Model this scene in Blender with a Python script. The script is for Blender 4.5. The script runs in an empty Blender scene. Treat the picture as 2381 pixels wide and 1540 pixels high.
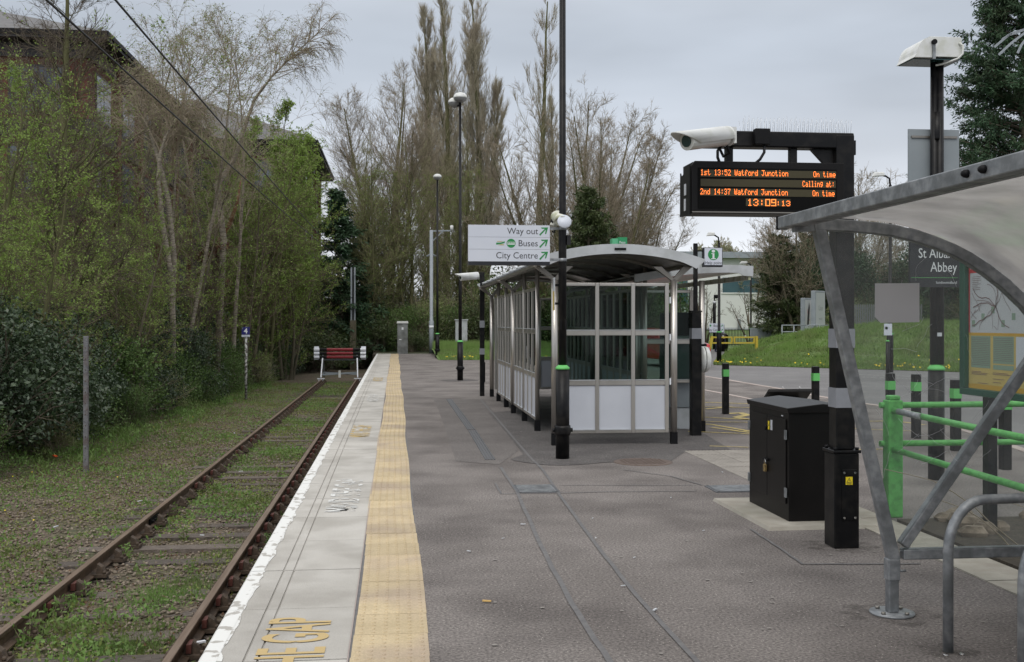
import bpy, math, random
import numpy as np
from mathutils import Vector, Matrix

# ------------------------------------------------------------------ camera, sky, sun, exposure
SC = bpy.context.scene
R = math.radians
F, CX, HY = 2480.0, 1190.5, 748.0          # focal length, centre column and horizon row of the 2381 px wide photograph
EYE = 1.72
TH = math.atan((CX - 919.0) / F)           # the platform runs along +Y; the camera looks a little to the right of it
FW = (math.sin(TH), math.cos(TH)); RT = (math.cos(TH), -math.sin(TH))
cd = bpy.data.cameras.new('camera'); cam = bpy.data.objects.new('camera', cd)
SC.collection.objects.link(cam); SC.camera = cam
cam.location = (0, 0, EYE); cam.rotation_euler = (R(90), 0, -TH)
cd.sensor_width = 36; cd.lens = 36 * F / 2381; cd.shift_y = -(770 - HY) / 2381
cd.clip_start = .05; cd.clip_end = 3000

W = bpy.data.worlds.new('World'); SC.world = W; W.use_nodes = True
nt = W.node_tree; nt.nodes.clear(); N = nt.nodes.new; L = nt.links.new
out = N('ShaderNodeOutputWorld'); mixs = N('ShaderNodeMixShader'); bgs = N('ShaderNodeBackground'); bgc = N('ShaderNodeBackground')
sky = N('ShaderNodeTexSky'); sky.sky_type = 'NISHITA'; sky.sun_disc = False
SUN_EL, SUN_AZ = R(52), R(200)
sky.sun_elevation = SUN_EL; sky.sun_rotation = SUN_AZ
bgs.inputs[1].default_value = .08; bgc.inputs[1].default_value = 1.0
tc = N('ShaderNodeTexCoord'); sep = N('ShaderNodeSeparateXYZ'); L(tc.outputs['Generated'], sep.inputs[0])
ramp = N('ShaderNodeValToRGB'); L(sep.outputs[2], ramp.inputs[0])
cr = ramp.color_ramp; cr.interpolation = 'B_SPLINE'
cr.elements[0].position = 0.0; cr.elements[0].color = (.80, .82, .86, 1)
cr.elements[1].position = 1.0; cr.elements[1].color = (1.55, 1.57, 1.60, 1)
for p, c in ((.10, (.68, .71, .765, 1)), (.20, (.465, .51, .575, 1)), (.30, (.41, .455, .52, 1)), (.55, (1.05, 1.07, 1.11, 1))):
    e = cr.elements.new(p); e.color = c
mp = N('ShaderNodeMapping'); mp.inputs['Scale'].default_value = (1.3, 1.3, 5.0); L(tc.outputs['Generated'], mp.inputs[0])
nz = N('ShaderNodeTexNoise'); nz.inputs['Scale'].default_value = 1.7; nz.inputs['Detail'].default_value = 4; nz.inputs['Roughness'].default_value = .5
L(mp.outputs[0], nz.inputs['Vector'])
mr = N('ShaderNodeMapRange'); mr.inputs[1].default_value = .3; mr.inputs[2].default_value = .7; mr.inputs[3].default_value = .83; mr.inputs[4].default_value = 1.19
L(nz.outputs[0], mr.inputs[0])
mul = N('ShaderNodeVectorMath'); mul.operation = 'SCALE'; L(ramp.outputs[0], mul.inputs[0]); L(mr.outputs[0], mul.inputs['Scale'])
L(mul.outputs[0], bgc.inputs[0]); L(sky.outputs[0], bgs.inputs[0])
mixs.inputs[0].default_value = .95; L(bgs.outputs[0], mixs.inputs[1]); L(bgc.outputs[0], mixs.inputs[2]); L(mixs.outputs[0], out.inputs[0])
sl = bpy.data.lights.new('sun', 'SUN'); sl.energy = 1.0; sl.angle = R(35); sl.color = (1, .97, .92)
so = bpy.data.objects.new('sun', sl); SC.collection.objects.link(so)
so.rotation_euler = (R(90) - SUN_EL, 0, R(180) - SUN_AZ)
SC.view_settings.view_transform = 'Standard'; SC.view_settings.look = 'None'
SC.view_settings.exposure = .22; SC.view_settings.gamma = 1
SC.render.engine = 'CYCLES'
SC.cycles.max_bounces = 7; SC.cycles.transparent_max_bounces = 16; SC.cycles.diffuse_bounces = 3; SC.cycles.glossy_bounces = 3
SC.cycles.use_denoising = True; SC.cycles.caustics_reflective = False; SC.cycles.caustics_refractive = False
SC.cycles.sample_clamp_indirect = 4

COL = SC.collection
RNG = np.random.default_rng(7); random.seed(7)

# ------------------------------------------------------------------ points of the photograph as places in the scene
def at(px, py, d):
    l = (px - CX) / F * d
    return Vector((FW[0]*d + RT[0]*l, FW[1]*d + RT[1]*l, EYE + (HY - py) / F * d))
def gnd(px, py, z=0.0):
    d = F * (EYE - z) / (py - HY)
    return at(px, py, d)
def atY(px, py, Y):
    return at(px, py, Y / (FW[1] + RT[1] * (px - CX) / F))

# ------------------------------------------------------------------ materials
MATS = {}
def mat(name, c1, c2=None, scale=6., rough=.6, metal=0., bump=0., bscale=None, detail=5., spec=.5, obrand=0., lo=.35, hi=.65,
        fleck=None, stretch=None, coat=0., transl=0., c3=None, s3=1.2, amt3=.5, grain=None):
    m = bpy.data.materials.new(name); m.use_nodes = True; t = m.node_tree; n = t.nodes; l = t.links
    b = n['Principled BSDF']; b.inputs['Roughness'].default_value = rough; b.inputs['Metallic'].default_value = metal
    b.inputs['Specular IOR Level'].default_value = spec
    if coat: b.inputs['Coat Weight'].default_value = coat
    g = n.new('ShaderNodeNewGeometry'); pos = g.outputs['Position']
    if stretch:
        mpn = n.new('ShaderNodeMapping'); mpn.inputs['Scale'].default_value = stretch; l.new(pos, mpn.inputs[0]); pos = mpn.outputs[0]
    def noise(s, d=detail):
        x = n.new('ShaderNodeTexNoise'); x.inputs['Scale'].default_value = s; x.inputs['Detail'].default_value = d
        l.new(pos, x.inputs['Vector']); return x.outputs[0]
    def rng(v, a, b2, c=0., d=1.):
        x = n.new('ShaderNodeMapRange'); x.inputs[1].default_value = a; x.inputs[2].default_value = b2
        x.inputs[3].default_value = c; x.inputs[4].default_value = d; l.new(v, x.inputs[0]); return x.outputs[0]
    def mixc(f, a, b2):
        x = n.new('ShaderNodeMix'); x.data_type = 'RGBA'
        if isinstance(f, float): x.inputs[0].default_value = f
        else: l.new(f, x.inputs[0])
        for k, v in ((6, a), (7, b2)):
            if isinstance(v, tuple): x.inputs[k].default_value = (*v[:3], 1)
            else: l.new(v, x.inputs[k])
        return x.outputs[2]
    col = (*c1, 1)
    if c2: col = mixc(rng(noise(scale), lo, hi), c1, c2)
    if c3: col = mixc(rng(noise(s3, 3.), .45, .65, 0., amt3), col, c3)
    if fleck:
        v = n.new('ShaderNodeTexVoronoi'); v.inputs['Scale'].default_value = fleck[1]; l.new(pos, v.inputs['Vector'])
        f1 = rng(v.outputs['Distance'], fleck[2], fleck[2] - .06)
        sc_ = n.new('ShaderNodeSeparateColor'); l.new(v.outputs['Color'], sc_.inputs[0])
        f2 = rng(sc_.outputs[0], fleck[3], fleck[3] + .02)
        mm = n.new('ShaderNodeMath'); mm.operation = 'MULTIPLY'; l.new(f1, mm.inputs[0]); l.new(f2, mm.inputs[1])
        col = mixc(mm.outputs[0], col, fleck[0])
    if grain:
        gv = rng(noise(grain[0], 2.), .3, .7, 1-grain[1], 1+grain[1]); gh = n.new('ShaderNodeHueSaturation'); l.new(gv, gh.inputs['Value'])
        if isinstance(col, tuple): gh.inputs['Color'].default_value = col
        else: l.new(col, gh.inputs['Color'])
        col = gh.outputs[0]
    if obrand:
        oi = n.new('ShaderNodeObjectInfo'); hs = n.new('ShaderNodeHueSaturation')
        r2 = rng(oi.outputs['Random'], 0., 1., 1 - obrand, 1 + obrand); l.new(r2, hs.inputs['Value'])
        if isinstance(col, tuple): hs.inputs['Color'].default_value = col
        else: l.new(col, hs.inputs['Color'])
        col = hs.outputs[0]
    if isinstance(col, tuple): b.inputs['Base Color'].default_value = col
    else: l.new(col, b.inputs['Base Color'])
    if bump:
        bp = n.new('ShaderNodeBump'); bp.inputs['Strength'].default_value = bump; bp.inputs['Distance'].default_value = .02
        l.new(noise(bscale or scale * 4), bp.inputs['Height']); l.new(bp.outputs[0], b.inputs['Normal'])
    if transl:
        tr = n.new('ShaderNodeBsdfTranslucent'); ms = n.new('ShaderNodeMixShader'); ms.inputs[0].default_value = transl
        if isinstance(col, tuple): tr.inputs[0].default_value = col
        else: l.new(col, tr.inputs[0])
        l.new(b.outputs[0], ms.inputs[1]); l.new(tr.outputs[0], ms.inputs[2])
        l.new(ms.outputs[0], n['Material Output'].inputs[0])
    MATS[name] = m
    return m

def glassmat(name, tint, haze=0., hazecol=(.5, .5, .5), rough=.02, ior=1.45):
    m = bpy.data.materials.new(name); m.use_nodes = True; t = m.node_tree; n = t.nodes; l = t.links; n.remove(n['Principled BSDF'])
    tr = n.new('ShaderNodeBsdfTransparent'); tr.inputs[0].default_value = (*tint, 1)
    gl = n.new('ShaderNodeBsdfGlossy'); gl.inputs['Roughness'].default_value = rough
    fr = n.new('ShaderNodeFresnel'); fr.inputs[0].default_value = ior
    ms = n.new('ShaderNodeMixShader'); l.new(fr.outputs[0], ms.inputs[0]); l.new(tr.outputs[0], ms.inputs[1]); l.new(gl.outputs[0], ms.inputs[2])
    o = ms.outputs[0]
    if haze:
        df = n.new('ShaderNodeBsdfDiffuse'); df.inputs[0].default_value = (*hazecol, 1)
        tl = n.new('ShaderNodeBsdfTranslucent'); tl.inputs[0].default_value = (*hazecol, 1)
        ad = n.new('ShaderNodeMixShader'); ad.inputs[0].default_value = .6; l.new(df.outputs[0], ad.inputs[1]); l.new(tl.outputs[0], ad.inputs[2])
        g = n.new('ShaderNodeNewGeometry'); nz = n.new('ShaderNodeTexNoise'); nz.inputs['Scale'].default_value = 3.; nz.inputs['Detail'].default_value = 6
        l.new(g.outputs['Position'], nz.inputs['Vector'])
        mr = n.new('ShaderNodeMapRange'); mr.inputs[1].default_value = .35; mr.inputs[2].default_value = .7
        mr.inputs[3].default_value = haze * .75; mr.inputs[4].default_value = min(1, haze * 1.25); l.new(nz.outputs[0], mr.inputs[0])
        m2 = n.new('ShaderNodeMixShader'); l.new(mr.outputs[0], m2.inputs[0]); l.new(o, m2.inputs[1]); l.new(ad.outputs[0], m2.inputs[2]); o = m2.outputs[0]
    l.new(o, n['Material Output'].inputs[0]); MATS[name] = m; return m

def emit(name, c, s):
    m = bpy.data.materials.new(name); m.use_nodes = True; b = m.node_tree.nodes['Principled BSDF']
    b.inputs['Base Color'].default_value = (*c, 1); b.inputs['Emission Color'].default_value = (*c, 1); b.inputs['Emission Strength'].default_value = s
    MATS[name] = m; return m

mat('tarmac', (.165, .147, .137), (.215, .193, .181), 1.1, .9, bump=.6, bscale=110, fleck=((.55, .52, .47), 75, .22, .82), c3=(.112, .098, .092), s3=.9, amt3=.85, grain=(60., .5))
mat('tarmac_dark_shaded', (.088, .080, .078), (.115, .106, .102), 2., .9, bump=.5, bscale=110, fleck=((.42, .40, .37), 75, .22, .86), grain=(60., .5))  # dark repair tarmac, deepened to paint in the shade under the shelter
mat('tarmac_seal', (.115, .112, .115), (.155, .15, .15), 14., .75, bump=.3, bscale=90)
mat('road', (.165, .160, .162), (.20, .195, .195), 1.2, .85, bump=.4, bscale=120, fleck=((.4, .4, .4), 40, .2, .93), grain=(40., .2), c3=(.135, .13, .132), s3=.25, amt3=.7)
mat('coping', (.43, .41, .375), (.485, .465, .43), 2.5, .8, bump=.25, bscale=90, obrand=.08, c3=(.30, .28, .25), s3=2., amt3=.6, grain=(120., .08))
mat('tarmac_mid', (.125, .112, .106), (.16, .145, .137), 1.6, .9, bump=.5, bscale=110, fleck=((.46, .44, .40), 75, .22, .84), grain=(60., .5))
mat('buff_tile', (.47, .375, .23), (.54, .435, .275), 5., .8, bump=.2, bscale=120, obrand=.12, c3=(.38, .30, .23), s3=1.4, amt3=.75, grain=(90., .12))
mat('rib_tile', (.25, .23, .205), (.31, .285, .255), 6., .85, bump=.2, bscale=100, obrand=.08)
mat('concrete', (.31, .285, .24), (.40, .375, .325), 5., .85, bump=.3, bscale=80, c3=(.28, .27, .22), s3=2., amt3=.6)
mat('kerbstone', (.36, .30, .275), (.42, .36, .33), 6., .85, bump=.3, obrand=.1)
mat('black_paint', (.004, .004, .005), (.006, .006, .007), 8., .38, c3=(.022, .020, .018), s3=9., amt3=.6, spec=.22, bump=.03, bscale=60)
mat('black_matt', (.006, .006, .007), None, rough=.6, spec=.2)
mat('screen_black', (.004, .004, .004), None, rough=.6, spec=.1)
mat('cabinet_black', (.0045, .004, .004), (.007, .006, .006), 5., .42, spec=.22, bump=.04, bscale=50)
mat('green_paint', (.10, .42, .09), (.13, .50, .12), 7., .45, bump=.12, bscale=50, c3=(.03, .10, .03), s3=22., amt3=.35)
mat('green_band', (.13, .50, .13), None, rough=.5)
mat('grey_band', (.23, .24, .265), (.26, .27, .30), 12., .4)
mat('galv', (.22, .235, .25), (.36, .375, .39), 22., .50, metal=.55, bump=.08, bscale=60, c3=(.15, .16, .165), s3=7., amt3=.7)
mat('steel', (.46, .435, .40), (.54, .51, .475), 3., .33, metal=.85, bump=.03, bscale=200, stretch=(1, 1, .1))
mat('steel_dark', (.22, .205, .185), (.28, .26, .235), 4., .38, metal=.7)
mat('ceiling_metal', (.34, .32, .30), (.42, .39, .37), 3., .28, metal=.6)
mat('fascia', (.46, .48, .50), (.54, .56, .58), 3., .5, spec=.4, c3=(.34, .36, .35), s3=5., amt3=.4)
mat('panel_pale', (.50, .52, .57), (.55, .57, .62), 2., .45)
mat('panel_grey', (.17, .18, .19), None, rough=.5)
mat('white_metal', (.66, .67, .66), (.72, .73, .72), 5., .4, c3=(.5, .51, .42), s3=9., amt3=.5)
mat('white_plain', (.74, .76, .80), None, rough=.45)
mat('white_mossy', (.62, .62, .50), (.72, .72, .66), 12., .5, c3=(.30, .32, .13), s3=10., amt3=.7)
mat('lens_dark', (.02, .05, .05), None, rough=.12)
mat('sign_white', (.60, .63, .71), (.63, .66, .73), 3., .4)
mat('sign_black', (.014, .015, .02), None, rough=.4)
mat('sign_green', (.02, .24, .06), None, rough=.45)
mat('sign_grey', (.23, .26, .28), (.26, .29, .31), 3., .5)
mat('letters_dark', (.035, .035, .04), None, rough=.5)
mat('letters_white', (.72, .74, .76), None, rough=.5)
mat('yellow_paint', (.62, .40, .13), (.56, .36, .13), 20., .7)
mat('road_yellow', (.58, .45, .13), (.50, .40, .14), 6., .75, c3=(.2, .18, .14), s3=14., amt3=.8)
mat('barrier_yellow', (.50, .38, .04), None, rough=.45)
mat('label_yellow', (.80, .62, .02), None, rough=.45)
mat('brass', (.45, .32, .12), (.25, .18, .09), 40., .4, metal=.7)
mat('red_paint', (.20, .010, .016), (.25, .015, .022), 6., .35)
mat('rust', (.060, .040, .026), (.115, .074, .046), 9., .7, metal=.2, bump=.2, bscale=60)
mat('rail_head', (.19, .13, .09), (.27, .20, .15), 4., .45, metal=.6, stretch=(8, .4, 8))
mat('chair_iron', (.055, .040, .028), (.09, .062, .042), 20., .8, bump=.3)
mat('key_red', (.11, .03, .022), (.08, .028, .02), 20., .7)
mat('sleeper', (.075, .060, .050), (.15, .125, .105), 12., .9, bump=.6, bscale=30, stretch=(1, 6, 1), obrand=.25)
mat('ballast', (.062, .046, .032), (.155, .118, .084), 9., .95, bump=1., bscale=24, c3=(.06, .075, .025), s3=1.3, amt3=.6, grain=(26., .6))
mat('stone', (.10, .078, .056), (.28, .232, .18), 8., .95, bump=.4, bscale=50)
mat('soil', (.040, .033, .024), (.07, .058, .042), 8., .95, bump=.8, bscale=30)
mat('grass_ground', (.095, .16, .042), (.13, .20, .055), 2.5, .95, bump=.6, bscale=20, c3=(.08, .085, .04), s3=.7, amt3=.7)
mat('far_ground', (.035, .050, .020), (.055, .060, .028), .8, .95)
mat('brick', (.115, .046, .035), (.155, .063, .047), 3., .9, c3=(.15, .05, .035), s3=.7, amt3=.6)
mat('platform_brick', (.13, .075, .055), (.18, .12, .09), 6., .9, bump=.3)
mat('slate', (.10, .10, .105), (.145, .14, .14), 3., .7)
mat('soffit', (.030, .026, .026), None, rough=.6)
mat('render_white', (.68, .69, .67), (.72, .725, .71), .4, .9)
mat('teal', (.045, .10, .12), (.055, .115, .135), 1., .5)
mat('win_frame', (.035, .032, .035), None, rough=.5)
mat('win_glass', (.13, .16, .20), (.05, .06, .08), .5, .08, spec=.8)
mat('win_dark', (.012, .013, .016), None, rough=.15)
mat('bark', (.085, .075, .048), (.135, .118, .08), 5., .95, bump=.5, bscale=14, stretch=(1, 1, .3))
mat('bark_green', (.085, .085, .035), (.125, .12, .055), 4., .95, bump=.5, bscale=14, stretch=(1, 1, .3))
mat('bark_birch', (.34, .30, .24), (.17, .145, .11), 3., .85, stretch=(2, 2, 9), c3=(.06, .05, .04), s3=2.2, amt3=.6)
mat('bark_orange', (.24, .12, .055), (.15, .08, .045), 3., .85)
mat('twig_brown', (.27, .22, .16), (.34, .29, .215), 3., .95)
mat('twig_pop', (.34, .29, .22), (.42, .38, .28), .4, .95)
mat('twig_green', (.20, .19, .10), (.27, .25, .14), 2., .95)
mat('twig_thicket', (.125, .088, .062), (.175, .13, .092), 2., .95)
mat('twig_dark', (.10, .08, .060), (.15, .12, .09), 2., .95)
mat('leaf_spring', (.19, .30, .05), (.28, .39, .09), 1.8, .6, transl=.35)
mat('leaf_bud', (.19, .24, .08), (.25, .29, .11), 1.8, .6, transl=.3)
mat('leaf_mid', (.070, .13, .028), (.11, .185, .045), 1.5, .6, transl=.25)
mat('leaf_dark', (.026, .050, .022), (.055, .085, .040), 2.2, .38, spec=.5, transl=.1)
mat('leaf_ivy', (.045, .075, .022), (.09, .115, .04), 2., .5, transl=.15)
mat('leaf_brown', (.085, .042, .022), (.14, .075, .038), 3., .8)
mat('leaf_conifer', (.022, .060, .026), (.05, .105, .045), 1.2, .7, transl=.1, c3=(.05, .05, .022), s3=.8, amt3=.35)
mat('leaf_weed', (.13, .24, .055), (.19, .31, .08), 1.2, .7, transl=.3, c3=(.12, .115, .04), s3=.9, amt3=.6)
mat('leaf_moss', (.23, .27, .07), (.16, .21, .05), 2., .8, transl=.2, c3=(.13, .07, .04), s3=1.5, amt3=.6)
mat('grass_blade', (.16, .265, .06), (.21, .33, .085), 1.2, .7, transl=.3, c3=(.20, .20, .10), s3=.9, amt3=.5)
mat('dandelion', (.75, .55, .02), None, rough=.7)
mat('poster_white', (.55, .57, .60), None, rough=.4)
mat('poster_red', (.55, .04, .05), None, rough=.4)
mat('poster_yellow', (.60, .46, .16), None, rough=.4)
mat('poster_green', (.26, .36, .28), None, rough=.4)
mat('poster_line', (.22, .14, .14), None, rough=.6)
mat('poster_orange', (.60, .36, .05), None, rough=.4)
mat('board_green', (.012, .070, .045), (.016, .085, .055), 4., .35)
mat('sticker', (.46, .46, .48), (.50, .50, .52), 3., .5)
mat('car_red', (.42, .01, .015), None, rough=.25, coat=.5)
mat('tyre', (.015, .015, .016), None, rough=.8)
mat('denim', (.02, .025, .05), None, rough=.9)
mat('jacket', (.10, .055, .04), (.07, .04, .03), 10., .9)
mat('skin', (.45, .25, .17), None, rough=.6)
mat('hair', (.05, .03, .02), None, rough=.8)
mat('chrome', (.6, .6, .6), None, rough=.2, metal=1.)
mat('kiosk_green', (.02, .26, .10), None, rough=.4)
mat('kiosk_green_pale', (.10, .42, .22), None, rough=.4)
mat('number_blue', (.02, .02, .16), None, rough=.4)
mat('led_off', (.045, .036, .010), None, rough=.5)
mat('orange_plastic', (.7, .09, .015), None, rough=.5)
mat('cable', (.012, .012, .014), None, rough=.6)
emit('led_on', (1.0, .21, .035), 2.3)
mat('drain_iron', (.085, .09, .10), (.13, .135, .145), 20., .6, metal=.3)
glassmat('glass', (.66, .74, .71), 0., rough=.03, ior=1.2)
glassmat('panel_glass', (.92, .94, .93), .075, (.55, .58, .60))
glassmat('roof_sheet', (.80, .78, .75), .52, (.52, .50, .48), rough=.12)
glassmat('lamp_glass', (.8, .8, .8), .6, (.7, .7, .7), rough=.1)

# platform edge paint: worn white with ragged inner edge; worn lettering
def wornmat(name, c, under, lo, hi, scale):
    mat(name, c, under, scale, .7, lo=lo, hi=hi, detail=6.)
wornmat('edge_white', (.72, .72, .70), (.40, .38, .35), .56, .60, 9.)
def maskmat(name, c, scale, lo, hi):
    m = bpy.data.materials.new(name); m.use_nodes = True; t = m.node_tree; n = t.nodes; l = t.links; b = n['Principled BSDF']
    b.inputs['Base Color'].default_value = (*c, 1); b.inputs['Roughness'].default_value = .7
    g = n.new('ShaderNodeNewGeometry'); nz = n.new('ShaderNodeTexNoise'); nz.inputs['Scale'].default_value = scale; nz.inputs['Detail'].default_value = 5
    l.new(g.outputs['Position'], nz.inputs['Vector']); mr = n.new('ShaderNodeMapRange'); mr.inputs[1].default_value = lo; mr.inputs[2].default_value = hi
    l.new(nz.outputs[0], mr.inputs[0]); l.new(mr.outputs[0], b.inputs['Alpha']); MATS[name] = m
maskmat('dirt', (.085, .074, .066), 10., .40, .95)
maskmat('paint_white_worn', (.66, .66, .64), 11., .46, .50)
maskmat('paint_yellow_worn', (.58, .42, .17), 9., .40, .46)

# ------------------------------------------------------------------ mesh building
class MB:
    def __init__(s): s.v = []; s.f = []; s.mi = []; s.mats = []; s.cur = 0; s.smooth = False; s.sm = []
    def m(s, name):
        if name not in s.mats: s.mats.append(name)
        s.cur = s.mats.index(name); return s
    def add(s, vs, fs, smooth=False):
        o = len(s.v); s.v += [tuple(v) for v in vs]
        for f in fs: s.f.append(tuple(i + o for i in f)); s.mi.append(s.cur); s.sm.append(smooth)
        return s
    def box(s, x0, x1, y0, y1, z0, z1):
        v = [(x, y, z) for z in (z0, z1) for y in (y0, y1) for x in (x0, x1)]
        return s.add(v, [(0, 2, 3, 1), (4, 5, 7, 6), (0, 1, 5, 4), (2, 6, 7, 3), (0, 4, 6, 2), (1, 3, 7, 5)])
    def obox(s, c, size, rot):
        v = []
        for z in (-.5, .5):
            for y in (-.5, .5):
                for x in (-.5, .5):
                    v.append(Vector(c) + rot @ Vector((x*size[0], y*size[1], z*size[2])))
        return s.add(v, [(0, 2, 3, 1), (4, 5, 7, 6), (0, 1, 5, 4), (2, 6, 7, 3), (0, 4, 6, 2), (1, 3, 7, 5)])
    def bar(s, p0, p1, w, h, up=(0, 0, 1)):
        p0, p1 = Vector(p0), Vector(p1); d = p1 - p0; y = d.normalized(); x = y.cross(Vector(up)).normalized(); z = x.cross(y)
        return s.obox((p0 + p1) / 2, (w, d.length, h), Matrix((x, y, z)).transposed())
    def path(s, pts, r, n=10, caps=True, smooth=True):
        pts = [Vector(p) for p in pts]; rr = r if isinstance(r, (list, tuple)) else [r] * len(pts)
        vs = []; prev = None
        for i, p in enumerate(pts):
            t = (pts[min(i+1, len(pts)-1)] - pts[max(i-1, 0)]).normalized()
            if prev is None:
                a = Vector((0, 0, 1)) if abs(t.z) < .9 else Vector((1, 0, 0)); x = t.cross(a).normalized()
            else: x = (prev - t * prev.dot(t)).normalized()
            prev = x; y = t.cross(x)
            for k in range(n):
                a = 2*math.pi*k/n; vs.append(p + (x*math.cos(a) + y*math.sin(a)) * rr[i])
        fs = [(i*n+k, i*n+(k+1) % n, (i+1)*n+(k+1) % n, (i+1)*n+k) for i in range(len(pts)-1) for k in range(n)]
        s.add(vs, fs, smooth)
        if caps:
            o = len(s.v) - len(vs)
            for fc in (tuple(range(n))[::-1], tuple(range((len(pts)-1)*n, len(pts)*n))):
                s.f.append(tuple(i + o for i in fc)); s.mi.append(s.cur); s.sm.append(False)
        return s
    def tube(s, p0, p1, r, r1=None, n=12): return s.path([p0, p1], [r, r if r1 is None else r1], n)
    def lathe(s, prof, c=(0, 0, 0), n=16, M=None, smooth=True):
        vs = []; c = Vector(c)
        for r, z in prof:
            for k in range(n):
                a = 2*math.pi*k/n; v = Vector((r*math.cos(a), r*math.sin(a), z)); vs.append(c + (M @ v if M else v))
        fs = [(i*n+k, i*n+(k+1) % n, (i+1)*n+(k+1) % n, (i+1)*n+k) for i in range(len(prof)-1) for k in range(n)]
        s.add(vs, fs, smooth)
        o = len(s.v) - len(vs)
        for fc in (tuple(range(n))[::-1], tuple(range((len(prof)-1)*n, len(prof)*n))):
            s.f.append(tuple(i + o for i in fc)); s.mi.append(s.cur); s.sm.append(False)
        return s
    def prism(s, poly, a0, a1, axis='y'):
        n = len(poly)
        def P(u, v, w): return (u, w, v) if axis == 'y' else ((w, u, v) if axis == 'x' else (u, v, w))
        vs = [P(u, v, a0) for u, v in poly] + [P(u, v, a1) for u, v in poly]
        return s.add(vs, [tuple(range(n)), tuple(range(2*n-1, n-1, -1))] + [(k, k+n, (k+1) % n+n, (k+1) % n) for k in range(n)])
    def mesh(s, name):
        me = bpy.data.meshes.new(name); me.from_pydata(s.v, [], s.f)
        for k in s.mats: me.materials.append(MATS[k])
        me.polygons.foreach_set('material_index', s.mi); me.polygons.foreach_set('use_smooth', s.sm); me.update()
        return me
    def build(s, name, parent=None, bevel=0., **props):
        me = s.mesh(name)
        import bmesh
        bm = bmesh.new(); bm.from_mesh(me); bmesh.ops.recalc_face_normals(bm, faces=bm.faces); bm.to_mesh(me); bm.free()
        o = link(name, me, parent, **props)
        if bevel:
            b = o.modifiers.new('bevel', 'BEVEL'); b.width = bevel; b.segments = 2; b.limit_method = 'ANGLE'; b.angle_limit = R(40)
        return o
def link(name, data, parent=None, loc=None, rz=0., **props):
    o = bpy.data.objects.new(name, data); COL.objects.link(o)
    if parent is not None: o.parent = parent
    if loc is not None: o.location = loc
    if rz: o.rotation_euler = (0, 0, rz)
    for k, v in props.items(): o[k] = v
    return o
def mb(m=None):
    b = MB()
    return b.m(m) if m else b
def thing(name, label, category, loc=(0, 0, 0), rz=0., group=None):
    o = bpy.data.objects.new(name, None); COL.objects.link(o); o.empty_display_size = .2
    o.location = loc; o.rotation_euler = (0, 0, rz); o['label'] = label; o['category'] = category
    if group: o['group'] = group
    return o
def copy_tree(o, loc=None, rz=None, scale=None, label=None, group=None, parent=None):
    c = o.copy(); COL.objects.link(c); c.parent = parent
    if loc is not None: c.location = loc
    if rz is not None: c.rotation_euler = (0, 0, rz)
    if scale is not None: c.scale = (scale,)*3 if isinstance(scale, (int, float)) else scale
    if label: c['label'] = label
    if group: c['group'] = group
    for ch in list(o.children): copy_tree(ch, parent=c)
    return c
def structure(name, b, parent=None, **k):
    o = b.build(name, parent, **k)
    if parent is None: o['kind'] = 'structure'
    return o

def np_mesh(name, V, Fq, mats, midx=None, smooth=False):
    """V (n,3); Fq (m,k) faces all of k corners."""
    me = bpy.data.meshes.new(name); V = np.asarray(V, np.float32); Fq = np.asarray(Fq, np.int32); k = Fq.shape[1]
    me.vertices.add(len(V)); me.vertices.foreach_set('co', V.ravel())
    me.loops.add(Fq.size); me.loops.foreach_set('vertex_index', Fq.ravel())
    me.polygons.add(len(Fq)); me.polygons.foreach_set('loop_start', np.arange(0, Fq.size, k, dtype=np.int32))
    for m in mats: me.materials.append(MATS[m])
    if midx is not None: me.polygons.foreach_set('material_index', np.asarray(midx, np.int32))
    if smooth: me.polygons.foreach_set('use_smooth', np.ones(len(Fq), bool))
    me.update(calc_edges=True)
    return me

_txt = {}
def textmesh(s, size, fn, name, material, align='LEFT', bold=0., parent=None, condense=1., **props):
    cu = bpy.data.curves.new('t', 'FONT'); cu.body = s; cu.size = size; cu.align_x = align; cu.resolution_u = 3; cu.offset = bold * size
    cu.extrude = 0; o = bpy.data.objects.new('t', cu)
    me0 = o.to_mesh()
    v = [fn(p.co.x * condense, p.co.y) for p in me0.vertices]; f = [tuple(p.vertices) for p in me0.polygons]
    o.to_mesh_clear(); bpy.data.objects.remove(o); bpy.data.curves.remove(cu)
    b = mb(material); b.add(v, f); me = b.mesh(name)
    return link(name, me, parent, **props)
# ------------------------------------------------------------------ the setting: ground, platform, road, grass bank
ZG = -.98                      # ballast level beside the track
EDGE, TAC0, TAC1 = -1.0, -.235, .168
PEND = 57.3                    # far end of the platform

def grid(name, xs, ys, hf, material, **props):
    X, Y = np.meshgrid(xs, ys); Z = hf(X, Y); nx, ny = len(xs), len(ys)
    V = np.stack([X, Y, Z], -1).reshape(-1, 3)
    i = (np.arange(ny-1)[:, None] * nx + np.arange(nx-1)[None]).ravel()
    o = link(name, np_mesh(name, V, np.stack([i, i+1, i+nx+1, i+nx], 1), [material], smooth=True), **props); return o

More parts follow.
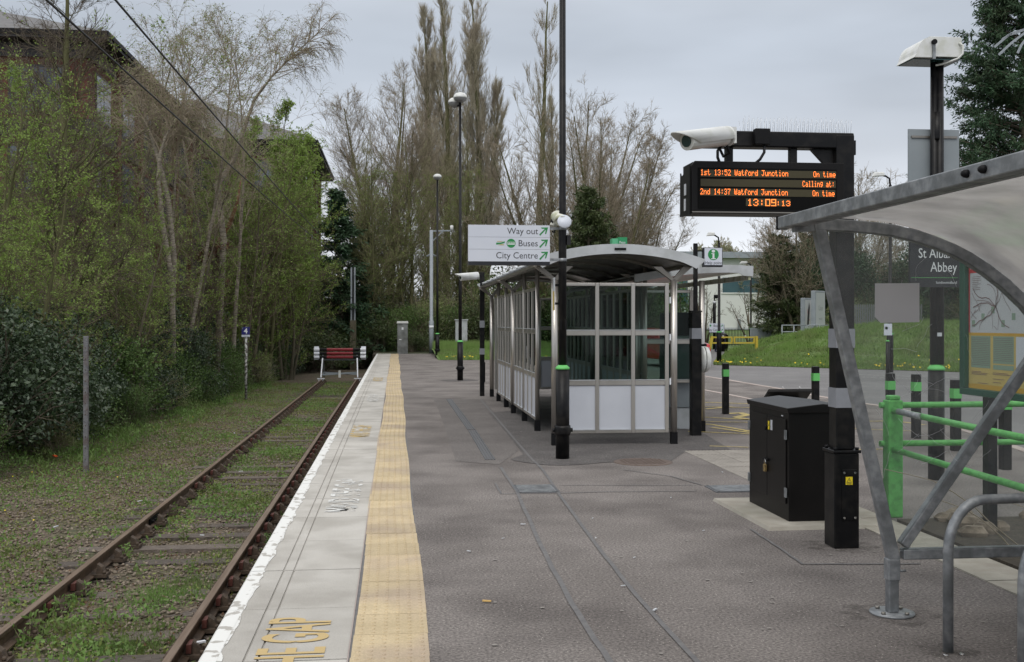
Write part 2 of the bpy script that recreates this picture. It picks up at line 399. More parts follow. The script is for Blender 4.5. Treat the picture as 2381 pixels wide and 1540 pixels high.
def lowf(X, Y, s=0.):
    return (np.sin(X*1.3+s)*np.cos(Y*.9+s*2) + .6*np.sin(X*2.9+Y*1.7+s) + .4*np.sin(X*5.1-Y*4.3+s))/2
def g_left(X, Y):
    base = ZG - .02 + .03*lowf(X*1.5, Y*1.3)
    rise = np.clip((-X-6.5)/6, 0, 1)**1.3 * .9
    return base + rise
structure('ground', mb('far_ground').box(-700, 900, -60, 1600, -1.6, -1.15))
structure('far_field', mb('far_ground').box(-1., 500, 57.3, 900, -1.14, -.02))
ys = np.concatenate([np.arange(-4, 20, .25), np.arange(20, 90, 1.)])
grid('track_ballast', np.concatenate([np.arange(-40, -10, 2.), np.arange(-10, -.85, .18), [-.88]]), ys, g_left, 'ballast', kind='structure')

tarm = structure('platform', mb('tarmac').box(TAC1, 60, -6, PEND, -1.1, 0).m('platform_brick').box(-.90, TAC1, -6, PEND, -1.1, -.10).m('concrete').box(-.93, TAC1, -6, PEND, -.10, -.085))
plat = bpy.data.objects['platform']
# coping slabs, 1 m long: each one a piece of the platform
def slab(seed, w=1.0):
    rg = random.Random(seed); b = mb('coping'); g = .006
    x0, x1, y0, y1 = EDGE + .10, TAC0 - .008, g, w - g
    gx = (EDGE + .235, EDGE + .305)
    xs_ = [x0, gx[0]-.006, gx[0]+.006, gx[1]-.006, gx[1]+.006, x1]
    top = 0.0
    for k in range(5):
        zt = top - (.009 if k in (1, 3) else 0); b.box(xs_[k], xs_[k+1], y0, y1, -.08, zt)
    # white painted nose, worn in scallops
    b.m('edge_white'); pts = [(EDGE, y0), (EDGE, y1)]
    b.prism([(EDGE, -.075), (EDGE + .10, -.08), (EDGE + .10, 0.0), (EDGE + .015, 0.0), (EDGE, -.015)], y0, y1)
    # ragged strip of paint on the slab behind the nose
    n = 12; poly = [(EDGE + .10, y0)]
    for i in range(n + 1):
        t = i / n; poly.append((EDGE + .104 + .020*rg.random()**2 + .008*math.sin(9*t*w + seed), y0 + (y1-y0)*t))
    poly.append((EDGE + .10, y1))
    b.m('coping_paint'); b.add([(x, y, .0035) for x, y in poly], [tuple(range(len(poly)))[::-1]])
    return b.mesh('coping_slab')
wornmat('coping_paint', (.70, .70, .68), (.43, .41, .375), .52, .55, 14.)
sv = [slab(k) for k in range(5)]
y = -1.50
for k in range(59):
    z = random.uniform(-.002, .002)
    link('coping_slab', sv[k % 5], plat, loc=(0, y, z)); y += 1.0
# tactile paving
def tactile(nb, h=.028, jog=0.):
    b = mb('buff_tile'); g = .0025; w = TAC1 - TAC0; b.box(TAC0, TAC1, g, .4 - g, -.05, h)
    if nb:
        for i in range(6):
            for j in range(nb):
                cx, cy = TAC0 + w*(i+.5)/6, .4*(j+.5)/nb; r = .0125; n = 8 if nb else 5
                vs = [(cx + r*math.cos(2*math.pi*q/n), cy + r*1.25*math.sin(2*math.pi*q/n), h) for q in range(n)] + [(cx + r*.6*math.cos(2*math.pi*q/n), cy + r*.8*math.sin(2*math.pi*q/n), h + .006) for q in range(n)]
                b.add(vs, [(q, (q+1) % n, (q+1) % n+n, q+n) for q in range(n)] + [tuple(range(n, 2*n))])
    return b.mesh('tactile_tile')
tv = tactile(6, h=.004)
y = -.9
k = 0
while y < PEND - .4:
    jx = .012*math.sin(y*.35) + .010*math.sin(y*1.1)
    link('tactile_tile', tv, plat, loc=(jx, y, random.uniform(-.002, .002)))
    y += .4; k += 1
link('tile_bedding', mb('tarmac_seal').box(TAC0 - .008, TAC1 + .004, -2, PEND, -.06, .0005).mesh('tile_bedding'), plat)

b = mb('kerbstone'); b.add([(TAC0-.009, -1, .0042), (TAC0-.002, -1, .0042), (TAC0-.002, PEND, .0042), (TAC0-.009, PEND, .0042)], [(0, 1, 2, 3)]); b.build('joint_mortar', plat)
# lettering painted on the coping: read when facing the track, so it runs along +Y with its tops toward the rails
def platform_text(s, y0, y1, x0, x1, material, name, z=.0045):
    cu = bpy.data.curves.new('t', 'FONT'); cu.body = s; cu.size = 1; cu.offset = .012
    o = bpy.data.objects.new('t', cu); me0 = o.to_mesh()
    P_ = np.array([p.co[:] for p in me0.vertices]); f = [tuple(p.vertices) for p in me0.polygons]; mn, mx = P_.min(0), P_.max(0)
    v = [(x1 - (p[1]-mn[1])/(mx[1]-mn[1])*(x1-x0), y0 + (p[0]-mn[0])/(mx[0]-mn[0])*(y1-y0), z) for p in P_]
    o.to_mesh_clear(); bpy.data.objects.remove(o)
    link(name, mb(material).add(v, f).mesh(name), plat)
maskmat('paint_yellow', (.50, .37, .17), 7., .30, .36)
a = gnd(740, 1436); platform_text('MIND THE GAP', a.y - 1.78, a.y, -.72, -.36, 'paint_yellow', 'painted_lettering')
platform_text('MIND THE GAP', 9.75, 11.75, -.64, -.34, 'paint_white_worn', 'painted_lettering')
platform_text('MIND THE GAP', 16.0, 17.8, -.69, -.38, 'paint_yellow_worn', 'painted_lettering')
platform_text('MIND THE GAP', 23.1, 25.4, -.62, -.36, 'paint_white_worn', 'painted_lettering')
platform_text('MIND THE GAP', 31.0, 33.0, -.66, -.36, 'paint_yellow_worn', 'painted_lettering')

# sheets on the tarmac
def sheet(name, pts, material, z=.004, parent=plat, pix=True, **kw):
    v = [gnd(*p, z) if pix else Vector((p[0], p[1], z)) for p in pts]
    b = mb(material); b.add(v, [tuple(range(len(v)))])
    n = (v[1]-v[0]).cross(v[2]-v[0])
    return b.build(name, parent, **kw)
def stripe(name, pts, w, material, z=.004, parent=plat, close=False, **kw):
    P_ = [gnd(*p, z) for p in pts]; vs = []
    if close: P_.append(P_[0])
    for i, p in enumerate(P_):
        t = (P_[min(i+1, len(P_)-1)] - P_[max(i-1, 0)]).normalized(); nn = Vector((-t.y, t.x, 0)) * w / 2
        jit = Vector((-t.y, t.x, 0)) * random.uniform(-.004, .004)
        vs += [p + nn + jit, p - nn + jit]
    b = mb(material); b.add(vs, [(2*i, 2*i+1, 2*i+3, 2*i+2) for i in range(len(P_)-1)])
    return b.build(name, parent, **kw)
def fine(pts, n=5):
    o = []
    for a_, b_ in zip(pts[:-1], pts[1:]):
        for k in range(n): t = k/n; o.append((a_[0]+(b_[0]-a_[0])*t, a_[1]+(b_[1]-a_[1])*t))
    return o + [pts[-1]]
sheet('tarmac_patch', [(1008, 929), (1125, 929), (1150, 960), (1185, 1010), (1206, 1048), (1160, 1080), (1060, 1073), (1040, 1010), (1020, 955)], 'tarmac_mid', .0032)
sheet('tarmac_patch', [(1135, 960), (1260, 950), (1420, 950), (1640, 1010), (1700, 1046), (1600, 1046), (1560, 1072), (1330, 1077), (1230, 1074), (1180, 1010)], 'tarmac_dark_shaded', .0044)  # darker tarmac round the shelter, its shade painted into the colour
stripe('tarmac_joint', fine([(1164, 1086), (1200, 1140), (1236, 1220), (1275, 1303), (1328, 1400), (1422, 1545)]), .036, 'tarmac_seal', .0065)
stripe('tarmac_joint', fine([(1118, 930), (1160, 978), (1228, 1058), (1262, 1092), (1302, 1152), (1390, 1270), (1480, 1385), (1630, 1548)]), .032, 'tarmac_seal', .0066)
stripe('tarmac_joint', fine([(1152, 1123), (1165, 1148), (1300, 1146), (1420, 1143), (1620, 1142)]), .022, 'tarmac_seal', .0067)
stripe('tarmac_joint', fine([(1300, 1128), (1450, 1128), (1620, 1128)]), .018, 'tarmac_seal', .0068)
stripe('tarmac_joint', fine([(1745, 1230), (1800, 1265), (1866, 1311), (2000, 1311), (2140, 1310)]), .022, 'tarmac_seal', .0069)
stripe('tarmac_joint', fine([(1450, 1092), (1560, 1107), (1632, 1128)]), .018, 'tarmac_seal', .0071)
# slot drain
for q, (a_, b_) in enumerate((((1044, 929), (1096, 1000)), ((1098, 1002), (1140, 1070)))):
    p0, p1 = gnd(*a_), gnd(*b_); b = mb('drain_iron'); d = (p1-p0); n_ = Vector((-d.y, d.x, 0)).normalized()
    w = .062
    for s0, s1, hh in ((-w, -w*.72, .012), (-w*.5, -w*.12, .010), (w*.12, w*.5, .010), (w*.72, w, .012)):
        b.add([p0+n_*s0, p0+n_*s1, p1+n_*s1, p1+n_*s0, p0+n_*s0+Vector((0, 0, hh)), p0+n_*s1+Vector((0, 0, hh)), p1+n_*s1+Vector((0, 0, hh)), p1+n_*s0+Vector((0, 0, hh))],
              [(4, 5, 6, 7), (0, 1, 5, 4), (1, 2, 6, 5), (2, 3, 7, 6), (3, 0, 4, 7)])
    b.m('tarmac_seal'); b.add([p0-n_*w+Vector((0, 0, .0055)), p0+n_*w+Vector((0, 0, .0055)), p1+n_*w+Vector((0, 0, .0055)), p1-n_*w+Vector((0, 0, .0055))], [(0, 1, 2, 3)])
    b.build('drain_channel', plat)
def ribbed_cover(name, pts, nrib, label, along):
    P_ = [gnd(*p) for p in pts]; c = sum(P_, Vector()) / 4
    t = thing(name, label, 'access cover', (c.x, c.y, 0), group='metal covers set in the tarmac')
    w = ((P_[1]-P_[0]).length + (P_[2]-P_[3]).length) / 4; l_ = (P_[3].y + P_[2].y - P_[0].y - P_[1].y) / 4; l_ = abs(l_)
    b = mb('drain_iron'); b.box(-w, w, -l_, l_, -.01, .007); b.build('cover_plate', t)
    b = mb('galv')
    for k in range(nrib):
        x = -w + .03 + (2*w-.06)*(k+.5)/nrib; b.box(x-.006, x+.006, -l_+.02, l_-.02, .0075, .012)
    b.build('tread_rib', t, kind='stuff')
    b = mb('tarmac_seal')
    for sx in (-1, 1):
        for sy in (-1, 1): b.box(sx*(w-.03)-.012, sx*(w-.03)+.012, sy*(l_-.02)-.01, sy*(l_-.02)+.01, .0125, .0135)
    b.build('lift_slot', t)
ribbed_cover('access_cover', [(1190, 1129), (1287, 1129), (1303, 1147), (1203, 1147)], 22, 'ribbed metal access cover between the two long tarmac joints', 0)
ribbed_cover('access_cover', [(1633, 1130), (1742, 1130), (1790, 1145), (1667, 1145)], 24, 'ribbed metal access cover beside the black cabinet doors', 0)
mat('manhole_iron', (.12, .09, .075), (.15, .115, .10), 9., .8, metal=.2)
p = gnd(1495, 1075); t = thing('manhole_cover', 'rusty round manhole cover in front of the shelter end wall', 'manhole cover', (p.x, p.y, 0))
mb('manhole_iron').lathe([(.001, -.02), (.36, -.02), (.36, .006), (.33, .008), (.001, .008)], n=28).build('cover_plate', t)
b = mb('manhole_iron')
for i in range(-6, 7):
    for j in range(-6, 7):
        if i*i + j*j < 36 and (i+j) % 2 == 0: b.box(i*.048-.017, i*.048+.017, j*.048-.006, j*.048+.006, .0085, .013)
b.build('tread_stud', t, kind='stuff')
# ribbed (corduroy) paving by the shelter
tm = mb('rib_tile').box(.003, .397, .003, .397, -.03, .006)
for k in range(8): tm.prism([(.012+k*.048, .006), (.022+k*.048, .0115), (.040+k*.048, .0115), (.050+k*.048, .006)], .006, .394)
tm = tm.mesh('ribbed_tile')
for i in range(3):
    for j in range(7): link('ribbed_tile', tm, plat, loc=(3.80 + i*.4, 11.0 + j*.4, random.uniform(-.002, .002)))

# car park and road surface beyond the dropped kerb
K1 = [(1560, 866), (1600, 870), (1633, 874.6), (1692, 884), (1756, 895), (1822, 906), (1896, 921), (2000, 938), (2060, 946), (2112, 957), (2148, 972), (2240, 1000), (2381, 1048), (2500, 1090)]
rp = [gnd(*p) for p in K1]
poly = [Vector((p.x, p.y, .004)) for p in rp] + [Vector((60, 14, .004)), Vector((60, 90, .004)), Vector((14, 90, .004)), Vector((9.0, 62, .004)), Vector((6.2, 48, .004))]
structure('road', mb('road').add(poly, [tuple(range(len(poly)))]))
kb = bpy.data.objects['platform']
for i in range(len(rp)-1):
    a_, b_ = rp[i], rp[i+1]; n = max(1, int((b_-a_).length/.9))
    for q in range(n):
        u0, u1 = a_.lerp(b_, q/n), a_.lerp(b_, (q+1)/n); d = (u1-u0).normalized()
        mb('kerbstone').bar(u0 + d*.004 + Vector((0, 0, -.03)), u1 - d*.004 + Vector((0, 0, -.03)), .15, .086).build('kerb_stone', plat, bevel=.008)
K2 = [gnd(*p) for p in [(1560, 897), (1604, 901), (1677, 915), (1748, 929)]]
for i in range(3): mb('kerbstone').bar(K2[i]+Vector((0, 0, -.03)), K2[i+1]+Vector((0, 0, -.03)), .12, .08).build('kerb_stone', plat)
road = bpy.data.objects['road']
# yellow bus stop markings
for pts, w in (([(1570, 935), (1655, 936), (1745, 939), (1800, 940)], .10), ([(1570, 944), (1745, 948), (1790, 949)], .08), ([(1640, 951), (1700, 946)], .12),
               ([(1640, 970), (1745, 976), (1800, 978)], .10), ([(1690, 962), (1722, 960), (1737, 965), (1712, 970), (1741, 976)], .16), ([(1600, 980), (1745, 982)], .07),
               ([(1600, 984), (1655, 987), (1745, 1003)], .09), ([(1655, 994), (1745, 1006)], .09), ([(1600, 1003), (1700, 1007), (1745, 1009)], .07),
               ([(1975, 980), (2058, 979)], .09), ([(2098, 981), (2150, 988)], .10), ([(1980, 996), (2060, 1000), (2140, 1003)], .06), ([(1985, 1046), (2058, 1044), (2090, 1044)], .05),
               ([(1650, 1037), (1740, 1040)], .05)):
    stripe('road_marking', fine(pts, 4), w, 'road_yellow', .006)
stripe('road_marking', fine([(1930, 869), (2381, 884)], 8), .06, 'paint_white_worn', .010, parent=road)
stripe('road_marking', fine([(1960, 875), (2381, 892)], 8), .06, 'paint_white_worn', .010, parent=road)

# grass bank across the road
def bank_pt(s, v):          # s metres along its foot from the left end, v 0..1 away from the road
    fx, fy = 12.5 + .69*s, 41.0 - .724*s
    X = fx + v*7.5; Y = fy + v*21
    H = 1.75*(1-np.exp(-np.maximum(s, 0)/4.0))
    prof = np.clip(v/.45, 0, 1); prof = prof*prof*(3-2*prof)
    Z = .02 + H*prof + .05*lowf(X*1.2, Y*1.1)*np.clip(v*6, 0, 1)*np.clip(s/2, 0, 1)
    return X, Y, Z
bx = np.arange(0, 34, .5); bv = np.linspace(0, 1, 30)
Sg, Vg = np.meshgrid(bx, bv); Xg, Yg, Zg = bank_pt(Sg, Vg)
nx, ny = len(bx), len(bv); i = (np.arange(ny-1)[:, None]*nx + np.arange(nx-1)[None]).ravel()
link('grass_bank', np_mesh('grass_bank', np.stack([Xg, Yg, Zg], -1).reshape(-1, 3), np.stack([i, i+1, i+nx+1, i+nx], 1), ['grass_ground'], smooth=True), kind='structure')
# lawn rising toward the white building, and the verge at the far end of the platform
grid('lawn', np.arange(4, 60, 4.), np.arange(64, 132, 4.), lambda X, Y: .03 + np.clip((Y-72)/45, 0, 1)*.75, 'grass_ground', kind='structure')
grid('verge', np.arange(1.9, 8.3, .3), np.arange(47.5, 61, .5), lambda X, Y: .01 + .25*np.clip((Y-48)/6, 0, 1) + .03*lowf(X, Y), 'grass_ground', kind='structure')
structure('verge_soil', mb('soil').box(-1.2, 40, PEND + .02, 64, -1.0, -.03))
# concrete path and soil bed on the right
for k in range(6):
    z = random.uniform(-.002, .002)
    mb('concrete').box(3.88, 4.26, 3.3 + k*1.12, 3.3 + (k+1)*1.12 - .012, -.04, .010 + z).build('path_slab', plat)
sb = structure('soil_bed', mb('soil').box(4.27, 6.6, 4.6, 8.72, -.05, .03))
for k in range(26):
    c = Vector((random.uniform(4.40, 6.0), random.uniform(7.9, 8.68) if k < 16 else random.uniform(5.5, 8), .05)); s = random.uniform(.07, .18)
    b = mb('stone'); vs = []
    for r_, z_ in ((.9, -.4), (1., .1), (.6, .5)):
        for q in range(7): a_ = q*.9; vs.append(c + Vector((math.cos(a_)*r_*s*random.uniform(.8, 1.15), math.sin(a_)*r_*s*.8*random.uniform(.8, 1.15), z_*s*random.uniform(.8, 1.1))))
    b.add(vs, [(r*7+q, r*7+(q+1) % 7, (r+1)*7+(q+1) % 7, (r+1)*7+q) for r in range(2) for q in range(7)] + [tuple(range(14, 21))]); b.build('border_stone', sb)
# concrete plinth under the cabinet
structure('cabinet_plinth', mb('concrete').add([(3.06, 8.50, .028), (3.98, 8.50, .028), (4.0, 9.95, .028), (3.04, 9.95, .028), (3.04, 8.47, -.02), (4.0, 8.47, -.02), (4.02, 9.98, -.02), (3.02, 9.98, -.02)],
          [(0, 1, 2, 3), (4, 5, 1, 0), (5, 6, 2, 1), (6, 7, 3, 2), (7, 4, 0, 3)]))

# ------------------------------------------------------------------ railway track
RL, RR_, ZR = -3.195, -1.69, -.805
tr = thing('railway_track', 'rusty single railway track with weeds beside the platform', 'railway track', (0, 0, 0)); tr['kind'] = 'structure'
TE = 48.6
prof = [(-.035, 0), (.035, 0), (.035, -.03), (.010, -.045), (.010, -.115), (.070, -.135), (.070, -.15), (-.070, -.15), (-.070, -.135), (-.010, -.115), (-.010, -.045), (-.035, -.03)]
for X in (RL, RR_):
    b = mb('rust').prism([(X+u, ZR+v) for u, v in prof], -2, TE)
    b.m('rail_head').add([(X-.030, -2, ZR+.0015), (X+.030, -2, ZR+.0015), (X+.030, TE, ZR+.0015), (X-.030, TE, ZR+.0015)], [(0, 1, 2, 3)])
    b.build('rail', tr)
sm = mb('sleeper').box(-1.28, 1.28, -.125, .125, -.13, 0).mesh('sleeper')
def chair_mesh():
    b = mb('chair_iron'); b.box(-.13, .19, -.09, .09, 0, .035)
    b.prism([(.075, .03), (.165, .03), (.135, .10), (.085, .135)], -.045, .045)
    b.prism([(-.11, .03), (-.03, .03), (-.04, .07), (-.075, .08)], -.045, .045)
    for x in (-.10, .165):
        for yy in (-.065, .065): b.tube((x, yy, .035), (x, yy, .065), .017, n=6)
    return b.mesh('rail_chair')
def key_mesh(): return mb('key_red').prism([(.038, .045), (.078, .045), (.082, .118), (.040, .112)], -.075, .075).mesh('chair_key')
cm, km = chair_mesh(), key_mesh()
y = 3.0; k = 0
mid = (RL+RR_)/2
while y < TE - .5:
    link('sleeper', sm, tr, loc=(mid + random.uniform(-.02, .02), y, ZR - .172 + random.uniform(-.014, .008)), rz=random.uniform(-.012, .012))
    for X, s in ((RR_, 1), (RL, 1)):
        ch = link('rail_chair', cm, tr, loc=(X, y, ZR - .155)); ch.scale = (s, 1, 1)
        if X == RR_ or random.random() < .3:
            kk = link('chair_key', km, ch, loc=(0, random.uniform(-.02, .02), 0))
    y += .72; k += 1
# rail joints with bolted plates
for X, yy in ((RR_, gnd(625, 1192, ZR).y), (RL, gnd(352, 1192, ZR).y)):
    s = 1; b = mb('black_matt').box(X+s*.012, X+s*.035, yy-.25, yy+.25, ZR-.12, ZR-.045)
    for q in range(4): b.tube((X+s*.03, yy-.19+q*.125, ZR-.08), (X+s*.07, yy-.19+q*.125, ZR-.08), .018, n=6)
    b.build('fishplate', tr)

# ballast stones near the camera
def scatter_stones(n, sz):
    y = 3.6 + 30*RNG.random(n)**1.9; x = RNG.uniform(-9.0, -.95, n)
    ok = (np.abs(x-RR_) > .08) & (np.abs(x-RL) > .08); x, y = x[ok], y[ok]; n = len(x)
    z = g_left(x, y) + RNG.uniform(-.004, .018, n); s = sz*RNG.uniform(.5, 1.25, n)
    base = np.array([(1, 0, 0), (0, 1, 0), (-1, 0, 0), (0, -1, 0), (0, 0, .75), (0, 0, -.6)], float)
    V = base[None]*RNG.uniform(.6, 1.15, (n, 6, 1)); a = RNG.uniform(0, 6.28, n); c, s_ = np.cos(a), np.sin(a)
    tilt = RNG.uniform(-.4, .4, n)
    X, Y, Z = V[..., 0]*1.1, V[..., 1]*.8, V[..., 2]*.7
    Z = Z + X*tilt[:, None]
    V = np.stack([X*c[:, None]-Y*s_[:, None], X*s_[:, None]+Y*c[:, None], Z], -1)*s[:, None, None] + np.stack([x, y, z], -1)[:, None]
    f = np.array([(0, 1, 4), (1, 2, 4), (2, 3, 4), (3, 0, 4), (1, 0, 5), (2, 1, 5), (3, 2, 5), (0, 3, 5)])
    return V.reshape(-1, 3), (f[None] + 6*np.arange(n)[:, None, None]).reshape(-1, 3)
V_, F_ = scatter_stones(52000, .034)
link('ballast_stones', np_mesh('ballast_stones', V_, F_, ['stone']), kind='stuff')
# ------------------------------------------------------------------ platform shelter
def shelter_posts(t, pts, zt, r=.048):
    for (x, y) in pts:
        mb('steel').tube((x, y, .17), (x, y, zt), r, n=20).build('post', t)
        mb('black_matt').box(x-.045, x+.045, y-.045, y+.045, 0, .17).build('foot', t)
def glazed_wall(t, along, fixed, cuts, subs, zr=(.163, .864, 1.56, 2.26), legs=True, opaque_rows=(0,), nf=-1):
    """a wall of framed panes. along 'x': runs in X at Y=fixed; 'y': runs in Y at X=fixed."""
    fw, fd = .055, .05
    def bx(b, u0, u1, z0, z1, d0=-fd/2, d1=fd/2):
        return b.box(u0, u1, fixed+d0, fixed+d1, z0, z1) if along == 'x' else b.box(fixed+d0, fixed+d1, u0, u1, z0, z1)
    for (c0, c1) in cuts:
        n = subs; us = [c0 + (c1-c0)*k/n for k in range(n+1)]
        for k in range(n+1):
            u = us[k]; w = fw/2
            a0 = u - (0 if k == 0 else w); a1 = u + (0 if k == n else w)
            if k == 0: a1 = u + fw
            if k == n: a0 = u - fw
            bx(mb('steel'), a0, a1, zr[0], zr[-1]).build('mullion', t, bevel=.006)
        for k in range(n):
            a0 = us[k] + (fw if k == 0 else fw/2) + .001; a1 = us[k+1] - (fw if k == n-1 else fw/2) - .001
            for q, z in enumerate(zr):
                z0, z1 = (z, z+.045) if q == 0 else ((z-.045, z) if q == len(zr)-1 else (z-.035, z+.035))
                bx(mb('steel'), a0, a1, z0, z1, -fd/2+.003, fd/2-.003).build('rail', t, bevel=.006)
            for q in range(len(zr)-1):
                z0 = zr[q] + (.045 if q == 0 else .035) + .001; z1 = zr[q+1] - (.045 if q == len(zr)-2 else .035) - .001
                if q in opaque_rows: bx(mb('panel_pale'), a0, a1, z0, z1, -.008, .008).build('infill_panel', t)
                else:
                    bx(mb('glass'), a0, a1, z0, z1, -.003, .003).build('window_pane', t)
                # bright bead along each sill
                bx(mb('fascia'), a0, a1, z0, z0+.010, -fd/2-.004, -fd/2+.012).build('glazing_bead', t)
def v_bracket(t, x, y, z, reach=.22, rise=.20, back=.0):
    b = mb('steel_dark')
    for sx in (-1, 1):
        b.add([(x-.035, y-.030, z), (x+.035, y-.030, z), (x+.035, y+.030, z), (x-.035, y+.030, z),
               (x+sx*reach-.09, y-.034, z+rise), (x+sx*reach+.04, y-.034, z+rise), (x+sx*reach+.04, y+.034, z+rise), (x+sx*reach-.09, y+.034, z+rise)],
              [(0, 1, 5, 4), (1, 2, 6, 5), (2, 3, 7, 6), (3, 0, 4, 7), (4, 5, 6, 7), (0, 3, 2, 1)])
    b.build('bracket', t, bevel=.004)
def arch_z(u, z0, rise): return z0 + rise*(1-(2*u-1)**2)
def barrel_roof(t, x0, x1, y0, y1, z0, rise, nstrip=11, bays=6, tipdrop=.03):
    N_ = nstrip; xs = [x0 + (x1-x0)*k/N_ for k in range(N_+1)]
    for k in range(N_):
        za, zb = arch_z(k/N_, z0, rise), arch_z((k+1)/N_, z0, rise); g = .006
        b = mb('fascia'); b.prism([(xs[k]+g, za+.045), (xs[k+1]-g, zb+.045), (xs[k+1]-g, zb+.055), (xs[k]+g, za+.055)], y0+.03, y1)
        b.build('roof_sheet', t)
        b = mb('ceiling_metal'); b.prism([(xs[k]+g, za+.010), (xs[k+1]-g, zb+.010), (xs[k+1]-g, zb+.018), (xs[k]+g, za+.018)], y0+.04, y1-.01)
        b.build('ceiling_panel', t)
    # transverse ribs
    for q in range(bays+1):
        y = y0+.25 + (y1-y0-.5)*q/bays
        pts_u = [arch_z(k/24, z0, rise)-.035 for k in range(25)]; pts_o = [arch_z(k/24, z0, rise)+.008 for k in range(25)]
        X_ = [x0+.05+(x1-x0-.1)*k/24 for k in range(25)]
        mb('steel_dark').prism([(X_[k], pts_u[k]) for k in range(25)] + [(X_[k], pts_o[k]) for k in range(24, -1, -1)], y-.05, y+.05).build('roof_rib', t)
    # front and back fascia arches
    for y, nm in ((y0, 'fascia'), (y1, 'fascia')):
        n = 40; top = []; bot = []
        for k in range(n+1):
            u = k/n; X_ = x0-.10+(x1-x0+.20)*u; zt = arch_z(u, z0, rise)+.065
            th = .135
            e = min(u, 1-u)
            if e < .14: th = .135 + .05*(.14-e)/.14
            if e < .055: th = .02 + .165*e/.055
            top.append((X_, zt - (.0 if e > .055 else .0))); bot.append((X_, zt-th))
        vs = [(X_, y-.012, z) for X_, z in top] + [(X_, y-.012, z) for X_, z in bot] + [(X_, y+.012, z) for X_, z in top] + [(X_, y+.012, z) for X_, z in bot]
        m_ = n+1; fs = []
        for k in range(n):
            fs += [(m_+k, m_+k+1, k+1, k), (2*m_+k, 2*m_+k+1, 3*m_+k+1, 3*m_+k), (k, k+1, 2*m_+k+1, 2*m_+k), (m_+k+1, m_+k, 3*m_+k, 3*m_+k+1)]
        fs += [(0, 2*m_, 3*m_, m_), (n, m_+n, 3*m_+n, 2*m_+n)]
        mb('fascia').add(vs, fs).build(nm, t)
        n = 40; vs2 = []
    # seam caps along the top, seen as small steps at the eave
    for q in range(9):
        y = y0 + (y1-y0)*(q+.5)/9
        pts = [(x0-.03+(x1-x0+.06)*k/24, y, arch_z(k/24, z0, rise)+.062) for k in range(25)]
        mb('fascia').path(pts, .016, n=5).build('roof_seam', t)
    for X_ in (x0+.0, x1-.0):
        mb('steel_dark').box(X_-.035, X_+.035, y0+.04, y1-.04, z0-.03, z0+.012).build('gutter', t)
SX0, SX1, SY0, SY1 = 2.20, 3.89, 14.65, 24.35
t = thing('platform_shelter', 'long glazed platform shelter with curved silver roof and pale lower panels', 'shelter')
shelter_posts(t, [(SX0, SY0), (SX1, SY0), (SX0, 19.85), (SX1, 19.85), (SX0, SY1), (SX1, SY1)], 2.30)
shelter_posts(t, [(SX0+.02, 16.62), (SX0+.02, 18.3), (SX0+.02, 21.35), (SX0+.02, 22.95), (SX1-.02, 16.3), (SX1-.02, 21.35)], 2.56, r=.034)
for y in (SY0, 19.85, SY1):
    v_bracket(t, SX0, y, 2.29); v_bracket(t, SX1, y, 2.29)
glazed_wall(t, 'x', SY0, [(SX0+.085, SX1-.075)], 3)
glazed_wall(t, 'x', SY1, [(SX0+.06, SX1-.06)], 3)
glazed_wall(t, 'y', SX0+.02, [(16.66, 18.26), (18.34, 19.79), (19.91, 21.31), (21.39, 22.91)], 3)
glazed_wall(t, 'y', SX1-.02, [(16.34, 18.05), (18.07, 19.79), (19.91, 21.31), (21.39, 22.85), (22.87, 24.28)], 3)
for z in (2.02, 1.50, .88): mb('white_plain').box(SX1-.066, SX1-.046, SY0-.03, SY0-.005, z-.045, z+.045).build('hinge', t)
barrel_roof(t, 1.98, 4.18, 14.45, 24.55, 2.52, .205)
mb('black_matt').box(3.0, 3.16, 14.425, 14.438, 2.705, 2.735).build('maker_plate', t)
# perforated bench inside
bt = thing('bench', 'long grey metal bench inside the platform shelter', 'bench', (3.62, 20.0, 0))
for k in range(5): mb('panel_grey').box(-.20+k*.082, -.20+k*.082+.07, -2.4, 2.4, .44, .47).build('seat_slat', bt, bevel=.004)
for y in (-2.2, -.8, .8, 2.2): mb('steel_dark').box(-.19, .19, y-.03, y+.03, .40, .438).box(-.03, .03, y-.03, y+.03, 0, .40).build('leg', bt)

# green kiosk sign showing above the roof
kp = atY(1440, 565, 25.2)
t = thing('roof_sign', 'green box sign rising above the shelter roof, lettered Please', 'sign', (kp.x, kp.y, 0))
zt = atY(1440, 553, 25.2).z
mb('kiosk_green').box(-.05, .16, -.15, .15, zt-.55, zt).build('sign_box', t)
mb('kiosk_green_pale').box(-.20, -.052, -.13, .13, zt-.55, zt-.03).build('side_face', t)
textmesh('Please', .085, lambda u, v: (-.03+u*.7, -.153, zt-.15+v), 'lettering', 'letters_white', parent=t)
mb('black_matt').tube((0, 0, 0), (0, 0, zt-.55), .04).build('post', t)

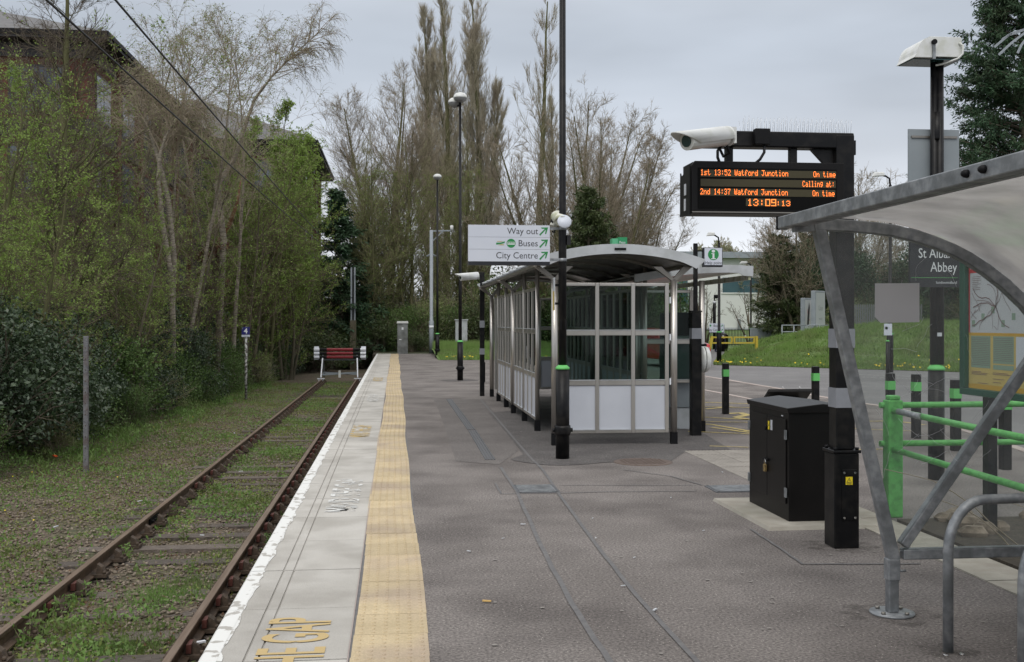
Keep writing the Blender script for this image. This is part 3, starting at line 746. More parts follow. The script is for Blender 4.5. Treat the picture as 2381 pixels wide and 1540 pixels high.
# second shelter
t = thing('bus_shelter', 'second curved roof shelter beyond the help point, beside the road', 'shelter')
P = gnd(1632, 1004); bx0, by0 = P.x, P.y
shelter_posts(t, [(bx0, by0), (bx0, by0+4.2), (bx0-.95, by0+.3), (bx0-.95, by0+4.2)], 2.36, r=.045)
for y in (by0, by0+4.2): v_bracket(t, bx0-.95, y+.3 if y == by0 else y, 2.33, .2, .14)
glazed_wall(t, 'x', by0+.3, [(bx0-.90, bx0-.06)], 1, zr=(.75, 1.40, 2.22), opaque_rows=())
x0_, x1_ = bx0-1.1, atY(1750, 629, by0-.1).x - .1
N_ = 9
for k in range(N_):
    f_ = lambda u: 2.36 + .165*math.sin(math.pi*(u*.62+.02))
    u0, u1 = k/N_, (k+1)/N_; xa, xb = x0_+(x1_-x0_)*u0, x0_+(x1_-x0_)*u1
    mb('fascia').prism([(xa+.004, f_(u0)+.045), (xb-.004, f_(u1)+.045), (xb-.004, f_(u1)+.06), (xa+.004, f_(u0)+.06)], by0-.1, by0+6).build('roof_sheet', t)
    mb('ceiling_metal').prism([(xa+.004, f_(u0)-.02), (xb-.004, f_(u1)-.02), (xb-.004, f_(u1)-.01), (xa+.004, f_(u0)-.01)], by0-.08, by0+6).build('ceiling_panel', t)
n = 24; top = [(x0_+(x1_+.1-x0_)*k/n, f_(k/n)+.075) for k in range(n+1)]; bot = [(x, z-.12-(.04 if k > 21 else 0)) for k, (x, z) in enumerate(top)]
for y in (by0-.13, by0+6): mb('fascia').prism(top + bot[::-1], y, y+.02).build('fascia', t)
mb('white_mossy').box(x1_+.03, x1_+.07, by0-.1, by0+6, 2.37, 2.45).build('gutter', t)

# ticket machine
P = gnd(1594, 998); t = thing('ticket_machine', 'grey ticket machine with dark header beside the shelter corner post', 'ticket machine', (P.x, P.y, 0))
mb('fascia').box(-.24, .12, 0, .6, 0, .34).build('plinth', t, bevel=.01)
mb('panel_grey').m('sign_grey').box(-.27, .14, -.02, .62, .345, 1.86).build('cabinet', t, bevel=.012)
mb('sign_black').box(-.265, .16, -.05, .62, 1.50, 1.865).build('header', t, bevel=.01)
mb('sign_grey').box(-.25, .10, -.032, -.022, .82, 1.42).build('screen', t)
mb('fascia').box(-.27, .145, -.07, -.022, .775, .805).build('shelf', t)
mb('fascia').box(-.27, .145, -.05, -.022, 1.44, 1.485).build('rail', t)
mb('red_paint').box(.145, .16, -.03, .3, .55, .95).build('side_sticker', t)
mb('poster_white').box(.145, .16, -.03, .3, 1.0, 1.38).build('side_sticker', t)

# help point
P = gnd(1617, 1012.8); t = thing('help_point', 'black square help point post with grey band and round white call unit', 'help point', (P.x, P.y, 0))
b = mb('black_paint').box(-.074, .074, -.074, .074, 0, 1.86); b.build('post', t, bevel=.006)
mb('grey_band').box(-.077, .077, -.077, .077, 1.46, 1.62).build('band', t)
mb('black_paint').box(-.08, .08, -.08, .08, 1.862, 1.885).build('cap', t)
mb('black_paint').box(-.028, .028, -.028, .028, 1.886, 2.90).build('upper_post', t)
My = Matrix.Rotation(R(90), 3, 'Y')
mb('white_metal').lathe([(.001, 0), (.195, 0), (.200, .02), (.200, .035)], (.080, 0, 1.15), 28, My).lathe([(.200, .045), (.200, .06), (.185, .10), (.15, .125), (.001, .135)], (.080, 0, 1.15), 28, My).build('call_unit', t)
mb('black_matt').lathe([(.192, .034), (.192, .046)], (.080, 0, 1.15), 28, My).build('seal', t)
mb('black_matt').tube((.22, 0, 1.20), (.235, 0, 1.20), .03).build('call_button', t)
mb('black_matt').tube((.10, 0, 1.355), (.17, 0, 1.37), .022).build('hood', t)
s = thing('help_point_sign', 'small white Help point sign with green i symbol on black post', 'sign', (P.x, P.y, 0))
ax = lambda px: atY(px, 600, P.y-.03).x - P.x
sx0, sx1 = ax(1636), ax(1679); sz0, sz1 = atY(1650, 621, P.y-.03).z, atY(1650, 576, P.y-.03).z
mb('sign_black').box(sx0-.006, sx1+.004, -.05, .05, sz0, sz1).build('casing', s, bevel=.004)
mb('sign_white').box(sx0+.008, sx1-.008, -.056, -.0505, sz0+.028, sz1-.008).build('face', s)
cx_, cz_ = (sx0+sx1)/2, sz0+.185; n = 28
mb('sign_green').add([(cx_+.084*math.cos(2*math.pi*k/n), -.0572, cz_+.084*math.sin(2*math.pi*k/n)) for k in range(n)], [tuple(range(n))]).build('symbol_disc', s)
b = mb('letters_white'); b.add([(cx_+.026*math.cos(2*math.pi*k/n), -.0582, cz_+.052+.022*math.sin(2*math.pi*k/n)) for k in range(n)], [tuple(range(n))])
for (u0, u1, v0, v1) in ((-.030, .016, .008, .020), (-.014, .016, -.056, .0081), (-.036, .038, -.068, -.0561)): b.add([(cx_+u0, -.0582, cz_+v0), (cx_+u1, -.0582, cz_+v0), (cx_+u1, -.0582, cz_+v1), (cx_+u0, -.0582, cz_+v1)], [(0, 1, 2, 3)])
b.build('symbol', s)
textmesh('Help point', .060, lambda u, v: (cx_+u, -.058, sz0+.042+v), 'lettering', 'letters_dark', 'CENTER', parent=s)
mb('black_paint').bar((.028, 0, sz1-.05), (sx0-.008, 0, sz1-.05), .02, .02).build('bracket', s)

# ------------------------------------------------------------------ lamp columns
def lamp_column(px, py, label, height, rl=.087, ru=.043, heads=1, sleeve=1.12, group='black lamp columns with green collars', z=0., pole_top=None):
    P = gnd(px, py, z); t = thing('lamp_column', label, 'lamp post', (P.x, P.y, z), group=group)
    b = mb('black_paint'); b.lathe([(rl, 0), (rl, sleeve)], n=20); b.build('base_sleeve', t)
    mb('black_paint').lathe([(rl+.012, .30), (rl+.018, .33), (rl+.018, .39), (rl+.012, .42)], n=20).build('hinge_collar', t)
    for sx in (-1, 1): mb('black_paint').tube((sx*(rl+.005), 0, .36), (sx*(rl+.04), 0, .36), .025, n=8).build('hinge_bolt', t)
    mb('green_band').lathe([(rl+.004, sleeve+.001), (rl+.004, sleeve+.022), (ru+.012, sleeve+.055), (ru+.002, sleeve+.056)], n=20).build('collar', t)
    mb('black_paint').lathe([(ru+.008, sleeve+.057), (ru+.006, 3.), (ru, 3.02), (ru*.85, height)], n=16).build('pole', t)
    for k in range(heads):
        ang = [0, 2.6][k]; ox, oy = (.0, -.06) if k == 0 else (-.14, .18)
        zz = height + (0 if k == 0 else -.10)
        prof = [(.02, -.02), (.09, -.01), (.17, .05), (.20, .10)]
        h = mb('lamp_glass').lathe([(.001, -.045), (.10, -.035), (.17, .02), (.195, .075)], (ox, oy, zz), 20).build('lantern_bowl', t)
        mb('white_metal').lathe([(.205, .078), (.205, .10), (.19, .16), (.13, .215), (.05, .24), (.001, .243)], (ox, oy, zz), 20).build('lantern_cap', t)
        mb('galv').lathe([(.001, -.0), (.06, 0), (.06, .07), (.001, .07)], (ox, oy, zz), 10).build('lamp_holder', t)
        mb('black_paint').tube((0, 0, height-.12), (ox, oy, zz+.0), .03, n=8).build('lantern_arm', t)
    return t, P
lamp, PA = lamp_column(1308, 1067, 'tall black lamp column carrying the Way out sign in front of the shelter', 8.3, ru=.044)
lamp_column(1070, 885, 'black lamp column with two white lanterns on open platform', 8.15, rl=.085, heads=2)
lamp_column(1017, 832, 'farthest black lamp column, beside the grey metal pole at platform end', 8.5, rl=.10, ru=.05)
for P_, r_, z_ in ((PA, .62, .0052), (gnd(1070, 885), .55, .0040)):
    n_ = 26; mb('tarmac_dark_shaded').add([(P_.x+r_*(1+.06*math.sin(5*k))*math.cos(2*math.pi*k/n_), P_.y+r_*(1+.05*math.cos(7*k))*math.sin(2*math.pi*k/n_), z_) for k in range(n_)], [tuple(range(n_))]).build('tarmac_patch', plat)
# extras on the near column
mb('black_paint').box(-.035, .05, -.047, .0, 1.62, 1.75).build('inspection_hatch', lamp)

def cctv(name, label, mount, aim, length=.46, r=.085, m='white_metal', bracket_to=None, loc=None):
    """camera in a housing; mount = world point of the rear of the body, aim = direction it looks."""
    a = Vector(aim).normalized(); t = thing(name, label, 'camera', mount)
    x = a.cross(Vector((0, 0, 1))).normalized(); z = x.cross(a)
    M = lambda u, v, w: a*u + x*v + z*w
    # curved sun shroud, longer at the top
    n = 14; vs = []
    for end in (0, 1):
        for k in range(n+1):
            th = -.35 + (math.pi+.7)*k/n; c, s_ = math.cos(th), math.sin(th)
            u = -.02 if end == 0 else length*(.90 + .34*s_)
            for rr in (r, r-.008): vs.append(M(u, rr*c, rr*s_*.92))
    q = 2*(n+1); fs = []
    for k in range(n):
        o, i_ = 2*k, 2*k+1
        fs += [(o, o+2, q+o+2, q+o), (i_, q+i_, q+i_+2, i_+2), (q+o, q+o+2, q+i_+2, q+i_), (o, i_, i_+2, o+2)]
    b = mb(m); b.add(vs, fs, True); b.build('sun_shroud', t)
    def cyl(mn, rad, u0, u1, nm, n=18):
        vs = [M(u, rad*math.cos(2*math.pi*k/n), rad*math.sin(2*math.pi*k/n)*.92) for u in (u0, u1) for k in range(n)]
        mb(mn).add(vs, [(k, (k+1) % n, (k+1) % n+n, k+n) for k in range(n)] + [tuple(range(n))[::-1], tuple(range(n, 2*n))]).build(nm, t)
    cyl(m, r*.88, 0, length*.93, 'housing'); cyl('lens_dark', r*.55, length*.93, length*.95, 'window')
    cyl(m, r*.98, -.035, -.021, 'rear_cap')
    if bracket_to is not None:
        p = Vector(bracket_to) - Vector(mount)
        mb(m).tube(-a*.02, p*.6, .032, n=10).tube(p*.6, p, .045, n=10).build('arm', t)
        mb('black_matt').tube(p*.55 - x*.05, p*.55 + x*.05, .04, n=12).build('knuckle', t)
        mb('black_matt').path([-a*.01 - z*.05, -a*.03 - z*.12, p*.5 - z*.14, p*.95 - z*.07], .010, n=6).build('cable', t)
    return t
# camera on the near column, looking toward us
cp = atY(1306, 507, PA.y)
cctv('security_camera', 'mossy white security camera pointing forward on the tall near column', cp + Vector((-.03, .12, .02)), (.10, -1, -.38), .20, .088, 'white_mossy', bracket_to=cp + Vector((-.10, .10, -.10)))
z0c = cp + Vector((.012, -.15, -.055)); t = bpy.data.objects['security_camera']
mm = z0c - t.location; Mx = Matrix.Rotation(R(90), 3, 'X')
mb('sign_white').lathe([(.001, 0), (.086, 0), (.090, -.012), (.001, -.012)][::-1], mm, 24, Matrix.Rotation(R(72), 3, 'X')).build('front_disc', t)
mb('cable').box(PA.x+.050, PA.x+.10, PA.y-.04, PA.y+.03, 2.68, 2.80).build('junction_box', None, label='small black junction box strapped to the tall near column', category='junction box')

# Way out sign
t = thing('direction_sign', 'large pale sign lettered Way out, Buses and City Centre with green arrows', 'sign', (PA.x, PA.y, 0))
yy = PA.y - .06
x0, x1 = atY(1088, 570, yy).x - PA.x, atY(1279, 570, yy).x - PA.x
zt, zb = atY(1190, 523.5, yy).z, atY(1190, 617.5, yy).z
H_ = zt - zb; bw = H_*.095; rh = (H_-bw)/3
mb('steel_dark').box(x0, x1, -.05, -.012, zb, zt).build('backing', t, bevel=.003)
for k in range(3): mb('sign_white').box(x0+.003, x1-.003, -.062, -.051, zb+bw+rh*k+.0015, zb+bw+rh*(k+1)-.0015).build('face_panel', t)
mb('sign_black').box(x0+.003, x1-.003, -.062, -.051, zb+.004, zb+bw-.0015).build('lower_band', t)
W_ = x1-x0; xr = x0 + W_*.853
for k, s_ in enumerate(('City Centre', 'Buses', 'Way out')):
    textmesh(s_, .112, lambda u, v, k=k: (xr+u, -.0635, zb+bw+rh*(k+.5)-.036+v), 'lettering', 'letters_dark', 'RIGHT', bold=.000, condense=.97, parent=t)
    ac = (x0+W_*.922, zb+bw+rh*(k+.5)); b = mb('sign_green'); s1 = rh*.33
    poly = [(-1.15, -.85), (-.9, -1.15), (.55, .28), (.40, -.75), (.72, -.40), (1.05, 1.02), (-.35, .98), (-.62, .66), (.30, .62)]
    poly = [(-1.15, -.80), (-.88, -1.12), (.50, .42), (.30, -.72), (.62, -.62), (1.1, 1.0), (-.75, .95), (-.45, .62), (.28, .66)]
    b.add([(ac[0]+u*s1, -.0636, ac[1]+v*s1) for u, v in poly], [(0, 1, 2, 8), (2, 3, 4, 5), (2, 5, 8), (8, 5, 6, 7)]); b.build('arrow', t)
c = (x0+W_*.523, zb+bw+rh*1.5); n = 28; r_ = rh*.37
mb('sign_green').add([(c[0]+r_*math.cos(2*math.pi*k/n), -.0636, c[1]+r_*math.sin(2*math.pi*k/n)) for k in range(n)], [tuple(range(n))]).build('bus_symbol_disc', t)
b = mb('letters_white')
for (u0, u1, v0, v1) in ((-.82, .82, -.30, -.05), (-.86, .82, .20, .30), (-.80, -.72, -.05, .20), (.75, .82, -.05, .20), (-.4, -.34, -.05, .2), (.0, .06, -.05, .2), (.4, .46, -.05, .2)):
    b.add([(c[0]+u0*r_, -.0645, c[1]+v0*r_), (c[0]+u1*r_, -.0645, c[1]+v0*r_), (c[0]+u1*r_, -.0645, c[1]+v1*r_), (c[0]+u0*r_, -.0645, c[1]+v1*r_)], [(0, 1, 2, 3)])
b.build('bus_symbol', t)
c2 = (x0+W_*.395, c[1])
b = mb('sign_green'); b.add([(c2[0]-.055, -.0636, c2[1]-.018), (c2[0]+.0, -.0636, c2[1]-.012), (c2[0]+.052, -.0636, c2[1]+.004), (c2[0]+.052, -.0636, c2[1]+.024), (c2[0], -.0636, c2[1]+.008), (c2[0]-.055, -.0636, c2[1]+.006)], [(0, 1, 4, 5), (1, 2, 3, 4)]); b.build('operator_emblem', t)
b = mb('barrier_yellow'); b.add([(c2[0]-.045, -.064, c2[1]+.018), (c2[0]-.04, -.064, c2[1]+.024), (c2[0]+.01, -.064, c2[1]+.024), (c2[0]+.03, -.064, c2[1]+.018)], [(0, 1, 2, 3)])
b.add([(c2[0]-.03, -.064, c2[1]-.024), (c2[0]+.048, -.064, c2[1]-.024), (c2[0]+.04, -.064, c2[1]-.015), (c2[0]+.01, -.064, c2[1]-.014)], [(0, 1, 2, 3)]); b.build('operator_emblem', t)
for zc in (atY(1290, 531, yy).z, atY(1290, 604, yy).z):
    mb('galv').box(x1-.25, .0-.046, -.028, -.008, zc-.016, zc+.016).build('bracket', t)
    mb('galv').lathe([(.052, -.02), (.055, -.018), (.055, .018), (.052, .02)], (0, 0, zc), 16).build('clamp', t)
for k in range(16):
    xx = x0+.03+(x1-x0-.06)*k/15; mb('chrome').tube((xx, -.03, zt), (xx+.004*(-1)**k, -.03, zt+.012), .0022, n=4).build('bird_spike', t)
# small notice clipped beside the column
mb('poster_yellow').m('poster_white').box(PA.x-.105, PA.x-.098, PA.y-.02, PA.y+.12, 1.86, 2.27).m('poster_yellow').box(PA.x-.1065, PA.x-.1051, PA.y-.018, PA.y+.118, 1.86, 2.10).m('black_matt').box(PA.x-.097, PA.x-.045, PA.y, PA.y+.02, 1.93, 1.96).box(PA.x-.097, PA.x-.045, PA.y, PA.y+.02, 2.16, 2.19).build('safety_notice', None, label='narrow yellow and white notice clipped edge-on to the tall near column', category='notice')

# CCTV post left of the shelter
P = gnd(1121, 921); t = thing('camera_post', 'short square black post with two grey bands left of the shelter', 'post', (P.x, P.y, 0))
mb('black_paint').box(-.052, .052, -.052, .052, 0, 2.86).build('post', t, bevel=.004)
for za, zb_ in ((.96, 1.10), (1.58, 1.74)): mb('grey_band').box(-.055, .055, -.055, .055, za, zb_).build('band', t)
mb('black_paint').box(.052, .07, -.04, .04, .32, .78).build('hatch', t)
q = at(1108, 642, 24.6)
cctv('security_camera', 'slim white security camera on the short banded post', q, (-1, -.25, -.10), .42, .10, bracket_to=Vector((P.x, P.y, q.z-.02)))

# ------------------------------------------------------------------ gallows post with departure display
GX, GY = 3.40, 7.85
t = thing('gallows_post', 'thick black gallows post with grey bands holding the departure display', 'post', (GX, GY, 0))
mb('black_paint').box(-.098, .098, -.098, .098, 0, .72).build('base_box', t, bevel=.008)
mb('black_paint').box(-.110, .110, -.110, .110, .70+.022, .745).build('base_flange', t, bevel=.006)
for sx in (-1, 1):
    for sy in (-1, 1): mb('black_matt').tube((sx*.085, sy*.085, .745), (sx*.085, sy*.085, .765), .014, n=6).build('bolt', t)
mb('black_paint').box(-.072, .072, -.072, .072, .746, 3.14).build('post', t, bevel=.008)
for za, zb_ in ((1.065, 1.215), (1.52, 1.665)): mb('grey_band').box(-.075, .075, -.075, .075, za, zb_).build('band', t)
mb('black_paint').prism([(-1.10, 3.035), (.072, 3.035), (.072, 3.155), (-1.10, 3.155)], -.068, .068).build('beam', t, bevel=.010)
mb('black_paint').prism([(-.25, 3.034), (-.073, 3.034), (-.073, 2.85)], -.02, .02).build('gusset', t)
mb('black_paint').box(.0735, .088, -.06, .06, 2.99, 3.10).build('end_plate', t)
for px in (1696, 1845):
    x = atY(px, 350, GY-.02).x - GX; mb('black_paint').box(x-.026, x+.026, -.028, .028, 2.90, 3.034).build('hanger', t)
xj = atY(1771, 325, GY-.1).x - GX; mb('black_matt').box(xj-.058, xj+.058, -.13, -.07, 3.045, 3.165).build('junction_box', t, bevel=.006)
mb('cable').path([(xj+.02, -.10, 3.045), (xj+.02, -.10, 2.99), (xj-.005, -.08, 2.94), (xj-.06, -.05, 2.89)], .011, n=8).build('conduit', t)
xk = atY(1672, 345, GY-.1).x - GX; mb('cable').path([(xk+.03, -.06, 3.04), (xk-.002, -.07, 3.0), (xk-.002, -.07, 2.95), (xk+.03, -.05, 2.89)], .011, n=8).build('conduit', t)
# hatch with warning label
mb('black_paint').box(-.04, .075, -.106, -.0985, .215, .60).build('hatch', t, bevel=.003)
for x in (-.025, .06):
    for z in (.235, .575): mb('chrome').tube((x, -.106, z), (x, -.113, z), .009, n=8).build('bolt', t)
mb('label_yellow').box(-.014, .040, -.1085, -.1065, .485, .545).build('warning_label', t)
b = mb('letters_dark'); b.add([(-.007, -.109, .503), (.033, -.109, .503), (.013, -.109, .539)], [(0, 1, 2)]); b.m('label_yellow').add([(-.001, -.1094, .507), (.027, -.1094, .507), (.013, -.1094, .532)], [(0, 1, 2)])
b.m('letters_dark').add([(.016, -.1098, .529), (.009, -.1098, .518), (.014, -.1098, .518), (.010, -.1098, .508), (.018, -.1098, .520), (.013, -.1098, .520)], [(0, 1, 2), (2, 3, 4, 5)]); b.build('warning_symbol', t)
textmesh('DANGER', .010, lambda u, v: (.013+u, -.1092, .4935+v), 'lettering', 'letters_dark', 'CENTER', bold=.01, parent=t)
textmesh('400 VOLTS', .007, lambda u, v: (.013+u, -.1092, .487+v), 'lettering', 'letters_dark', 'CENTER', bold=.01, parent=t)
# bird spikes along the beam
for k in range(26):
    x = -.78 + .83*k/25
    for s_, yy in ((-.012, -.05), (.012, .0), (-.005, .05)):
        mb('chrome').tube((x, yy, 3.155), (x + s_ + random.uniform(-.006, .006), yy*1.6, 3.155+random.uniform(.095, .115)), .0011, n=3).build('bird_spike', t)

# display
DX0, DX1, DY, DZ0, DZ1 = 2.168, 3.335, 7.65, 2.515, 2.903
t = thing('departure_display', 'black departure display with orange lit lettering hanging from the gallows post', 'display', (DX0, DY, 0))
w, h = DX1-DX0, DZ1-DZ0
b = mb('cabinet_black'); b.prism([(0, DZ0+.02), (0, DZ1-.03), (.022, DZ1), (w, DZ1), (w, DZ0+.02)], .0, .022)
b.box(0.01, w-.01, .023, .28, DZ0+.005, DZ1-.005); b.build('casing', t, bevel=.004)
mb('cabinet_black').prism([(.02, DZ1-.035), (.26, DZ1-.09), (.285, DZ1-.055), (.29, DZ0), (.02, DZ0-.008)], -.012, -.002, axis='x').build('side_cover', t)
for z0_, z1_ in ((.22, .42), (.10, .32)):
    pass
mb('poster_white').box(-.0155, -.0125, .11, .16, DZ1-.24, DZ1-.155).build('data_label', t)
mb('poster_white').box(-.0155, -.0125, .12, .165, DZ1-.355, DZ1-.265).build('data_label', t)
mb('screen_black').box(.045, w-.06, -.006, -.001, DZ0+.035, DZ1-.05).build('screen', t)
mb('steel_dark').box(0, w, -.004, .0, DZ0+.008, DZ0+.017).build('lower_trim', t)
G = {'1': [4,12,4,4,4,4,14], '2': [14,17,1,2,4,8,31], '3': [14,17,1,6,1,17,14], '4': [2,6,10,18,31,2,2], '5': [31,16,30,1,1,17,14], '7': [31,1,2,4,4,4,4], '0': [31,17,17,17,17,17,31],
     '9': [31,17,17,31,1,1,31], ':': [0,4,4,0,4,4,0], 's': [0,0,15,16,14,1,30], 't': [8,8,28,8,8,9,6], 'n': [0,0,22,25,17,17,17], 'd': [1,1,13,19,17,19,13], 'W': [17,17,21,21,21,21,10],
     'a': [0,0,14,1,15,17,15], 'f': [6,9,8,28,8,8,8], 'o': [0,0,14,17,17,17,14], 'r': [0,0,22,25,16,16,16], 'J': [31,2,2,2,2,18,12], 'u': [0,0,17,17,17,19,13], 'c': [0,0,14,17,16,17,14],
     'i': [4,0,12,4,4,4,14], 'O': [14,17,17,17,17,17,14], 'm': [0,0,26,21,21,21,21], 'e': [0,0,14,17,31,16,14], 'C': [14,17,16,16,16,17,14], 'l': [12,4,4,4,4,4,14], 'g': [0,15,17,17,15,1,14], ' ': [0]*7}
def fx(z): return (z-430)/1565*w           # picture columns on the face
def fz(z): return DZ1 - (z-625)/545*(h-.012)
def led_row(s, xa, xb, zt_, zb_, nm):
    if ' ' in s or ':' in s:
        n_ = len(s); pt = (xb-xa)/(6*n_-1); k0 = 0
        import re as _re
        for m_ in _re.finditer(r'[^ :]|:', s):
            i = m_.start(); led_row_(s[i], xa+6*i*pt, xa+(6*i+5)*pt, zt_, zb_, 'character')
        return
    led_row_(s, xa, xb, zt_, zb_, nm)
def led_row_(s, xa, xb, zt_, zb_, nm):
    pitch = (xb-xa)/(6*len(s)-1); pz = (zt_-zb_)/7; b = mb('led_on'); k = .76
    for i, ch in enumerate(s):
        for r_, row in enumerate(G[ch]):
            for c_ in range(5):
                if row >> (4-c_) & 1:
                    u = xa + (6*i+c_)*pitch; v = zt_ - (r_+1)*pz
                    b.add([(u, -.0105, v), (u+pitch*k, -.0105, v), (u+pitch*k, -.0105, v+pz*k), (u, -.0105, v+pz*k)], [(0, 1, 2, 3)])
    b.build(nm, t)
for (za, zb_, xa, xb) in ((718, 795, 515, 1905), (818, 897, 515, 1900), (920, 997, 510, 1895), (1022, 1102, 975, 1432)):
    mb('led_off').box(fx(xa), fx(xb), -.0085, -.0062, fz(zb_), fz(za)).build('lamp_strip', t)
led_row('1st 13:52 Watford Junction', fx(515), fx(1407), fz(716), fz(779), 'display_line')
led_row('On time', fx(1668), fx(1898), fz(720), fz(782), 'display_line')
led_row('Calling at:', fx(1556), fx(1885), fz(824), fz(888), 'display_line')
led_row('2nd 14:37 Watford Junction', fx(511), fx(1403), fz(920), fz(984), 'display_line')
led_row('On time', fx(1660), fx(1888), fz(925), fz(988), 'display_line')
led_row('13:09', fx(990), fx(1285), fz(1024), fz(1100), 'display_line')
led_row(':13', fx(1285), fx(1430), fz(1040), fz(1098), 'display_line')
# camera above
m0 = at(1684, 318, 7.75); e0 = at(1552, 334, 7.45)
cctv('security_camera', 'large white security camera mounted above the departure display', m0, (e0-m0), .40, .082, bracket_to=(GX-1.0, GY-.08, 3.09))
mb('white_metal').box(GX-1.03, GX-.89, GY-.19, GY-.075, 3.04, 3.16).build('mounting_block', None, label='pale mounting block clamped on the gallows beam behind the camera', category='mounting block')

# ------------------------------------------------------------------ equipment cabinet
t = thing('equipment_cabinet', 'large black roadside cabinet with padlocked double doors on concrete plinth', 'cabinet', (3.308, 8.71, .028))
cw, cl, ch = .585, 1.01, .925
mb('cabinet_black').box(0, cw, 0, cl, 0, ch).build('body', t, bevel=.005)
b = mb('cabinet_black'); zt = ch+.035
b.prism([(-.012, ch-.008), (-.022, zt), (cw/2, zt+.035), (cw+.022, zt-.002), (cw+.012, ch-.008)], -.022, cl+.022); b.build('lid', t, bevel=.006)
for k, (ya, yb) in enumerate(((.05, .50), (.508, .955))):
    d = mb('cabinet_black').box(-.010, -.001, ya, yb, .14, .86).build('door', t, bevel=.003)
    mb('black_matt').tube((-.011, .47+k*.06 if k else .53, .74), (-.022, .53, .74), .018, n=10).build('lock', d) if k == 0 else None
    yh = .035 if k == 0 else .972
    for z in (.24, .73): mb('galv').box(-.022, -.0105, yh-.02, yh+.02, z-.04, z+.04).build('hinge', d)
mb('label_yellow').box(-.0125, -.0105, .44, .475, .735, .81).build('warning_label', t)
mb('letters_dark').add([(-.013, .467, .765), (-.013, .448, .765), (-.013, .4575, .79)], [(0, 1, 2)]).build('warning_symbol', t)
mb('poster_white').box(-.0125, -.0105, .365, .41, .735, .825).build('data_label', t)
mb('poster_white').box(-.003, -.0005, .13, .17, .878, .888).build('maker_plate', t)
mb('black_matt').box(-.03, -.011, .45, .56, .455, .475).build('hasp', t)
pl = thing('padlock', 'brass padlock hanging on the black cabinet hasp', 'padlock', (3.28, 8.71+.505, .028+.40))
mb('brass').box(-.012, .012, -.024, .024, -.045, .02).build('lock_body', pl, bevel=.004)
mb('chrome').path([(0, -.016, .02), (0, -.016, .05), (0, 0, .066), (0, .016, .05), (0, .016, .02)], .0042, n=8).build('shackle', pl)

# lectern behind the cabinet
lp = gnd(1826, 1090); q0 = at(1826, 918, 11.2)
t = thing('information_lectern', 'sloping dark information lectern seen from behind, beyond the black cabinet', 'lectern', (q0.x, q0.y, 0))
M = Matrix.Rotation(R(-32), 3, 'X')
mb('cabinet_black').obox((0, 0, q0.z-.035), (.46, .34, .035), M).build('panel', t, bevel=.004)
mb('black_matt').obox((0, -.02, q0.z-.085), (.30, .05, .05), M).build('mount', t)
for x in (-.09, .09): mb('chrome').obox((x, -.165, q0.z+.085), (.012, .012, .012), M).build('screw', t)
mb('black_paint').box(-.05, .05, 0, .08, 0, q0.z-.10).build('post', t)

# ------------------------------------------------------------------ bollards
def bollard(px, d, label):
    base = at(px, HY + F*EYE/d, d); t = thing('bollard', label, 'bollard', (base.x, base.y, 0), group='square black bollards with a green band')
    return base, t
bl = [(1687, 19.84, 'black bollard with green band just right of the help point'), (1896, 18.4, 'black bollard with green band behind the cabinet and lectern'),
      (2070, 16.0, 'black bollard seen through the panel above the green railing post'), (2130, 15.7, 'black bollard between railing post and sign column'),
      (2222, 14.2, 'black bollard just right of the black sign column'), (2337, 12.4, 'black bollard standing behind the green notice board')]
first = None
for px, d, lb in bl:
    base, t = bollard(px, d, lb)
    if first is None:
        first = t
        mb('black_paint').prism([(-.055, 0), (.055, 0), (.055, .0)], 0, 1) if False else None
        mb('black_paint').box(-.054, .054, -.054, .054, 0, .945).build('shaft', t, bevel=.008)
        mb('green_band').box(-.0565, .0565, -.0565, .0565, .70, .83).build('reflective_band', t)
        p = 1
    else:
        for ch_ in first.children:
            c = ch_.copy(); COL.objects.link(c); c.parent = t

# ------------------------------------------------------------------ floodlight column with station name board
P = gnd(2177, 1115); t = thing('sign_column', 'black column with green collar carrying the station name board and floodlight', 'post', (P.x, P.y, 0))
mb('black_paint').lathe([(.086, 0), (.086, 1.19)], n=20).build('base_sleeve', t)
mb('green_band').lathe([(.092, 1.191), (.092, 1.213), (.058, 1.25), (.050, 1.251)], n=20).build('collar', t)
zt = atY(2180, 145, P.y).z
for x, zz in ((-.022, zt), (.028, zt-.02)): mb('black_paint').lathe([(.046, 1.252), (.042, zz)], (x, 0 if x < 0 else -.02, 0), 16).build('pole', t)
mb('black_paint').lathe([(.05, zt-.85), (.05, zt-.83), (.051, zt-.8), (.051, zt-.55)], (.0, -.01, 0), 16).build('pole_clamp', t)
mb('poster_white').box(-.02, .03, -.066, -.058, 1.56, 1.60).build('small_sticker', t)
f = thing('floodlight', 'white box floodlight on top of the black double pole', 'floodlight', (P.x, P.y, zt))
xa, xb = atY(2106, 100, P.y).x - P.x, atY(2228, 100, P.y).x - P.x; hh = .215
mb('white_metal').prism([(-.14, .02), (-.14, .20), (-.16, .235), (.20, .235), (.215, .06), (.20, .02)], -.16, .20).build('control_box', f, bevel=.004)
pts = [(xa, .0)] + [(xa+.02+.17*math.sin(a_)*0 + .16*(1-math.cos(a_)), .215*math.sin(a_)) for a_ in [k*math.pi/2/8 for k in range(1, 9)]] + [(-.142, .215), (-.142, .0)]
mb('white_metal').prism(pts, -.20, .22).build('reflector_hood', f)
mb('lens_dark').box(xa+.01, .19, -.15, .18, -.012, -.001).build('glass_front', f)
mb('galv').box(-.155, -.125, -.225, -.205, -.02, .17).build('yoke', f); mb('black_matt').tube((-.14, -.205, .16), (-.14, -.24, .16), .028, n=12).build('knob', f)
mb('black_matt').tube((.215, 0, .17), (.25, 0, .17), .026, n=12).build('knob', f)
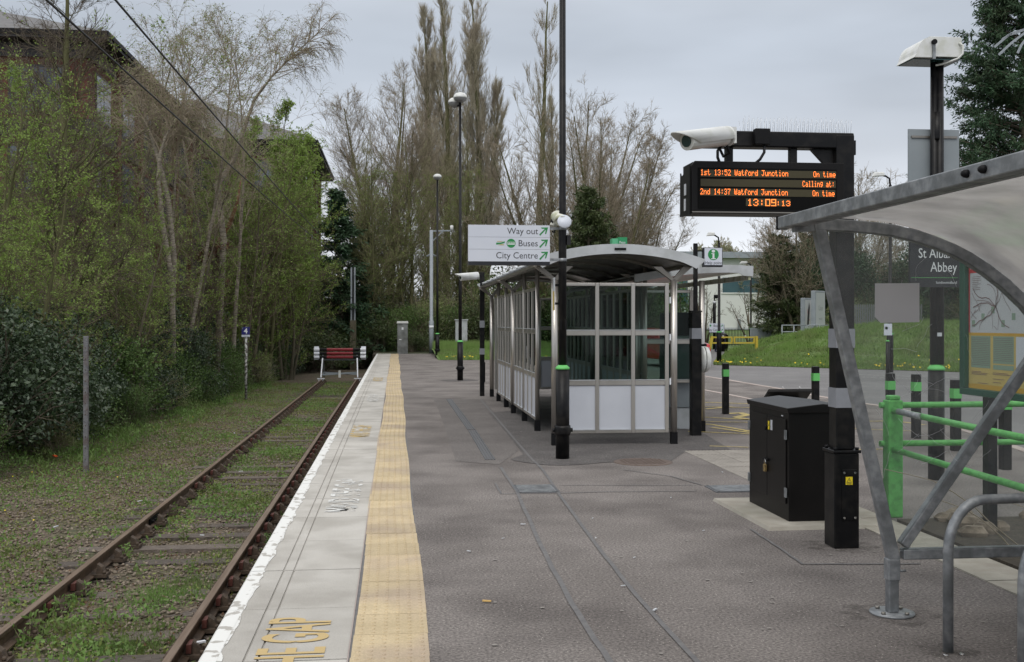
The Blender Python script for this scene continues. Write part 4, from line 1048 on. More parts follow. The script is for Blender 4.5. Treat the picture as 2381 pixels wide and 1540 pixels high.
mb('white_metal').path([(.17, -.165, .17), (.20, -.19, .14), (.20, -.19, .05), (.15, -.18, .0), (.02, -.10, -.045), (-.04, -.06, -.05)], .011, n=8).build('cable', f)
g = thing('name_board', 'black station name board lettered St Albans Abbey behind the clear panel', 'sign', (P.x, P.y, 0))
xa, xb = atY(2114, 600, P.y-.08).x - P.x, atY(2236, 600, P.y-.08).x - P.x
za, zb_ = atY(2180, 668, P.y-.08).z, atY(2180, 520, P.y-.08).z
mb('sign_black').box(xa, xb, -.10, -.065, za, zb_).build('board', g)
textmesh('St Albans', .150, lambda u, v: (xb-.065+u, -.102, atY(2180, 600, P.y-.1).z+v), 'lettering', 'letters_white', 'RIGHT', condense=.78, parent=g)
textmesh('Abbey', .150, lambda u, v: (xb-.065+u, -.102, atY(2180, 632, P.y-.1).z+v), 'lettering', 'letters_white', 'RIGHT', condense=.78, parent=g)
textmesh('londonmidland', .040, lambda u, v: (xb-.065+u, -.102, atY(2180, 660, P.y-.1).z+v), 'lettering', 'letters_white', 'RIGHT', parent=g)
zl = atY(2180, 646, P.y-.1).z; mb('green_band').box(xa+.01, xb-.06, -.1025, -.1005, zl-.002, zl+.002).build('rule_line', g)
b_ = thing('grey_board', 'back of a plain grey sign board strapped high on the black column', 'sign', (P.x, P.y, 0))
xa2, xb2 = atY(2112, 340, P.y+.07).x - P.x, atY(2230, 340, P.y+.07).x - P.x
za2, zb2 = atY(2180, 508, P.y).z, atY(2180, 301, P.y).z
mb('sign_grey').box(xa2, xb2, .068, .085, za2, zb2+.01).build('board', b_)
for z in (zb2-.075, za2+.08): mb('steel_dark').box(xa2+.03, xb2-.03, .052, .0675, z-.012, z+.012).build('mounting_rail', b_)
# small post beyond
P = at(2064, HY+F*EYE/31, 31); t = thing('stop_post', 'slim black post with small white sign at the foot of the grass bank', 'sign post', (P.x, P.y, 0))
mb('black_paint').lathe([(.055, 0), (.055, 1.14)], n=12).build('base_sleeve', t); mb('green_band').lathe([(.06, 1.141), (.06, 1.16), (.03, 1.18)], n=12).build('collar', t)
mb('black_paint').tube((0, 0, 1.181), (0, 0, 1.34), .03).build('pole', t); mb('sign_white').box(-.12, .12, -.03, -.01, 1.32, 1.66).build('sign_plate', t)
mb('sign_green').lathe([(.02, 0), (.045, 0)], (-.05, -.032, 1.53), 12, Matrix.Rotation(R(90), 3, 'X')).build('symbol', t)

# ------------------------------------------------------------------ green notice board
NX, NY0, NY1 = 4.70, 7.30, 8.40
t = thing('notice_board', 'green framed notice board with town map and yellow timetables', 'notice board', (NX, (NY0+NY1)/2, 0))
hw = (NY1-NY0)/2; z0_, z1_ = 1.12, 2.30
for (y0, y1, z0, z1) in ((-hw, hw, z0_, z0_+.055), (-hw, hw, z1_-.055, z1_), (-hw, -hw+.075, z0_+.056, z1_-.056), (hw-.075, hw, z0_+.056, z1_-.056)):
    mb('board_green').box(-.045, .045, y0, y1, z0, z1).build('frame', t, bevel=.006)
mb('board_green').box(.0, .03, -hw+.076, hw-.076, z0_+.056, z1_-.056).build('back_panel', t)
uw = 2*hw-.15; vh = z1_-z0_-.112
def NB(u, v, e=0.): return (-.002-e, hw-.075 - u*uw, z0_+.056+v*vh)
def nq(u0, u1, v0, v1, m, nm, e): mb(m).add([NB(u0, v0, e), NB(u1, v0, e), NB(u1, v1, e), NB(u0, v1, e)], [(0, 1, 2, 3)]).build(nm, t)
nq(0, 1, 0, 1, 'poster_white', 'poster', .0); nq(0, 1, .88, 1, 'poster_red', 'poster_header', .001); nq(0, 1, 0, .42, 'poster_yellow', 'timetable', .001)
nq(0, 1, .405, .425, 'poster_orange', 'timetable_rule', .002); nq(0, 1, .0, .035, 'poster_orange', 'timetable_rule', .002); nq(0, .02, .42, .88, 'poster_red', 'poster_edge', .0015)
nq(.04, .34, .16, .40, 'poster_green', 'timetable_table', .002); nq(.38, .68, .20, .40, 'poster_green', 'timetable_table', .002); nq(.38, .68, .155, .19, 'poster_green', 'timetable_table', .002)
nq(.71, 1, .14, .40, 'sign_white', 'inset_map', .002)
textmesh('ST ALBANS', .055, lambda u, v: (-.006, hw-.10-u, z0_+.056+.91*vh+v), 'lettering', 'letters_white', parent=t)
b = mb('poster_line'); rg = random.Random(3)
def seg(a_, c_, w_, e=.004):
    d = Vector((c_[0]-a_[0], c_[1]-a_[1])); n_ = Vector((-d.y, d.x)).normalized()*w_
    b.add([NB(a_[0]+n_.x, a_[1]+n_.y, e), NB(a_[0]-n_.x, a_[1]-n_.y, e), NB(c_[0]-n_.x, c_[1]-n_.y, e), NB(c_[0]+n_.x, c_[1]+n_.y, e)], [(0, 1, 2, 3)])
for k in range(22):
    p = (rg.uniform(.1, .95), rg.uniform(.45, .86)) if k > 8 else (.42, .62); a_ = rg.uniform(0, 6.28)
    for q in range(rg.randint(3, 7)):
        n_ = (p[0]+.06*math.cos(a_), p[1]+.045*math.sin(a_)); a_ += rg.uniform(-.5, .5)
        if not (.03 < n_[0] < .98 and .44 < n_[1] < .87): break
        seg(p, n_, .0035 if k < 5 else .002); p = n_
for u0, u1 in ((.05, .33), (.39, .67)):
    for q in range(16): v = .385-q*.0135; (seg((u0, v), (u1, v), .0012) if v > (.17 if u0 < .3 else .21) else None)
for (u0, u1, v) in ((.05, .2, .13), (.05, .3, .12), (.05, .28, .11), (.38, .6, .13), (.38, .66, .12), (.38, .55, .085), (.38, .5, .06), (.15, .3, .045)): seg((u0, v), (u1, v), .002)
for k in range(7): seg((.73+.04*k, .15+.02*k), (.78+.03*k, .22+.02*k), .003)
for q in range(8): seg((.06, .85-q*.014), (.06+rg.uniform(.08, .15), .85-q*.014), .0015)
b.build('map_lines', t)
for k in range(6): nq(.05+.15*k, .10+.15*k, .47+.05*(k % 3), .52+.05*(k % 3), 'poster_green', 'map_park', .0012)
for y in (hw-.24, -hw+.10): mb('black_paint').box(.0455, .125, y-.04, y+.04, 0, 2.25).build('post', t)

# ------------------------------------------------------------------ green railings
t = thing('guard_railing', 'bright green tubular guard railing with a square post at its corner', 'railing', (4.36, 8.98, 0))
mb('green_paint').box(-.068, .068, -.06, .06, 0, 1.03).m('green_paint').box(-.05, .05, -.05, .05, 1.03, 1.07).build('post', t, bevel=.012)
for z, m_ in ((.96, 0), (.62, 0)):
    mb('green_paint').tube((-.10, .04, z+.02), (3.2, .04, z+.02), .027, n=12).build('rail', t)
    mb('green_paint').path([(-.02, -.07, z-.02), (-.06, -1.2, z-.03), (-.20, -3.4, z-.03)], .027, n=12).build('rail', t)
mb('rust').m('galv').path([(-.025, -.16, z+.32), (-.055, -.62, z+.315)], .0275, n=12).build('bare_rail_section', t)
for x in (1.9, 3.2): mb('green_paint').box(x-.06, x+.06, -.02, .10, 0, 1.05).build('post', t, bevel=.01)
mb('black_paint').box(-.20-.05, -.20+.05, -3.5, -3.4, 0, 1.0).build('end_post', t)

# ------------------------------------------------------------------ cycle shelter frame
t = thing('cycle_shelter', 'galvanised cycle shelter with curved clear roof and end panel', 'cycle shelter', (0, 0, 0))
FY = 6.0
def fp(px, py, Y=FY): return atY(px, py, Y)
foot = gnd(2075.6, 1428); foot = Vector((foot.x, FY, 0))
mb('galv').lathe([(.001, 0), (.128, 0), (.128, .012), (.001, .012)][1:3] + [(.001, .012)], foot, 28).build('base_plate', t)
for k in range(4):
    a_ = .6+k*math.pi/2; mb('steel_dark').tube(foot+Vector((.095*math.cos(a_), .095*math.sin(a_), .012)), foot+Vector((.095*math.cos(a_), .095*math.sin(a_), .026)), .013, n=6).build('bolt', t)
j = fp(2078, 1290); j = Vector((foot.x+.012, FY, j.z)); top = fp(1896, 528)
mb('galv').box(foot.x-.030, foot.x+.030, FY-.03, FY+.03, .012, .30).build('lower_post', t, bevel=.006)
mb('galv').box(foot.x-.036, foot.x+.036, FY-.036, FY+.036, .20, j.z-.02).build('sleeve', t, bevel=.006)
mb('galv').tube((foot.x+.03, FY-.02, .255), (foot.x+.075, FY-.02, .255), .008, n=8).build('set_screw', t)
def sq(p0, p1, s, nm): mb('galv').bar(p0, p1, s, s, up=(0, 1, 0)).build(nm, t, bevel=.007)
sq(j+Vector((-.004, 0, -.03)), top + Vector((.01, 0, .03)), .066, 'slanted_post')
dj = fp(2098, 1268); de = fp(2381, 858); de = dj + (de-dj)*1.35
sq(dj, de, .060, 'diagonal_brace')
bj = fp(2100, 1288); sq(Vector((bj.x-.01, FY, bj.z)), Vector((4.55, FY, bj.z)), .062, 'bottom_rail')
arc = [(1893, 523), (1940, 524), (1983, 527), (2030, 531), (2075, 537), (2134, 552), (2175, 566), (2214, 582), (2250, 601), (2290, 627), (2335, 662), (2381, 706), (2430, 765), (2470, 830), (2500, 905), (2520, 985), (2530, 1075), (2534, 1180), (2534, 1290)]
AP = [fp(*p) for p in arc]
def square_path(pts, s):
    vs = []; fs = []
    for i, p in enumerate(pts):
        tt = (pts[min(i+1, len(pts)-1)]-pts[max(i-1, 0)]).normalized(); n_ = Vector((-tt.z, 0, tt.x))
        for a_, c_ in ((-1, -1), (1, -1), (1, 1), (-1, 1)): vs.append(p + n_*(a_*s/2) + Vector((0, c_*s/2, 0)))
    for i in range(len(pts)-1):
        for k in range(4): fs.append((4*i+k, 4*i+(k+1) % 4, 4*i+4+(k+1) % 4, 4*i+4+k))
    return vs, fs + [(3, 2, 1, 0), tuple(range(4*len(pts)-4, 4*len(pts)))]
v, f = square_path(AP, .068); mb('galv').add(v, f).build('arched_rib', t, bevel=.006)
for Yn in (3.2, .4):
    dy = Vector((0, Yn-FY, 0)); v, f = square_path([p+dy for p in AP], .068)
    if Yn < 1: mb('galv').add(v, f).build('arched_rib', t)
# eave beam
EX = 2.285; ez = 2.306
mb('galv').prism([(EX-.030, ez-.036), (EX+.030, ez-.036), (EX+.030, ez+.034), (EX-.030, ez+.034)], .2, 6.12).build('eave_beam', t, bevel=.006)
mb('galv').prism([(EX+.030, ez-.036), (EX+.075, ez-.036), (EX+.075, ez-.028), (EX+.030, ez-.028)], .2, 6.10).build('eave_lip', t)
mb('black_matt').box(EX-.034, EX+.034, 6.121, 6.135, ez-.04, ez+.038).build('end_cap', t)
mb('galv').bar(top+Vector((.0, 0, .0)), Vector((EX+.02, FY, ez-.04)), .05, .05, up=(0, 1, 0)).build('eave_bracket', t)
for px in (2250, 2290):
    d = (EX-.03)/(FW[0]+RT[0]*(px-CX)/F); Y = d*(FW[1]+RT[1]*(px-CX)/F)
    mb('black_matt').lathe([(.017, 0), (.017, .012), (.010, .024), (.001, .026)], (EX-.031, Y, ez+.0), 12, Matrix.Rotation(R(-90), 3, 'Y')).build('bolt_cap', t)
# curved clear sheet, sitting on the ribs
sh = [Vector((EX+.045, FY, ez-.02))] + [p + Vector((.012, 0, .045)) for p in AP[1:]]
vs = []; fs = []
for p in sh: vs += [(p.x, FY+.02, p.z), (p.x, .3, p.z)]
for i in range(len(sh)-1): fs.append((2*i, 2*i+1, 2*i+3, 2*i+2))
mb('roof_sheet').add(vs, fs, True).build('roof_sheet', t)
# clear end panel inside the frame
poly = [(j.x+.02, j.z+.03), (top.x+.03, top.z-.03)] + [(p.x, p.z-.03) for p in AP[1:-1]] + [(AP[-1].x-.03, j.z+.03)]
mb('panel_glass').prism([(x, z) for x, z in poly], FY-.028, FY-.024).build('end_panel', t)
s0, s1 = fp(2029, 751), fp(2132, 659)
mb('sticker').prism([(s0.x+.035, s0.z), (s1.x, s0.z+.004), (s1.x, s1.z), (s0.x, s1.z-.003), (s0.x, s0.z+.035)], FY-.0305, FY-.029).build('blank_sticker', t)
# frosted scratches on the panel
b = mb('sticker'); rg = random.Random(11)
for k in range(26):
    p = fp(rg.uniform(2040, 2260), rg.uniform(860, 1120)) if k < 16 else fp(rg.uniform(2010, 2240), rg.uniform(560, 900))
    a_ = rg.uniform(0, 6.28); w_ = rg.uniform(.0004, .0009); pts = [Vector((p.x, FY-.0292, p.z))]
    for q in range(10): a_ += rg.uniform(-.3, .4); pts.append(pts[-1] + Vector((math.cos(a_), 0, math.sin(a_)))*rg.uniform(.012, .022))
    for p0, p1 in zip(pts[:-1], pts[1:]):
        n_ = Vector((-(p1-p0).z, 0, (p1-p0).x)).normalized()*w_; b.add([p0+n_, p0-n_, p1-n_, p1+n_], [(0, 1, 2, 3)])
b.build('scratches', t)
# dirt gathered round the feet of the near posts
for x_, y_, r_ in ((3.40, 7.85, .24), (foot.x, 6.0, .24), (2.86, 5.27, .13), (2.86, 4.60, .13), (2.98, 8.9, .0)):
    if r_: mb('dirt').add([(x_+r_*(1+.22*math.sin(3*k+x_))*math.cos(.2417*k)*1.15, y_+r_*(1+.2*math.cos(5*k))*math.sin(.2417*k), .0052) for k in range(26)], [tuple(range(26))]).build('dirt_stain', plat)
# bicycle stands
for k, (Y, lb) in enumerate(((5.27, 'galvanised hoop cycle stand nearer the shelter frame'), (4.60, 'galvanised hoop cycle stand cut off at the lower right corner'))):
    o = thing('cycle_stand', lb, 'cycle stand', (2.86, Y, 0), group='hoop stands under the cycle shelter')
    pts = [(0, 0, -.02), (0, 0, .52)] + [(.20-.20*math.cos(a_), 0, .52+.20*math.sin(a_)*1.35) for a_ in [q*math.pi/2/8 for q in range(1, 9)]]
    pts += [(.8, 0, .80)] + [(.95+.18*math.sin(a_), 0, .80-.20+.20*math.cos(a_)) for a_ in [q*math.pi/2/6 for q in range(1, 7)]] + [(1.13, 0, 0)]
    mb('galv').path(pts, .0265, n=16).build('hoop', o)
    for x in (-.04, .05): mb('chrome').lathe([(.016, .001), (.012, .006), (.001, .008)], (x, -.05 if x < 0 else -.045, 0), 10).build('fixing_stud', o)

# ------------------------------------------------------------------ track side
P = gnd(200, 1092, -.93); P = at(200, HY+F*(EYE+.93)/19.2, 19.2)
t = thing('concrete_post', 'old weathered concrete post standing alone in front of dark shrubs', 'post', (P.x, P.y, -1.0))
mat('old_concrete', (.13, .13, .14), (.20, .20, .205), 9., .95, bump=.6, bscale=40, c3=(.10, .06, .05), s3=6., amt3=.6)
zt = at(200, 782, 19.2).z + 1.0
mb('old_concrete').prism([(-.042, 0), (.042, 0), (.038, zt), (-.038, zt)], -.04, .04).build('shaft', t, bevel=.006)
for k in range(11): mb('rust').tube((.0, -.043, .25+k*.2), (0, -.047, .25+k*.2), .010, n=6).build('wire_hole', t)
P = at(572, HY+F*(EYE+.95)/36.6, 36.6); t = thing('car_stop_marker', 'blue number 4 marker plate on flaking white post', 'sign post', (P.x, P.y, -1.0))
zt = at(572, 760, 36.6).z+1.0
mat('flaky_white', (.46, .46, .44), (.10, .09, .08), 14., .8, lo=.48, hi=.54)
mb('flaky_white').tube((0, 0, 0), (0, 0, zt), .045, n=10).build('pole', t)
mb('number_blue').box(-.135, .135, -.07, -.05, zt-.27, zt-.01).build('number_plate', t)
textmesh('4', .24, lambda u, v: (u, -.072, zt-.225+v), 'numeral', 'letters_white', 'CENTER', bold=.03, parent=t)
mb('sign_white').box(-.135, .135, -.07, -.05, zt-.35, zt-.28).build('lower_plate', t)
textmesh('Train stop', .05, lambda u, v: (u, -.072, zt-.335+v), 'lettering', 'letters_dark', 'CENTER', parent=t)

# buffer stop
BY = 48.0
t = thing('buffer_stop', 'red, black and white rail buffer stop at the end of the track', 'buffer stop', (mid, BY, ZR))
hw = 1.14
for k in range(3):
    zc = .92+k*.165 + .03
    for (a_, c_, m_) in ((-hw, -.90, 'white_plain'), (-.898, -.575, 'cabinet_black'), (-.573, .573, 'red_paint'), (.575, .898, 'cabinet_black'), (.90, hw, 'white_plain')):
        mb(m_).prism([(-.075, zc-.062), (-.10, zc-.03), (-.10, zc+.03), (-.075, zc+.062), (.03, zc+.062), (.03, zc-.062)], a_, c_, axis='x').build('beam_section', t)
for x in (-hw+.02, hw-.02): pass
mb('white_plain').box(-hw, -.93, .031, .06, .83, 1.42).box(.93, hw, .031, .06, .83, 1.42).build('end_plate', t)
for x in (-.7525, .7525):
    mb('white_plain').bar((x, .02, 1.02), (x*1.06, -.55, .08), .08, .05, up=(1, 0, 0)).build('front_leg', t)
    mb('panel_grey').bar((x, .05, 1.0), (x, .85, .05), .10, .06, up=(1, 0, 0)).build('rear_leg', t)
    mb('white_plain').box(x*1.06-.16, x*1.06+.16, -.66, -.46, .0, .035).box(x*1.06-.11, x*1.06-.06, -.62, -.50, -.09, 0).box(x*1.06+.06, x*1.06+.11, -.62, -.50, -.09, 0).build('rail_clamp', t)
mb('sign_grey').bar((-.75, -.40, .19), (.75, -.2, .26), .08, .07).bar((-.75, .1, .26), (.75, -.3, .19), .06, .06).build('cross_brace', t)
mb('white_metal').box(-.05, .05, -.36, -.27, .05, .36).build('coupling', t)
mb('old_concrete').m('panel_grey').box(-.9, .9, .05, .09, .80, .86).build('rear_channel', t)

# cabinet at the platform end
P = gnd(936, 823); t = thing('end_cabinet', 'tall weathered grey steel cabinet at the far end of the platform', 'cabinet', (P.x, P.y, 0))
mat('old_steel', (.12, .125, .12), (.20, .21, .20), 4., .45, metal=.4, c3=(.30, .31, .31), s3=2.5, amt3=.5)
hh = at(936, 747, (P.y)/.99).z
mb('old_steel').box(-.28, .28, 0, .5, 0, hh-.12).build('body', t, bevel=.01)
mb('old_steel').box(-.26, .26, -.014, -.001, .12, hh-.20).build('door', t)
mb('white_metal').box(-.31, .31, -.05, .54, hh-.118, hh-.06).build('hood', t); mb('white_metal').box(-.29, .29, -.03, .52, hh-.058, hh+.0).build('hood', t)
mb('letters_white').box(-.05, .05, -.018, -.0145, hh-.46, hh-.33).build('warning_label', t); mb('letters_white').box(-.18, -.06, -.018, -.0145, hh-1.0, hh-.96).build('handle', t)
P = gnd(1073, 806, .1); P = at(1073, 806, 60); t = thing('verge_cabinet', 'pale grey cabinet half hidden in the bushes behind the grass verge', 'cabinet', (P.x, P.y, 0))
mb('sign_grey').m('fascia').box(-.33, .33, 0, .4, 0, 1.78).build('body', t); mb('fascia').box(-.38, .38, -.04, .44, 1.785, 1.85).build('hood', t)
# grey CCTV mast
P = gnd(1003, 822); t = thing('camera_mast', 'slim grey metal mast with side arm and dome camera near platform end', 'mast', (P.x, P.y, 0))
dd = P.y/.99; hh = at(1003, 538, dd).z
mat('mast_grey', (.26, .29, .32), (.31, .34, .37), 3., .5)
mb('mast_grey').lathe([(.13, 0), (.13, 1.75), (.095, 1.78), (.095, hh)], n=14).build('pole', t)
mb('white_plain').lathe([(.133, 1.35), (.133, 1.5)], n=14).build('label_band', t)
mb('mast_grey').bar((0, 0, hh-.05), (1.05, 0, hh-.02), .07, .07).bar((0, 0, hh-.65), (.62, 0, hh-.06), .05, .05).build('arm', t)
for a_ in (2.2, .9, 3.6, -.5): mb('mast_grey').bar((0, 0, hh-1.25), (.33*math.cos(a_), .33*math.sin(a_), hh-1.42), .03, .03).build('climbing_guard', t)
mb('white_metal').lathe([(.001, -.02), (.09, -.02), (.09, .25), (.001, .28)], (1.1, 0, hh), 12).build('dome_camera', t)
# pole at the end of the track with overhead cables
P = at(821, HY+F*(EYE+1)/60, 60); t = thing('cable_pole', 'dark timber and steel pole beyond the buffer stop carrying the overhead cables', 'pole', (P.x, P.y, -1.0))
zt = at(821, 622, 60).z+1
mb('bark').box(-.17, .17, -.15, .15, 0, at(821, 745, 60).z+1).build('timber_stub', t)
mb('mast_grey').box(-.14, -.05, -.05, .05, 2.6, zt).box(.05, .14, -.05, .05, 2.6, zt).build('steel_channel', t)
mb('cabinet_black').box(-.05, .05, -.04, .04, 2.6, zt-.1).build('web', t)
top_ = Vector((P.x, P.y, zt-1))
for k, (a_, lb) in enumerate((((108, 0), 'lower left of two black overhead cables crossing the trees'), ((268, 0), 'upper right of two black overhead cables crossing the trees'))):
    s0 = at(*a_, 9.); d = (s0-top_); pts = []
    for q in range(49): u = q/48*1.12; p = top_ + d*u; pts.append(p + Vector((0, 0, -.42*4*u*(1-u)*.35)))
    o = mb('cable').path(pts, [.011 for q in range(49)], n=5).build('overhead_cable', None, label=lb, category='cable', group='black overhead cables')
# palisade fences
def palisade(P0, P1, n, h, label, z=0., m='panel_grey', w=.07, rails=(.35, .85)):
    t = thing('palisade_fence', label, 'fence', (P0.x, P0.y, z)); d = (P1-P0); d.z = 0; Ln = d.length; t.rotation_euler = (0, 0, math.atan2(d.y, d.x))
    pale = mb(m).add([(-w/2, -.01, 0), (w/2, -.01, 0), (w/2, .01, 0), (-w/2, .01, 0), (-w/2, -.01, h*.93), (w/2, -.01, h*.93), (w/2, .01, h*.93), (-w/2, .01, h*.93), (0, 0, h)],
                     [(0, 1, 5, 4), (1, 2, 6, 5), (2, 3, 7, 6), (3, 0, 4, 7), (4, 5, 8), (5, 6, 8), (6, 7, 8), (7, 4, 8)]).mesh('pale')
    for k in range(n): link('pale', pale, t, loc=(Ln*(k+.5)/n, 0, 0))
    for r_ in rails: mb(m).box(0, Ln, .012, .045, h*r_-.02, h*r_+.02).build('rail', t)
    return t
palisade(Vector((-5.2, 64.5, 0)), Vector((2.6, 65.5, 0)), 56, 2.0, 'grey palisade fence across the end of the track', z=-.6)
# white van-like pale wall seen through the trees at the track end
# ------------------------------------------------------------------ far side of the road
def street_lamp(px, topy, armto, d, label, z=0.):
    b0 = at(px, HY, d); t = thing('street_lamp', label, 'street lamp', (b0.x, b0.y, z), group='black street lamps with white lanterns beyond the car park')
    zt = at(px, topy, d).z - z; hx = at(armto, topy, d).x - b0.x
    mb('black_paint').lathe([(.10, 0), (.10, 1.3), (.06, 1.35), (.05, zt-.3)], n=10).build('pole', t)
    mb('green_band').lathe([(.104, 1.28), (.104, 1.33)], n=10).build('collar', t)
    mb('black_paint').path([(0, 0, zt-.3), (-.03, 0, zt-.08), (-.16, 0, zt), (hx*.45, 0, zt+.02)], .032, n=8).build('arm', t)
    mb('white_metal').add([(hx*.40, -.10, zt+.0), (hx*.40, .10, zt+.0), (hx*1.15, .05, zt-.03), (hx*1.15, -.05, zt-.03), (hx*.40, -.09, zt+.12), (hx*.40, .09, zt+.12), (hx*.95, .06, zt+.13), (hx*.95, -.06, zt+.13)],
                          [(0, 1, 2, 3), (4, 7, 6, 5), (0, 4, 5, 1), (1, 5, 6, 2), (2, 6, 7, 3), (3, 7, 4, 0)]).build('lantern', t, bevel=.03)
    return t
street_lamp(1672, 548, 1645, 42.5, 'black street lamp rising behind the Help point sign')
street_lamp(1746, 613, 1722, 66., 'farthest street lamp, behind the second shelter roof edge')
street_lamp(2070, 410, 2030, 36., 'street lamp whose white lantern shows above the cycle shelter beam', z=0.)
P = at(1661, HY, 66); t = thing('camera_pole', 'thin black pole with small camera in front of the white building', 'pole', (P.x, P.y, 0))
zt = at(1661, 688, 66).z; mb('black_paint').lathe([(.10, 0), (.10, at(1, 706, 66).z), (.04, at(1, 704, 66).z), (.04, zt)], n=10).build('pole', t)
mb('black_matt').lathe([(.001, -.12), (.16, -.1), (.16, .1), (.001, .12)], (.12, 0, zt-.05), 10).build('dome_camera', t); mb('white_plain').lathe([(.11, 0), (.11, .15)], (0, 0, at(1, 706, 66).z), 10).build('white_band', t)
# small direction sign over the road
P = at(1666, 762, 43); t = thing('small_direction_sign', 'small tilted white sign lettered Buses and City Centre beyond the help point', 'sign', (P.x, P.y, P.z), rz=.15)
mb('sign_white').box(-.32, .30, -.03, .0, -.19, .17).build('face', t); mb('sign_black').box(-.32, .30, -.034, .004, -.215, -.19).build('lower_band', t)
textmesh('Buses', .14, lambda u, v: (.17+u, -.034, .03+v), 'lettering', 'letters_dark', 'RIGHT', parent=t); textmesh('City Centre', .14, lambda u, v: (.17+u, -.034, -.14+v), 'lettering', 'letters_dark', 'RIGHT', condense=.85, parent=t)
b = mb('sign_green')
for z in (.07, -.10): b.add([(.20, -.034, z-.04), (.215, -.034, z-.05), (.275, -.034, z+.04), (.22, -.034, z+.045)], [(0, 1, 2, 3)])
b.add([(-.28+.04*math.cos(q*.6), -.034, .08+.04*math.sin(q*.6)) for q in range(10)], [tuple(range(10))]); b.build('arrow', t)
mb('mast_grey').box(.30, .34, -.02, .02, -.25, .12).build('edge_post', t)
# yellow height barrier
P0 = at(1650, HY+F*EYE/47, 47); P1 = at(1763, HY+F*EYE/47, 47)
t = thing('height_barrier', 'yellow car park height barrier frame', 'barrier', (P0.x, P0.y, 0)); wd = P1.x-P0.x
zt = at(1700, 782, 47).z
for x, lean in ((0, .12), (wd, 0)): mb('barrier_yellow').bar((x-lean, 0, 0), (x+lean, 0, zt), .11, .11, up=(1, 0, 0)).build('post', t)
for a_, c_ in ((.08, wd/2-.03), (wd/2+.03, wd-.08)):
    for z in (zt-.05, zt-.30): mb('barrier_yellow').box(a_, c_, -.03, .03, z-.032, z+.032).build('rail', t)
    mb('fascia').box(a_+.5, c_-.4, -.02, .02, zt-.02, zt+.03).build('warning_strip', t)
    for x in (a_, c_-.06): mb('barrier_yellow').box(x, x+.06, -.038, .038, zt-.265, zt-.085).build('end_bar', t)
# park railings behind it
P0, P1 = at(1590, HY, 72), at(1900, HY, 74)
palisade(P0, P1, 90, 1.25, 'thin black park railings behind the yellow barrier', m='black_matt', w=.03, rails=(.12, .92))
P0, P1 = at(1978, HY, 56), at(2145, HY, 55)
palisade(P0, P1, 32, 1.45, 'grey palisade fence along the top of the grass bank', z=1.2, w=.08)
for k in range(2):
    a_ = at([1742, 1803][k], HY, 58)
# steel frame board and cycle racks
P = at(1772, HY, 61); t = thing('steel_frame_screen', 'low grey steel framed screen beside the yellow barrier', 'screen', (P.x-.7, P.y, .0))
mb('mast_grey').box(0, .07, 0, .07, 0, 1.35).build('post', t); mb('mast_grey').box(1.45, 1.52, 0, .07, 0, 1.35).build('post', t); mb('mast_grey').box(0.071, 1.449, .01, .06, 1.25, 1.34).build('rail', t); mb('sign_grey').box(.075, 1.445, .02, .04, .5, 1.24).build('panel', t)
for k, (px, lb) in enumerate(((1845, 'left one of the steel guard frames before the billboards'), (1905, 'right one of the steel guard frames before the billboards'))):
    P = at(px, HY, 54); t = thing('guard_railing', lb, 'guard rail', (P.x-.6, P.y, .75), group='tubular steel guard frames before the billboards')
    for x in (0, .62, 1.25): mb('mast_grey').tube((x, 0, -.3), (x, 0, .78), .03, n=6).build('upright', t)
    for z in (.12, .45, .78): mb('mast_grey').tube((-.03, 0, z), (1.28, 0, z), .03, n=6).build('rail', t)
# billboards
def billboard(pxa, pxb, ya, yb, d, ang, label, txt):
    A = at(pxa, yb, d); B = at(pxb, yb, d); wd = (B-A).length*1.0; hgt = (yb-ya)/F*d
    t = thing('billboard', label, 'billboard', (A.x, A.y, A.z), rz=ang); wd = wd/math.cos(ang+TH)
    mb('mast_grey').box(0, wd, 0, .25, 0, hgt).build('casing', t, bevel=.03)
    mb('poster_white').box(.07, wd-.07, -.012, -.001, .1, hgt-.1).build('poster', t)
    textmesh(txt[0], hgt*.16, lambda u, v: (wd/2+u, -.014, hgt*.55+v), 'lettering', txt[1], 'CENTER', condense=.5, parent=t)
    textmesh(txt[2], hgt*.10, lambda u, v: (wd/2+u, -.014, hgt*.33+v), 'lettering', txt[1], 'CENTER', condense=.5, parent=t)
    mb('mast_grey').box(.1, .2, .1, .2, -1.4, 0).box(wd-.2, wd-.1, .1, .2, -1.4, 0).build('leg', t)
    return t, wd, hgt
t_, wd, hgt = billboard(1871, 1896, 693, 772, 57, .75, 'left billboard with red slogan on white poster beyond the grass bank', ('SALE', 'poster_red', 'now on'))
mb('letters_dark').add([(.25, -.015, .3), (.45, -.015, .25), (.6, -.015, 1.3), (.5, -.015, 1.6), (.35, -.015, 1.1)], [(0, 1, 2, 3, 4)]).build('poster_figure', t_)
billboard(1896, 1931, 676, 778, 54, .75, 'right billboard with pale poster beside the slanted shelter post', ('Colour', 'sign_grey', 'your day'))
